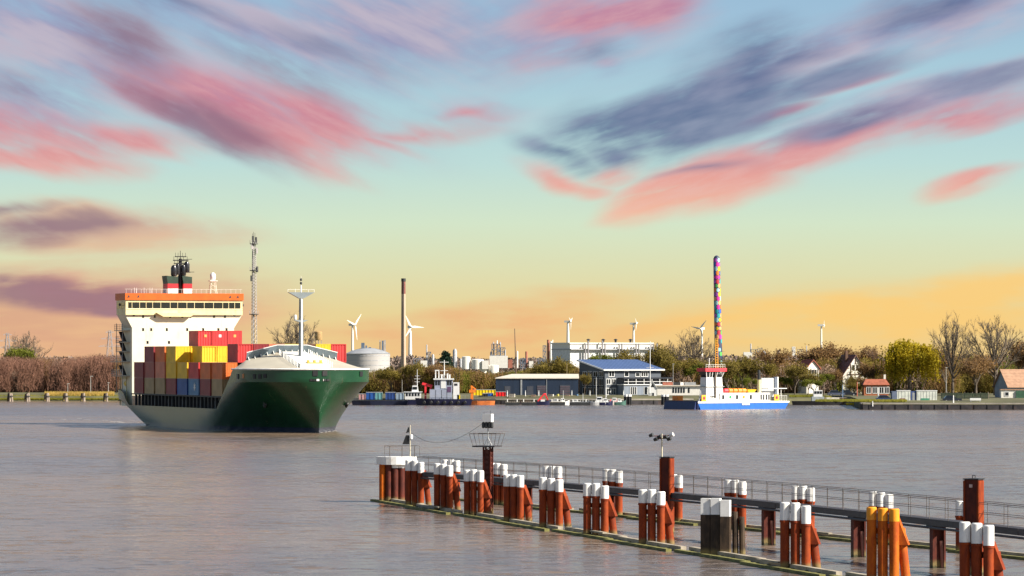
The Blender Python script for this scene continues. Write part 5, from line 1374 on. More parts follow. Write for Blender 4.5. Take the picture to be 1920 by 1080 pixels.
def office():
    al = R(28); D = 1020; t = thing('office_building', 'dark blue office with sloping blue roof and white windows', 'building', (PX(1134, D), D, GZ - .3), al)
    s = FPX / D; L = 16.0; Wd = 13.0; ze = PZ(694, D) - GZ + .3; zr = PZ(676, D + 12) - GZ + .3
    mb = MB(); mb.frustum([(0, 0, 0), (L, 0, 0), (L, Wd, 0), (0, Wd, 0)], [(0, 0, ze), (L, 0, ze), (L, Wd, zr), (0, Wd, zr)]); mb.build('wall', M_slate, t)
    mb = MB(); o = .7; mb.frustum([(-o, -o, ze - .05), (L + o, -o, ze - .05), (L + o, Wd, zr), (-o, Wd, zr)], [(-o, -o, ze + .22), (L + o, -o, ze + .22), (L + o, Wd, zr + .25), (-o, Wd, zr + .25)]); rf = mb.build('roof', M_blueroof, t)
    for k in range(16):
        x = -o + (L + 2 * o) * (k + .5) / 16; mb = MB(); mb.frustum([(x - .05, -o, ze + .222), (x + .05, -o, ze + .222), (x + .05, Wd, zr + .252), (x - .05, Wd, zr + .252)], [(x - .03, -o, ze + .30), (x + .03, -o, ze + .30), (x + .03, Wd, zr + .33), (x - .03, Wd, zr + .33)]); mb.build('roof_seam', M_blueroof, rf)
    mb = MB(); mb.box(-o - .05, L + o, -o - .14, -o - .002, ze - .12, ze + .24); mb.build('gutter', M_trim, t)
    mb = MB(); mb.frustum([(-o - .12, -o, ze - .1), (-o - .002, -o, ze - .1), (-o - .002, Wd, zr - .1), (-o - .12, Wd, zr - .1)], [(-o - .12, -o, ze + .24), (-o - .002, -o, ze + .24), (-o - .002, Wd, zr + .28), (-o - .12, Wd, zr + .28)]); mb.build('verge_board', M_trim, t)
    # long side windows
    for x0, x1, z0, z1, b in ((1.2, 2.6, 4.9, 6.1, 1), (5.6, 6.7, 4.9, 6.0, 0), (8.8, 9.9, 4.9, 5.7, 0), (10.4, 12.2, 4.9, 6.0, 2)): window(t, x0, x1, z0, z1, bars=b)
    for z0, z1 in ((3.0, 4.2), (.4, 1.9)):
        for x0 in (.5, 2.0): window(t, x0, x0 + 1.0, z0, z1, bars=1)
    # gable side (faces -x): build as child with own orientation
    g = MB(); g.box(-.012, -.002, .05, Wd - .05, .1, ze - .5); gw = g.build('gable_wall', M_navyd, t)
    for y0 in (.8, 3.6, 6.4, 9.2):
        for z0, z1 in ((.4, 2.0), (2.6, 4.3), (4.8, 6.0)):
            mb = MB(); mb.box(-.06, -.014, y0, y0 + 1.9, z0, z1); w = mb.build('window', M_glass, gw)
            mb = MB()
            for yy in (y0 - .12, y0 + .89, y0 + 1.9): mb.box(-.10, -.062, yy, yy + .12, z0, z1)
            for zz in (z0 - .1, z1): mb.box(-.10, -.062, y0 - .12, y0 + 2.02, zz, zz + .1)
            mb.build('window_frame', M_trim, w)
    # lower front wing with gallery
    wx0, wx1 = 3.6, 17.2; mb = MB(); mb.box(wx0, wx1, -3.2, -.004, 0, 2.75); wing = mb.build('front_wing', M_bluegrey, t)
    mb = MB(); mb.box(wx0 - .2, wx1 + .2, -3.5, -.006, 2.752, 2.95); mb.build('gallery_deck', M_trim, wing)
    mb = MB(); mb.box(wx0 - .1, wx1 + .2, -3.4, -.2, 4.3, 4.6); mb.build('gallery_fascia', M_navyd, wing)
    for k in range(13):
        x = wx0 + .1 + k * (wx1 - wx0 - .1) / 12; mb = MB(); mb.box(x - .06, x + .06, -3.3, -3.18, 2.952, 4.298); mb.build('gallery_post', M_trim if k % 2 else M_navyd, wing)
    mb = MB(); mb.box(wx0, wx1, -3.38, -3.32, 3.55, 3.65); mb.build('gallery_rail', M_trim, wing)
    for x0, x1, b in ((5.5, 7.2, 2), (9.3, 11.3, 1)):
        mb = MB(); mb.box(x0, x1, -3.25, -3.204, .5, 2.2); w = mb.build('window', M_glass, wing)
        mb = MB()
        for q in range(b + 2): xx = lerp(x0, x1, q / (b + 1)); mb.box(xx - .06, xx + .06, -3.3, -3.252, .4, 2.3)
        mb.build('window_frame', M_trim, w)
office()
def quay_hall():
    D = 1012; k = D / FPX; t = thing('quay_building', 'long low white building left behind the ferry', 'building', (PX(1260, D), D, GZ - .4)); L0, L1 = (1232 - 1260) * k, (1318 - 1260) * k; h = PZ(724, D) - GZ + .4
    mb = MB(); mb.box(L0, L1, 0, 7, 0, h); mb.build('wall', M_fwhite, t); mb = MB(); mb.box(L0 - .3, L1 + .3, -.4, 7.2, h + .002, h + .22); mb.build('roof', M_paleroof, t)
    for pa, pb, m in ((1243, 1262, M_frust), (1264, 1275, M_dark), (1276, 1282, M_white), (1284, 1305, M_grey)):
        mb = MB(); mb.box((pa - 1260) * k, (pb - 1260) * k, 1, 4, h + .222, h + .95); mb.build('roof_unit', m, t)
    for pa in (1261, 1266, 1271, 1276, 1281, 1290): 
        x = (pa - 1260) * k; window(t, x, x + .4, 1.0, 2.3, frame=False)
    mb = MB(); mb.box(L0 - 1.6, L0 - .003, .5, 6, 0, h - .2); mb.build('end_bay', mat('cream_bay', (0.75, 0.68, 0.5)), t)
quay_hall()
def kiosk():
    D = 1006; k = D / FPX; t = thing('white_kiosk', 'small white gabled pilot hut on black piles beside the ferry', 'hut', (PX(1223.5, D), D, 0)); w = 15 * k / 2; z0 = PZ(745, D); z1 = PZ(727, D); z2 = PZ(715, D)
    mb = MB(); mb.prism([(-w, 0, z0), (w, 0, z0), (w, 0, z1), (0, 0, z2), (-w, 0, z1)], (0, 2.2, 0)); mb.build('wall', M_trim, t)
    for s in (-1, 1):
        mb = MB(); mb.frustum([(s * (w + .2), -.2, z1 - .25), (s * (w + .2), 2.4, z1 - .25), (0, 2.4, z2 + .02), (0, -.2, z2 + .02)], [(s * (w + .2), -.2, z1 - .1), (s * (w + .2), 2.4, z1 - .1), (0, 2.4, z2 + .18), (0, -.2, z2 + .18)]); mb.build('roof_slope', M_trim, t)
    mb = MB(); mb.prism([(-w * .45, -.03, z1 + .15), (w * .45, -.03, z1 + .15), (0, -.03, z2 - .4)], (0, .02, 0)); mb.build('gable_window', M_glass, t)
    for dx in (-.5, .15): mb = MB(); mb.box(dx - .2, dx + .2, -.04, -.004, z0 + .2, z0 + 1.1); mb.build('window', M_glass, t)
    for dx, m in ((-.75, M_black), (-.3, M_black), (.15, M_white), (.75, M_black)):
        mb = MB(); mb.cyl((dx, .6, -1), (dx, .6, z0 - .002), .24, .24, 8); mb.build('pile', m, t)
kiosk()
def flagpole(px, ya, yb, D, label, m=M_trim, w=.11, yard=None):
    t = thing('white_mast', label, 'mast', (PX(px, D), D, PZ(yb, D))); h = PZ(ya, D) - PZ(yb, D)
    mb = MB(); mb.cyl((0, 0, 0), (0, 0, h), w, w * .7, 8); mb.build('pole', m, t)
    if yard:
        for f, L in yard: mb = MB(); mb.bar((-L, 0, h * f), (L, 0, h * f), .1); mb.build('yard', m, t)
flagpole(1219, 640, 742, 1004, 'tall white mast with a yard beside the small gabled hut', yard=((.52, .9), (.98, .3)))
flagpole(1118, 708, 752, 1000, 'thin white pole before the office gable', w=.07); flagpole(1137, 712, 752, 1000, 'second thin white pole before the office corner', w=.07)
lamp_post(1262, 683, 1045, 'lamp post with flat head above the white quay building', .3, .08); lamp_post(1430, 690, 1040, 'lamp post hidden low behind the ferry stern', .3, .06); lamp_post(1063, 681, 1052, 'thin post above the dark shed roof', .1, .07, False, mat('warm_post', (.5, .38, .2)))
lamp_post(1535, 695, 1015, 'thin tall post above the moored grey barge at right', .1, .06, False); lamp_post(754, 712, 1030, 'thin pole among the scrub left of the work boat', .1, .06, False)

# patchwork mast
def patchwork():
    D = 1046; x = PX(1348.5, D); h = PZ(479, D) - GZ; t = thing('patchwork_mast', 'tall slender mast wrapped in multicoloured patches behind the ferry', 'mast', (x, D, GZ), .2)
    t.rotation_euler = (0, -0.020, .2); r0, r1 = 1.02, .82
    mb = MB(); mb.lathe([(r0, 0), (r1, h - .9), (r1 * .75, h - .3), (r1 * .25, h)], n=24); mb.build('shaft', mat('mast_navy', (0.025, 0.04, 0.09), .5), t, smooth=True)
    pal = [(.80, .55, .02), (.62, .03, .32), (.03, .38, .40), (.75, .20, .03), (.03, .12, .45), (.10, .42, .10), (.55, .04, .06), (.45, .10, .50), (.80, .40, .15), (.35, .60, .65)]
    pm = [mat('patch_%d' % i, c, .5, .1) for i, c in enumerate(pal)]; rr = random.Random(9)
    z = 8.0; row = 0
    while z < h - 1.2:
        r = lerp(r0, r1, z / h) + .015; n = 6
        for k in range(n):
            if z < 15 and rr.random() < .55: continue
            a0 = (k + .5 * (row % 2)) * 2 * math.pi / n; wa = 2 * math.pi / n * .47; dz = rr.uniform(.42, .62); vs = []; fs = []
            # six sided patch bent round the shaft
            for q in range(6):
                f = -1 + 2 * q / 5; hz = dz * (1.0 if abs(f) < .7 else .35); a = a0 + f * wa
                for zz in (z - hz, z + hz): vs.append((r * math.cos(a), r * math.sin(a), zz))
            n0 = len(vs)
            vs += [(p[0] * .97, p[1] * .97, p[2]) for p in vs]
            for q in range(5):
                fs += [(2*q, 2*q+2, 2*q+3, 2*q+1), (2*q, n0+2*q, n0+2*q+2, 2*q+2), (2*q+1, 2*q+3, n0+2*q+3, n0+2*q+1)]
            MB().add(vs, fs).build('colour_patch', rr.choice(pm), t, fix=False)
        z += 1.08; row += 1
patchwork()

# ------------------------------------------------------------------ ferry
def ferry():
    al = R(37); D = 896.5; t = thing('car_ferry', 'white and blue double ended canal ferry with red topped wheelhouse', 'ferry', (PX(1309, D), D, 0), al)
    mblue = mat('ferry_blue', (0.02, 0.13, 0.48), .4, .08); mblue_shade = mat('ferry_blue_shade', (0.010, 0.022, 0.10), .4); mw = mat('ferry_white', (0.80, 0.79, 0.76), .45, .05, stain=(.5, .4, .25), stain_amt=.2); mor = mat('signal_orange', (0.85, 0.25, 0.02), .5); mred = mat('ferry_red', (0.70, 0.04, 0.06), .45); myel = mat('ferry_yellow', (0.80, 0.50, 0.02), .5)
    L, W = 26.0, 11.0; sx = 6.83      # photo pixels per metre along the side
    def X(px, y=0.0): return (px - 1309 + 5.17 * y) / sx
    def Zf(py, x=0): return PZ(py, D + x * math.sin(al))
    mb = MB(); mb.frustum([(1.0, .0, -.6), (L - 1.5, 0, -.6), (L - 1.5, W, -.6), (1.0, W, -.6)], [(0, 0, 1.35), (L, 0, 1.35), (L, W, 1.35), (0, W, 1.35)]); mb.build('hull', mblue, t)
    mb = MB(); mb.box(-.1, L + .1, -.1, W, 1.352, 1.72); mb.build('rubbing_strake', mw, t)
    mb = MB(); mb.box(-.15, .1, .0, W + .2, -.2, 1.9); mb.frustum([(-.9, .3, -.2), (-.152, .3, -.2), (-.152, W - .1, -.2), (-.9, W - .1, -.2)], [(-.5, .3, 1.6), (-.152, .3, 1.6), (-.152, W - .1, 1.6), (-.5, W - .1, 1.6)]); mb.build('bow_ramp', mblue_shade, t)  # end facing left wears the hull blue darkened, shade put into the colour
    mb = MB(); mb.box(12.4, 14.6, -.125, -.102, .9, 1.25); mb.build('name_board', mw, t)
    mb = MB(); mb.box(X(1352), X(1450), .1, 3.4, 1.722, 3.55); dh = mb.build('deckhouse', mw, t)
    for px in (1358, 1385, 1412): mb = MB(); x = X(px); mb.box(x - .28, x + .28, .05, .098, 2.2, 3.1); mb.build('window', M_glass, dh)
    for px, m in ((1372, mat('sign_green', (.03, .35, .12))), (1398, mor)): mb = MB(); x = X(px); mb.cyl((x, .06, 2.65), (x, .098, 2.65), .34, .34, 12); mb.build('lifebuoy', m, dh)
    for q in range(4): mb = MB(); x = X(1431) + q * .75; mb.box(x, x + .38, .05, .098, 2.0, 3.2); mb.build('window', M_glass, dh)
    mb = MB(); mb.frustum([(X(1326), .3, 1.722), (X(1360), .3, 1.722), (X(1360), 2.6, 1.722), (X(1326), 2.6, 1.722)], [(X(1328), .5, 7.0), (X(1358), .5, 7.0), (X(1358), 2.5, 7.0), (X(1328), 2.5, 7.0)]); tw = mb.build('wheelhouse_tower', mw, t)
    mb = MB(); mb.frustum([(X(1328) + .1, .6, 7.002), (X(1358) - .1, .6, 7.002), (X(1358) - .1, 2.4, 7.002), (X(1328) + .1, 2.4, 7.002)], [(X(1325), .2, 8.25), (X(1361), .2, 8.25), (X(1361), 2.8, 8.25), (X(1325), 2.8, 8.25)]); wg = mb.build('wheelhouse_glass', M_glass, tw)
    for px0, px1 in ((1328.5, 1325.5), (1334, 1333), (1339, 1338), (1347, 1347.5), (1357.5, 1360.5)):
        mb = MB(); mb.bar((X(px0), .56, 7.0), (X(px1), .16, 8.25), .16); mb.build('window_mullion', mw, wg)
    mb = MB(); mb.box(X(1323), X(1364), -.1, 3.0, 8.252, 9.0); mb.build('red_roof', mred, tw)
    mb = MB(); mb.box(X(1327) - .25, X(1359) + .3, .2, 2.9, 4.9, 5.05); mb.build('balcony', M_grey, tw)
    mb = MB()
    for q in range(9): x = lerp(X(1325), X(1362), q / 8); mb.bar((x, .15, 9.0), (x, .15, 9.8), .05)
    for z in (9.4, 9.8): mb.bar((X(1325), .15, z), (X(1362), .15, z), .05)
    mb.build('roof_railing', mw, tw)
    x = X(1345.5, 1.2); zt = Zf(634, x)
    mb = MB(); 
    for d in (-.35, .35): mb.bar((x + d, 1.2, 9.0), (x + d * .8, 1.2, zt), .14)
    for q in range(12): z = lerp(9.2, zt, q / 12); mb.bar((x - .35, 1.2, z), (x + .3, 1.2, z), .09)
    mb.build('ladder_mast', mat('mast_orange', (.75, .35, .03)), t)
    mb = MB()
    for q in range(5): z = 11.2 + q * .55; mb.bar((x - 1.5, 1.2, z), (x - .3, 1.2, z), .06)
    mb.build('signal_yards', M_dark, t)
    mb = MB(); x2 = X(1343.5); mb.box(x2 - .16, x2 + .16, .1, .29, 2.5, 9.0); mb.build('fender_post', mat('post_olive', (.10, .08, .06)), t)
    mb = MB(); x2 = X(1325); mb.bar((x2 + 1.2, .5, 9.0), (x2 + 1.2, .5, 11.2), .12); mb.build('stern_light_mast', mw, t)
    for k, (px, m) in enumerate(((1367, mred), (1376, mor), (1385, mor), (1394, mor), (1402, mor))):
        mb = MB(); x = X(px); mb.lathe([(.35, -.6), (.5, -.5), (.5, .5), (.35, .6)], n=10); mb.v = [(z_ + x, x_ + .9, y_ + 4.05) for x_, y_, z_ in mb.v]; mb.build('liferaft_canister', m, t, smooth=True)
    mb = MB(); x = X(1416); mb.frustum([(x - .7, .6, 3.56), (x + .7, .6, 3.56), (x + .7, 1.6, 3.56), (x - .7, 1.6, 3.56)], [(x - 1.3, .3, 4.3), (x + 1.3, .3, 4.3), (x + 1.3, 1.9, 4.3), (x - 1.3, 1.9, 4.3)]); mb.build('yellow_dinghy', myel, t)
    x = X(1429, 1.5); mb = MB(); mb.cyl((x, 1.5, 3.552), (x, 1.5, Zf(712, x)), .42, .42, 12); f = mb.build('exhaust_column', mat('exhaust_cream', (.72, .62, .34)), t, smooth=True)
    mb = MB(); mb.cyl((x - .05, 1.5, Zf(712, x) + .002), (x - .1, 1.5, Zf(694, x)), .36, .30, 10); mb.build('exhaust_pipe', M_dark, f, smooth=True)
    # raised ramp at the far end
    mb = MB(); mb.box(X(1434, 4.4), X(1434, 4.4) + 3.7, 4.2, 4.6, 2.6, Zf(709, 18)); rp = mb.build('stern_ramp', mat('ramp_grey', (.38, .39, .40), .6, .15, .4, stretch=(3, 1, .2)), t)
    mb = MB(); mb.box(X(1434, 4.4) + 3.702, X(1434, 4.4) + 4.5, 4.0, 4.8, 1.722, Zf(707, 18)); mb.build('ramp_guide', mat('ramp_dark', (.10, .12, .16)), rp)
    mb = MB(); mb.box(X(1434, 4.4) + 4.502, X(1434, 4.4) + 4.8, 4.0, 4.8, 1.722, Zf(707, 18)); mb.build('ramp_edge', mw, rp)
    for px, py in ((1320, 749), (1462, 745)):
        x = X(px); mb = MB(); mb.box(x - .65, x + .65, -.09, .08, 1.73, 3.15); sg = mb.build('orange_sign', mat('sign_orange', (.85, .40, .03)), t)
        mb = MB(); mb.cyl((x, -.115, 2.45), (x, -.092, 2.45), .36, .36, 14); mb.build('sign_ring', mred, sg)
        mb = MB(); mb.cyl((x, -.135, 2.45), (x, -.117, 2.45), .18, .18, 12); mb.build('sign_dot', M_dark, sg)
    # arrow emblem on the tower side
    x = X(1337); mb = MB(); mb.box(x - .8, x + .5, .245, .29, 2.72, 2.80); mb.box(x - .25, x - .15, .245, .29, 2.45, 3.1); mb.prism([(x + .1, .245, 2.95), (x + 1.1, .245, 2.76), (x + .1, .245, 2.57)], (0, .03, 0)); mb.build('arrow_emblem', M_dark, t)
    mb = MB(); x = -1.0; mb.box(.6, 2.3, W - 3.0, W - 1.4, 1.722, 2.9); mb.build('orange_locker', mor, t)
    mb = MB()
    for q in range(7): x = X(1455) + .8 + q * .55; mb.bar((x, .1, 1.72), (x, .1, 2.9), .06)
    mb.bar((X(1455) + .6, .1, 2.9), (X(1455) + 4.2, .1, 2.9), .06); mb.build('stern_railing', mw, t)
    mb = MB(); mb.bar((.5, .4, 1.72), (1.2, .6, 4.2), .15); mb.bar((1.4, .5, 1.72), (1.2, .6, 4.2), .12); mb.box(.6, 2.2, .4, .9, 1.722, 2.2); mb.build('ramp_winch', M_grey, t)
    mb = MB(); mb.bar((24.6, 1.0, 1.72), (24.6, 1.0, 4.4), .12); mb.box(20.6, 26.0, .6, 3.4, 4.4, 4.55); mb.build('stern_canopy', mw, t)
ferry()

# ------------------------------------------------------------------ moored craft
def boat_hull(L, B, h, sheer=.5, blunt=.0, draft=.4):
    mb = MB(); n = 12; vs = []
    for lev in (0, 1):
        for s in (-1, 1):
            for i in range(n + 1):
                f = i / n; x = (f - .5) * L; w = B / 2
                if f > .6: w *= max(0.02 + blunt, math.cos((f - .6) / .4 * math.pi / 2) ** .7)
                if f < .12: w *= .86 + f
                z = h + sheer * max(0, (f - .45) / .55) ** 2 if lev else -draft
                if not lev: w *= .82; x *= .94
                vs.append((x, s * w, z))
    m = n + 1
    fs = []
    for i in range(n):
        fs += [(i, i+1, 2*m+i+1, 2*m+i), (m+i, 3*m+i, 3*m+i+1, m+i+1), (2*m+i, 2*m+i+1, 3*m+i+1, 3*m+i)]
    fs += [(0, 2*m, 3*m, m), (n, m+n, 3*m+n, 2*m+n)]
    mb.add(vs, fs); return mb
def craft(name, px, py_w, L, B, h, label, m, cat='boat', rz=0.0, sheer=.5, blunt=0.0, group=None, flip=False, dd=0):
    D = DW(py_w + 1.9) + dd; t = thing(name, label, cat, (PX(px, D), D, 0), rz + (math.pi if flip else 0), group)
    boat_hull(L, B, h, sheer, blunt).build('hull', m, t); return t, D
mnv = mat('boat_navy', (0.012, 0.014, 0.05), .4); mgs = mat('tug_grey', (0.30, 0.33, 0.42), .5, .08); mred = mat('crane_red', (0.70, 0.03, 0.04), .5); mor = mat('boat_orange', (0.78, 0.22, 0.06), .5); myel = mat('box_yellow', (0.85, 0.60, 0.01), .5); mbl = mat('skip_blue', (0.015, 0.08, 0.30), .5); mteal = mat('skip_teal', (0.12, 0.30, 0.32), .5)
def P_(px, D, base): return (px - base) * D / FPX
# deck barge with skips
bt, BD = craft('deck_barge', 712, 757.6, 13.4, 5.0, 1.05, 'low dark blue deck barge carrying skips right of the ship bow', mat('barge_blue', (0.02, 0.03, 0.07), .5), 'barge', sheer=.1, blunt=.7, flip=True)
mb = MB(); mb.box(-6.4, 6.4, -2.2, 2.2, 1.06, 1.16); mb.build('deck', M_dark, bt)
mb = MB()
for q in range(9): mb.bar((6.3 - q * .28, -2.2, 1.1), (6.5 - q * .28, -2.2, 2.2 - .06 * q), .06)
mb.build('bow_rail', M_grey, bt)
def skip_box(px0, px1, y0, y1, m, label, name='deck_skip', cat='skip', D=None, dy=-1.0, group='skips on the deck barge', lid=True):
    D = D or BD; t = thing(name, label, cat, (PX((px0 + px1) / 2, D + dy), D + dy, PZ(y1, D + dy))); w = (px1 - px0) * D / FPX / 2; h = PZ(y0, D + dy) - PZ(y1, D + dy)
    if group: t['group'] = group
    mb = MB(); mb.frustum([(-w * .96, -1, 0), (w * .96, -1, 0), (w * .96, 1, 0), (-w * .96, 1, 0)], [(-w, -1.1, h), (w, -1.1, h), (w, 1.1, h), (-w, 1.1, h)]); mb.build('body', m, t)
    n = max(2, int(w * 2 / .7))
    for q in range(n + 1): x = lerp(-w + .06, w - .06, q / n); mb = MB(); mb.frustum([(x - .05, -1.09, 0), (x + .05, -1.09, 0), (x + .05, -1.003, 0), (x - .05, -1.003, 0)], [(x - .05, -1.19, h), (x + .05, -1.19, h), (x + .05, -1.103, h), (x - .05, -1.103, h)]); mb.build('rib', m, t)
    if lid: mb = MB(); mb.box(-w - .05, w + .05, -1.15, 1.15, h + .002, h + .12); mb.build('rim', M_grey, t)
zb = PZ
skip_box(673, 686, 739, 749, mat('skip_pink', (.42, .24, .24)), 'faded pink skip at the left on the deck barge')
skip_box(687, 703, 736, 749, mbl, 'left dark blue skip on the deck barge')
skip_box(704, 717, 736, 749, mteal, 'teal skip in the middle of the deck barge')
skip_box(723, 741, 736, 749, mat('skip_navy', (.02, .06, .22)), 'right dark blue skip on the deck barge')
skip_box(743, 757, 737, 749, mat('skip_pale', (.25, .33, .42)), 'pale blue skip at the right end of the deck barge')
t, D = craft('work_boat', 772, 757.2, 6.4, 2.6, 1.15, 'small white work boat with tall mast left of the tug', mnv, flip=True)
mb = MB(); mb.box(-2.2, 1.6, -1.0, 1.0, 1.3, 3.0); c = mb.build('cabin', M_trim, t)
for q in range(5): mb = MB(); mb.box(-1.9 + q * .7, -1.45 + q * .7, -1.04, -1.004, 2.1, 2.8) if 0 else mb.box(-1.9 + q * .7, -1.45 + q * .7, 1.004, 1.04, 2.1, 2.8); mb.build('window', M_glass, c)
mb = MB(); mb.box(-2.5, 1.9, -1.2, 1.2, 3.002, 3.15); mb.build('roof', M_trim, c)
mb = MB(); mb.frustum([(-1.6, -.8, 3.152), (.0, -.8, 3.152), (.0, .8, 3.152), (-1.6, .8, 3.152)], [(-1.4, -.7, 4.6), (-.2, -.7, 4.6), (-.2, .7, 4.6), (-1.4, .7, 4.6)]); mb.build('upper_cabin', M_trim, t)
mb = MB(); mb.box(-1.3, -.3, .78, .84, 3.7, 4.3); mb.build('window', M_glass, t)
mb = MB(); mb.cyl((-1.3, 0, 4.5), (-1.3, 0, 8.4), .1, .05, 6)
for z, w in ((6.9, .5), (6.2, .75), (5.5, .6)): mb.bar((-1.3 - w, 0, z), (-1.3 + w, 0, z), .1)
mb.build('mast', M_trim, t)
# tug
t, D = craft('harbour_tug', 832, 758.0, 13.5, 4.6, 1.45, 'grey and white tug with navy hull and crowded mast', mnv, flip=True, sheer=.3, blunt=.25)
def TB(pa, pb, ya, yb, nm, m, y0=-1.6, y1=1.6, par=None):
    mb = MB(); mb.box(-P_(pb, D, 832), -P_(pa, D, 832), y0, y1, PZ(yb, D), PZ(ya, D)); return mb.build(nm, m, par or t)
dk = TB(806, 848, 730, 748, 'deckhouse', mgs, -1.9, 1.9)
for px in (817, 828, 838): TB(px, px + .7, 731, 747, 'panel_seam', M_dark, 1.902, 1.93, dk)
TB(838.5, 846, 725, 735, 'name_panel', mat('panel_plum', (.10, .05, .12)), 1.905, 1.96, dk)
up = TB(815, 849, 712, 729.9, 'wheelhouse', mgs)
for px in (816.5, 821.5, 838.5, 843.5): TB(px, px + 3.6, 713.5, 722, 'window', M_glass, 1.602, 1.65, up)
TB(827, 836, 712, 728, 'white_panel', M_trim, 1.605, 1.68, up)
TB(813, 851, 709.5, 711.9, 'bridge_roof', M_trim, -1.9, 1.9, up)
for px in (852,): 
    f = TB(px - 2, px + 9, 717, 748, 'funnel_casing', M_trim, -1.5, 1.7); TB(px, px + 6, 719, 723, 'funnel_mark', M_dark, 1.702, 1.74, f)
TB(857, 863, 740, 748, 'yellow_bollard', myel, 1.3, 1.7)
TB(815.5, 824, 693.5, 695.5, 'radar_bar', M_trim, .4, .8); TB(816, 818, 695.6, 709, 'radar_leg', M_trim, .4, .8); TB(822, 824, 695.6, 709, 'radar_leg', M_trim, .4, .8)
mb = MB(); x = -P_(833, D, 832); mb.cyl((x, 0, PZ(710, D)), (x, 0, PZ(675, D)), .16, .08, 8)
mb.build('mast', M_trim, t)
for py, w in ((679, 1.1), (688, 1.2), (695, .9), (703, 1.0)): mb = MB(); mb.bar((x - w, 0, PZ(py, D)), (x + w, 0, PZ(py, D)), .14); mb.build('yard', M_trim if py != 688 else M_dark, t)
for px, ya in ((827, 702), (838, 700), (842, 702)): TB(px, px + 2.6, ya, 709.4, 'roof_fitting', M_trim, -.3, .6)
for px, ya in ((852, 696), (856, 700), (861, 690)): mb = MB(); mb.bar((-P_(px, D, 832), 0, PZ(716, D)), (-P_(px, D, 832), 0, PZ(ya, D)), .09); mb.build('aerial', M_dark, t)
mb = MB(); xx = -P_(798, D, 832); mb.bar((xx, .8, 1.5), (xx, .8, PZ(722, D)), .55); mb.bar((xx + .8, .8, PZ(719, D)), (xx - 1.6, .8, PZ(724, D)), .7); mb.bar((xx - 1.5, .8, PZ(721, D)), (xx - .9, .8, PZ(737, D)), .45); mb.build('deck_crane', mred, t)
mb = MB()
for q in range(14): xq = -6 + q * .9; mb.bar((xq, 2.2, 1.45), (xq, 2.2, 2.3), .05)
mb.bar((-6, 2.2, 2.3), (6, 2.2, 2.3), .05); mb.build('deck_rail', M_grey, t)
for q in range(7): mb = MB(); mb.lathe([(.3, -.12), (.42, 0), (.3, .12)], n=10); mb.v = [(x_ + -5 + q * 1.6, 2.32 + z_, y_ + .7) for x_, y_, z_ in mb.v]; mb.build('tyre_fender', M_black, t)
# orange crane boat
t, D = craft('orange_pontoon', 903, 757.2, 6.4, 3.0, .95, 'orange crane pontoon in front of a yellow container', mor, rz=0, sheer=.15, blunt=.4, flip=True)
mb = MB(); x = -P_(885, D, 903); mb.box(x - .3, x + .3, -.4, .4, .95, 3.1); mb.bar((x, 0, 3.0), (x + .1, 0, 4.6), .5); mb.box(x - .9, x + .7, -.5, .5, 2.9, 3.6); mb.bar((x + .2, 0, 4.5), (x - .9, 0, 3.7), .35); mb.build('knuckle_crane', mat('crane_orange', (.75, .20, .02), .5), t)
mb = MB(); mb.box(-1.2, 2.2, -1.1, 1.1, .96, 1.25); mb.build('deck_hatch', M_dark, t)
skip_box(888, 929, 731, 746, myel, 'yellow container behind the orange pontoon', 'yellow_container', 'container', D=1013, dy=0, group=None); skip_box(905, 915, 738, 749, M_dark, 'small dark box beside the yellow container', 'dark_box', 'box', D=1008, dy=0, group=None); skip_box(912, 925, 737.5, 745, mat('tarp_blue', (.03, .14, .5)), 'bright blue box in front of the yellow container', 'blue_box', 'box', D=1007.6, dy=1, group=None)
skip_box(930, 948, 735, 749, mat('bright_red', (.80, .015, .02)), 'bright red container left of the dark shed doors', 'red_container', 'container', D=1008, dy=0, group=None)
# pontoons and small boats before the shed and office
def small_boat(px, py, L, col, label, cabin=None, mastpx=None, flip=False, h=.7, B=1.9, name='motor_boat'):
    t, D = craft(name, px, py, L, B, h, label, col, rz=rng.uniform(-.12, .12), flip=flip, group='small craft before the shed and office')
    mb = MB(); mb.box(-L * .4, L * .25, -B * .4, B * .4, h + .01, h + .1); mb.build('deck', M_trim, t)
    if cabin:
        mb = MB(); mb.frustum([(-L * .2, -B * .36, h + .102), (L * .15, -B * .36, h + .102), (L * .15, B * .36, h + .102), (-L * .2, B * .36, h + .102)], [(-L * .18, -B * .3, h + cabin), (L * .06, -B * .3, h + cabin), (L * .06, B * .3, h + cabin), (-L * .18, B * .3, h + cabin)]); c = mb.build('cabin', M_trim, t)
        for s in (-1, 1): mb = MB(); mb.frustum([(-L * .15, s * B * .345, h + cabin * .5), (L * .07, s * B * .345, h + cabin * .5), (L * .07, s * B * .335, h + cabin * .5), (-L * .15, s * B * .335, h + cabin * .5)], [(-L * .15, s * B * .325, h + cabin * .85), (L * .06, s * B * .325, h + cabin * .85), (L * .06, s * B * .315, h + cabin * .85), (-L * .15, s * B * .315, h + cabin * .85)]); mb.build('window', M_glass, c)
    if mastpx: mb = MB(); mb.cyl((0, 0, h), (0, 0, PZ(mastpx, D)), .06, .04, 6); mb.build('mast', M_trim, t)
    mb = MB()
    for q in range(6): mb.bar((L * (-.4 + .14 * q), B * .42, h), (L * (-.4 + .14 * q), B * .42, h + .6), .04)
    mb.bar((-L * .4, B * .42, h + .6), (L * .3, B * .42, h + .6), .04); mb.build('handrail', M_trim, t)
    return t, D
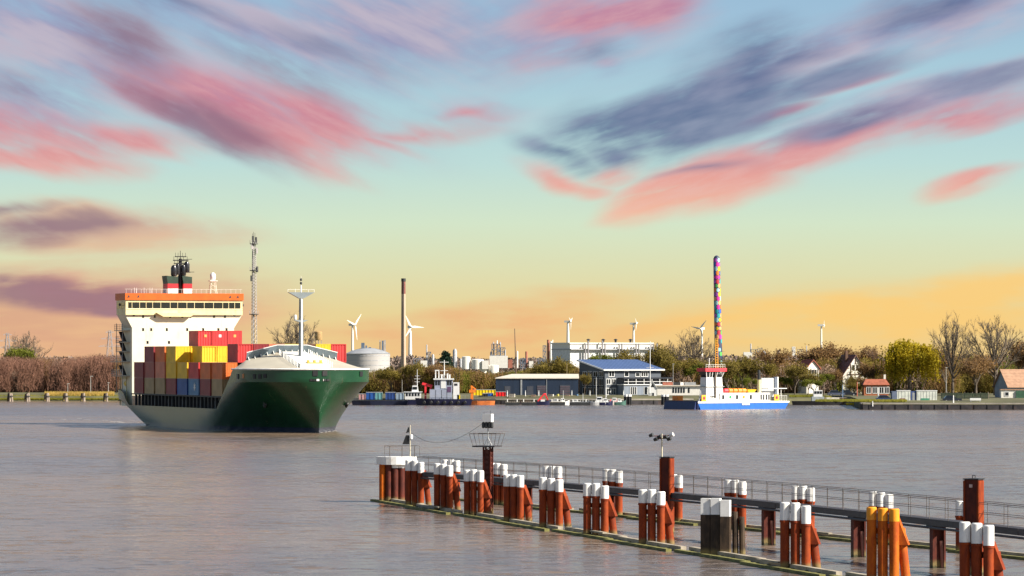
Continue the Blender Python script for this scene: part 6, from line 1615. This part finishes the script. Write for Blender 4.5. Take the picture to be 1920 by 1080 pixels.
for k, (pa, pb) in enumerate(((947, 975), (977, 1007), (1030, 1060), (1068, 1106))):
    D = DW(760); L = (pb - pa) * D / FPX; t = thing('floating_pontoon', 'flat dark pontoon before the dark shed, %s from the left' % ORD[k], 'pontoon', (PX((pa + pb) / 2, D), D, 0), 0, 'pontoons before the dark shed')
    mb = MB(); mb.frustum([(-L/2 + .2, -1, -.4), (L/2 - .2, -1, -.4), (L/2 - .2, 1, -.4), (-L/2 + .2, 1, -.4)], [(-L/2, -1.1, .75), (L/2, -1.1, .75), (L/2, 1.1, .75), (-L/2, 1.1, .75)]); mb.build('float', M_dark, t)
    for q in range(int(L / .5)): mb = MB(); x = -L/2 + .05 + q * .5; mb.box(x, x + .42, -1.1, 1.1, .752, .84); mb.build('deck_plank', M_timber if k != 3 else M_grey, t)
    mb = MB(); 
    for x in (-L * .35, L * .3): mb.lathe([(.12, .84), (.12, 1.25), (.18, 1.3), (.1, 1.4)], (x, -.8, 0), 8)
    mb.build('bollard_pair', M_trim, t)
t, D = craft('anchor_launch', 1017, 757.6, 4.2, 1.8, .8, 'dark launch carrying a red lifting frame before the shed', mnv, flip=False)
mb = MB(); mb.bar((-1.1, .5, .9), (.5, .3, 2.7), .36); mb.bar((1.3, .5, 1.2), (.6, .3, 2.7), .36); mb.bar((-1.1, -.5, .9), (.5, -.3, 2.7), .36); mb.bar((.4, -.4, 2.65), (.8, .4, 2.65), .3); mb.bar((-.6, .4, 1.3), (.4, .4, 1.35), .26); mb.build('lifting_frame', mred, t)
mb = MB(); mb.box(-.4, .6, -.6, .6, .85, 1.3); mb.build('engine_cover', M_trim, t)
for k, a in enumerate([(1041, 757, 3.4, M_oldwood, 'wooden open boat with pale thwarts before the shed roller door', .7, None), (1056, 757.3, 3.0, M_trim, 'small white open boat with a short mast before the shed', .9, 732), (1078, 757, 3.2, M_oldwood, 'old dinghy between shed and office', .6, None),
                       (1093, 758, 4.4, M_dark, 'dark boat with white rails left of the office piers', None, 738), (1122, 758, 5.0, M_trim, 'white motor boat with cabin before the office gable', 1.3, None), (1136, 758, 3.4, mnv, 'navy boat with white deck right of the white motor boat', .9, 726),
                       (1150, 757.5, 4.0, mat('boat_cream', (.7, .65, .55)), 'white boat with a red cover before the office wing', 1.0, None), (1162, 757.5, 3.0, mat('boat_green', (.05, .12, .10)), 'small dark green boat beside the black pile cluster', .8, None)]):
    px, py, L, col, lab, cab, mst = a; t, D = small_boat(px, py, L, col, lab, cab, mst, flip=k % 2 == 0)
    if 'red cover' in lab: mb = MB(); mb.frustum([(-1.5, -.7, .81), (.9, -.7, .81), (.9, .7, .81), (-1.5, .7, .81)], [(-1.3, -.5, 1.4), (.7, -.5, 1.4), (.7, .5, 1.4), (-1.3, .5, 1.4)]); mb.build('cover', mred, t)
for px, lab in ((1177, 'black timber pile cluster with pale tops left of the gabled hut'), (1247, 'dark pile cluster at the ferry bow')):
    D = 985; t = thing('pile_cluster', lab, 'dolphin', (PX(px, D), D, 0))
    for dx, dy in ((-.8, 0), (-.4, -.2), (0, 0), (.4, -.15), (.8, .05)): mb = MB(); mb.cyl((dx, dy, -1), (dx * .9, dy, 2.1 + rng.uniform(-.2, .2)), .22, .2, 8); p_ = mb.build('pile', M_black, t); mb = MB(); mb.cyl((dx * .9, dy, 1.95), (dx * .9, dy, 2.45), .23, .2, 8); mb.build('pile_head', M_trim, p_)
for k, px in enumerate((951, 985, 1010, 1072, 1106, 1169)):
    D = 1006; t = thing('mooring_post', 'short white mooring post on the quay edge, %s from the left' % ORD[k], 'post', (PX(px, D), D, .9), 0, 'white mooring posts on the quay')
    mb = MB(); mb.cyl((0, 0, 0), (0, 0, 2.1), .12, .12, 8); mb.build('shaft', M_trim, t); mb = MB(); mb.lathe([(.16, 2.1), (.16, 2.25), (.06, 2.35)], n=8); mb.build('cap', M_grey, t)
# quay wall under shed and office
def quay_wall(name, label, pts, h, m=M_quay, cope=M_conc, piece=1.4):
    t = thing(name, label, 'quay', (0, 0, 0))
    for a, b in zip(pts[:-1], pts[1:]):
        a, b = Vector((a[0], a[1], 0)), Vector((b[0], b[1], 0)); d = b - a; L = d.length; d.normalize(); rz = math.atan2(d.y, d.x); n = max(1, int(L / piece)); s = Vector((d.y, -d.x, 0))
        for k in range(n):
            c = a + d * (L * (k + .5) / n) + s * (.12 if k % 2 else 0); mb = MB(); mb.cbox((c.x, c.y, (h - .9) / 2 - .08), (L / n - .02, .5, h + .6), rz); mb.build('sheet_pile', m, t)
        n2 = max(1, int(L / 4))
        for k in range(n2):
            c = a + d * (L * (k + .5) / n2) - s * .3; mb = MB(); mb.cbox((c.x, c.y, h + .0), (L / n2 - .03, 1.3, .28), rz); mb.build('coping_stone', cope, t)
    return t
quay_wall('shed_quay', 'dark sheet pile quay edge below the shed and office', [shore(760, 757.6), shore(930, 758.3), shore(1150, 758.6), shore(1300, 758.2)], 1.25)
quay_wall('right_quay', 'long black sheet pile quay at the right edge', [(PX(1617, 896), 899), (PX(1617, 894.5), 893.5), (PX(1925, 892), 892), (PX(2080, 892), 892)], 1.35)
# right hand quay: moored barge, office cabins, houses
t, D = craft('grey_barge', 1532, 757.5, 12.0, 3.4, .95, 'dark barge with white wheelhouse moored right of the ferry', M_black, sheer=.3, blunt=.3)
mb = MB(); mb.box(-1.3, 1.6, -1.2, 1.2, .98, 2.0); c = mb.build('deckhouse', mat('barge_grey', (.30, .33, .34)), t)
mb = MB(); mb.box(-.9, 1.2, -1.0, 1.0, 2.002, 3.5); c = mb.build('wheelhouse', M_trim, t)
for q in range(3): mb = MB(); mb.box(-.7 + q * .65, -.2 + q * .65, -1.05, -1.003, 2.7, 3.3); mb.build('window', M_glass, c)
mb = MB(); mb.box(2.2, 5.2, -1.3, 1.3, 1.0, 1.8); mb.build('hatch', mat('hatch_cream', (.62, .58, .48)), t)
def landing():
    D = 985; t = thing('timber_landing', 'pale timber landing stage with brown piles right of the grey barge', 'jetty', (PX(1578, D), D, 0)); k = D / FPX; L = 70 * k / 2
    for q in range(18): mb = MB(); x = -L + q * 2 * L / 18; mb.box(x, x + 2 * L / 18 - .06, -1.2, 1.6, 1.55, 1.72); mb.build('deck_plank', M_oldwood, t)
    for q in range(12): mb = MB(); x = -L + .2 + q * 2 * L / 12; mb.cyl((x, -1.0, -1), (x, -1.0, 1.54), .2, .2, 8); mb.build('pile', mat('brown_pile', (.16, .08, .05)), t)
landing()
def yellow_boom():
    D = 968; t = thing('yellow_boom', 'yellow floating boom beside the corner of the black quay', 'boom', (PX(1601, D), D, .35)); 
    for q in range(5): mb = MB(); mb.cyl((-1.8 + q * .75, 0, 0), (-1.15 + q * .75, 0, 0), .3, .3, 10); mb.build('float', myel, t, smooth=True)
yellow_boom()
def house(name, px, D, w, d, h, rh, label, rz, wallm, roofm, gable_front=True, extras=()):
    """gabled house, gable toward -y"""
    t = thing(name, label, 'house', (PX(px, D), D, GZ - .3), rz)
    mb = MB(); mb.prism([(-w/2, 0, 0), (w/2, 0, 0), (w/2, 0, h), (0, 0, h + rh), (-w/2, 0, h)], (0, d, 0)); mb.build('wall', wallm, t)
    o = .45; sl = rh / (w / 2)
    for s in (-1, 1):
        mb = MB(); mb.frustum([(s * (w/2 + o), -o, h - o * sl + .02), (s * (w/2 + o), d + o, h - o * sl + .02), (0, d + o, h + rh + .02), (0, -o, h + rh + .02)], [(s * (w/2 + o), -o, h - o * sl + .24), (s * (w/2 + o), d + o, h - o * sl + .24), (0, d + o, h + rh + .26), (0, -o, h + rh + .26)]); r_ = mb.build('roof_slope', roofm, t)
        for q in range(6):
            f = (q + .5) / 6; xx = s * (w/2 + o) * (1 - f); zz = lerp(h - o * sl + .25, h + rh + .27, f); mb = MB(); mb.box(min(xx, xx - s * .1), max(xx, xx - s * .1), -o, d + o, zz - .02, zz + .06); mb.build('tile_course', roofm, r_)
    return t
M_rooftile = mat('plum_roof_tiles', (0.16, 0.075, 0.062), .75, .25, 1.5); M_redtile = mat('red_roof_tiles', (0.34, 0.09, 0.055), .7, .2, 1.5); M_tan = mat('tan_roof_tiles', (0.33, 0.19, 0.12), .8, .15, 1.2); M_plaster = mat('white_plaster', (0.72, 0.69, 0.62), .8, .06); M_beam = mat('dark_beam', (0.10, 0.05, 0.03), .8)
t = house('half_timbered_house', 1604, 1062, 7.0, 9.0, 5.0, 5.0, 'half timbered house with white gable and plum roof', R(18), M_plaster, M_rooftile)
for x0, x1, z0, z1 in ((-.9, -.2, 6.2, 7.6), (.2, .9, 6.2, 7.6), (-1.6, -.6, 3.2, 4.4), (.5, 1.5, 3.2, 4.4)): window(t, x0, x1, z0, z1, frame=False)
for a, b in (((-2.2, 5.2), (2.2, 5.2)), ((-1.3, 0), (-1.3, 7.8)), ((1.3, 0), (1.3, 7.8)), ((-1.3, 5.2), (.0, 3.0)), ((1.3, 5.2), (0, 3.0)), ((-3.4, 2.8), (3.4, 2.8)), ((0, 7.8), (0, 9.5))): mb = MB(); mb.bar((a[0], -.05, a[1]), (b[0], -.05, b[1]), .2); mb.build('timber_beam', M_beam, t)
mb = MB(); mb.box(-1.5, -.8, 3.0, 3.8, 8.5, 11.3); mb.build('chimney', M_beam, t)
t = house('red_roofed_house', 1524, 1060, 3.6, 5.0, 6.9, 1.9, 'white house with red roof left of the half timbered one', R(25), M_plaster, M_redtile)
for x0 in (-1.2, -.3, .6): window(t, x0, x0 + .5, 5.2, 6.4, frame=False)
for x0 in (-1.6, -.6, .3, 1.3): mb = MB(); mb.box(x0, x0 + .18, -.07, -.004, 4.6, 6.5); mb.build('timber_beam', M_beam, t)
t = house('dark_gabled_house', 1416, 1066, 6.0, 8.0, 3.6, 3.6, 'house with white edged pointed gable behind the ferry exhaust', R(-10), mat('gable_plum', (.20, .12, .12)), M_rooftile)
for s in (-1, 1): mb = MB(); mb.bar((s * 3.5, -.5, 3.2), (0, -.5, 7.3), .3); mb.build('barge_board', M_trim, t)
mb = MB(); mb.box(-.8, .8, -.04, -.004, 4.2, 5.4); mb.build('window', M_glass, t)
def brick_shop():
    D = 1005; k = D / FPX; t = thing('brick_cottage', 'low orange brick cottage with white windows right of the half timbered house', 'cottage', (PX(1640, D), D, GZ - .3)); L0, L1 = -20 * k, 26 * k; mbk = mat('orange_brick', (.38, .13, .06), .85, .25, 2.5)
    mb = MB(); mb.box(L0, L1, 0, 5, 0, 2.9); mb.build('wall', mbk, t)
    mb = MB(); mb.frustum([(L0 - .3, -.4, 2.902), (L1 + .3, -.4, 2.902), (L1 + .3, 5.3, 2.902), (L0 - .3, 5.3, 2.902)], [(L0 + .5, 2, 4.3), (L1 - .5, 2, 4.3), (L1 - .5, 2.6, 4.3), (L0 + .5, 2.6, 4.3)]); mb.build('roof', mat('brick_roof', (.30, .09, .05), .8, .2), t)
    for x in (-1.9, -.4, 1.2, 2.5): window(t, x, x + .95, .9, 2.3, bars=1)
    mb = MB(); mb.box(.75, 1.05, -.06, -.004, 0, 2.4); mb.build('door', M_trim, t)
    mb = MB(); mb.box(2.4, 2.9, 2.1, 2.6, 4.1, 5.4); mb.build('chimney', M_plaster, t)
brick_shop()
def cabins():
    D = 906; k = D / FPX
    for k_, (pa, pb, lab) in enumerate(((1682, 1707, 'left of two pale site cabins on the black quay'), (1719, 1757, 'right and longer of two pale site cabins on the black quay'))):
        w = (pb - pa) * k; t = thing('site_cabin', lab, 'cabin', (PX((pa + pb) / 2, D), D, 1.5), 0, 'site cabins on the quay')
        mb = MB(); mb.box(-w/2, w/2, 0, 2.4, .1, 2.45); mb.build('wall', mat('cabin_pale', (.58, .60, .55), .6), t); mb = MB(); mb.box(-w/2 - .06, w/2 + .06, -.06, 2.46, 2.452, 2.6); mb.build('roof', M_trim, t)
        n = int(w / .6)
        for q in range(n): x = -w/2 + (q + .5) * w / n; mb = MB(); mb.box(x - .03, x + .03, -.04, -.003, .12, 2.44); mb.build('wall_rib', mat('cabin_rib', (.52, .54, .50)), t)
        mb = MB(); mb.box(-w * .3, w * .12, -.06, -.042, .35, .85); mb.build('sign_panel', mat('panel_green', (.06, .25, .16)) if k_ else mat('panel_brown', (.22, .10, .07)), t)
    t = thing('blue_lift_door', 'dark blue cabin between the two pale site cabins', 'cabin', (PX(1713, D), D + .2, 1.5)); w = 10 * k
    mb = MB(); mb.box(-w/2, w/2, 0, 2.3, .05, 2.4); mb.build('wall', mat('cabin_blue', (.05, .08, .22)), t); mb = MB(); mb.box(-.25, .25, -.05, -.003, .1, 2.1); mb.build('door', M_grey, t)
    t = thing('slate_container', 'blue grey container at the left of the site cabins', 'container', (PX(1677, D), D, 1.5)); mb = MB(); mb.box(-.6, .55, 0, 2.4, 0, 2.4); mb.build('body', mat('slate_blue', (.10, .13, .20)), t); mb = MB(); mb.box(-.5, .45, -.06, -.003, .1, 2.3); mb.build('door', mat('slate_blue2', (.13, .16, .24)), t)
cabins()
def right_house():
    D = 960; t = house('white_cottage', 1878, D, 7.5, 9.0, 3.0, 3.6, 'white cottage with broad tan roof at the right edge', R(-72), mat('gable_bluegrey', (.22, .25, .29)), M_tan)
right_house()
def white_low():
    D = 948; k = D / FPX; t = thing('garden_wall_house', 'low white outbuilding wall under the tan roof at the right edge', 'outbuilding', (PX(1900, D), D, GZ - .4)); mb = MB(); mb.box(-2.8, 4.5, 0, 3, 0, 2.2); mb.build('wall', M_plaster, t); mb = MB(); mb.box(-3.0, 4.7, -.2, 3.2, 2.202, 2.4); mb.build('roof', M_tan, t)
    window(t, -1.9, -1.1, .9, 1.7)
    mb = MB(); mb.box(.6, 3.6, -.3, -.05, 0, 2.0); mb.build('door', mat('door_green', (.03, .09, .05)), t)
white_low()
def fence():
    D = 930; t = thing('green_hedge_fence', 'dark green slatted fence between willow and white cottage', 'fence', (PX(1765, D), D, GZ - .4)); L = 88 * D / FPX; m = mat('fence_green', (.02, .035, .018), .7, .4)
    n = 42
    for q in range(n): mb = MB(); x = q * L / n; mb.box(x, x + L / n - .05, -.03, .03, .05, 1.75 + rng.uniform(-.12, .08)); mb.build('slat', m, t)
    for q in range(7): mb = MB(); x = q * L / 6; mb.box(x - .06, x + .06, .04, .16, 0, 1.9); mb.build('post', M_oldwood, t)
    for z in (.5, 1.4): mb = MB(); mb.box(0, L, .035, .09, z, z + .1); mb.build('rail', m, t)
fence()
def car(px, D, col, label, z=1.5, rz=0.0):
    t = thing('parked_car', label, 'car', (PX(px, D), D, z), rz, 'cars parked on the right bank'); L, W = 4.3, 1.75
    mb = MB(); mb.frustum([(-L/2, -W/2, .3), (L/2, -W/2, .3), (L/2, W/2, .3), (-L/2, W/2, .3)], [(-L/2 + .05, -W/2 + .04, .85), (L/2 - .12, -W/2 + .04, .80), (L/2 - .12, W/2 - .04, .80), (-L/2 + .05, W/2 - .04, .85)]); mb.build('body', col, t)
    mb = MB(); mb.frustum([(-L * .42, -W/2 + .06, .852), (L * .24, -W/2 + .06, .852), (L * .24, W/2 - .06, .852), (-L * .42, W/2 - .06, .852)], [(-L * .30, -W/2 + .25, 1.42), (L * .06, -W/2 + .25, 1.42), (L * .06, W/2 - .25, 1.42), (-L * .30, W/2 - .25, 1.42)]); c = mb.build('cabin', M_glass, t)
    mb = MB(); mb.box(-L * .29, L * .05, -W/2 + .24, W/2 - .24, 1.422, 1.48); mb.build('roof', col, c)
    for x in (-L * .31, L * .31):
        for y in (-W/2 + .02, W/2 - .02): mb = MB(); mb.cyl((x, y - .1, .31), (x, y + .1, .31), .31, .31, 12); w = mb.build('wheel', M_black, t); mb = MB(); mb.cyl((x, y - .115, .31), (x, y + .115, .31), .17, .17, 8); mb.build('rim', M_grey, w)
car(1785, 905, mat('car_dark', (.02, .022, .03), .25), 'dark parked car on the quay right of the site cabins'); car(1660, 915, mat('car_blue', (.03, .05, .12), .25), 'dark blue parked car left of the site cabins'); car(1568, 1000, mat('car_slate', (.07, .08, .12), .25), 'slate parked car behind the timber landing', z=1.9); car(1590, 1004, mat('car_black', (.012, .012, .016), .25), 'black parked car behind the timber landing', z=1.9)
def bench(px, D, label):
    t = thing('white_barrier', label, 'barrier', (PX(px, D), D, 1.5)); mb = MB(); mb.box(-1.2, 1.2, -.1, .1, .45, .95); mb.build('board', M_trim, t)
    for x in (-1.0, 1.0): mb = MB(); mb.box(x - .06, x + .06, -.06, .06, 0, .448); mb.build('leg', M_grey, t)
bench(1829, 900, 'white barrier board on the black quay edge at right'); 
flagpole(1787.5, 741, 758, 893.6, 'short white post on the black quay wall', w=.16); flagpole(1636, 752, 762, 893.0, 'small pale post at the left of the black quay wall', w=.14)
flagpole(1607, 716, 748, 985, 'orange topped pole beside the brick cottage', mat('pole_red', (.5, .12, .07)), .12)
flagpole(1580, 722, 748, 985, 'blue pole with pale lamp beside the timber landing', mat('pole_blue', (.15, .25, .40)), .1)
lamp_post(1774, 690, 950, 'tall lamp post right of the willow', .3, .08)

# odds and ends standing on the quay before the shed
def quay_box(px, w, h, col, label, kind):
    D = 1004.5; t = thing(kind, label, 'crate' if kind == 'quay_crate' else 'barrel', (PX(px, D), D, 1.42), rng.uniform(-.3, .3), 'odds and ends on the quay')
    m = mat('quay_item_%d' % px, col, .7, .2)
    if kind == 'quay_crate':
        mb = MB(); mb.box(-w/2, w/2, -.5, .5, .08, h); mb.build('body', m, t)
        for q in range(4): mb = MB(); z = .12 + (h - .2) * q / 3; mb.box(-w/2 - .03, w/2 + .03, -.54, -.503, z, z + .1); mb.build('slat', M_oldwood, t)
    else:
        mb = MB(); mb.lathe([(.3, 0), (.32, .05), (.3, h/2), (.32, h/2 + .05), (.3, h - .05), (.3, h)], n=12); mb.build('drum', m, t, smooth=True)
        mb = MB(); mb.cyl((.1, 0, h + .002), (.1, 0, h + .05), .05, .05, 6); mb.build('cap', M_grey, t)
for a in ((960, 1.4, 1.0, (.6, .56, .48), 'pale crate on the quay right of the red container', 'quay_crate'), (1000, 1.0, .8, (.45, .2, .12), 'reddish crate before the middle shed door', 'quay_crate'), (1033, 1.2, .9, (.62, .6, .55), 'white crate right of the red lifting frame', 'quay_crate'),
          (1046, .6, .95, (.55, .5, .12), 'yellowish barrel before the shed roller door', 'quay_barrel'), (1064, 1.1, .8, (.55, .28, .2), 'pinkish crate before the right roller door', 'quay_crate'), (1082, .6, .9, (.1, .2, .35), 'blue barrel in the gap between shed and office', 'quay_barrel')): quay_box(*a)
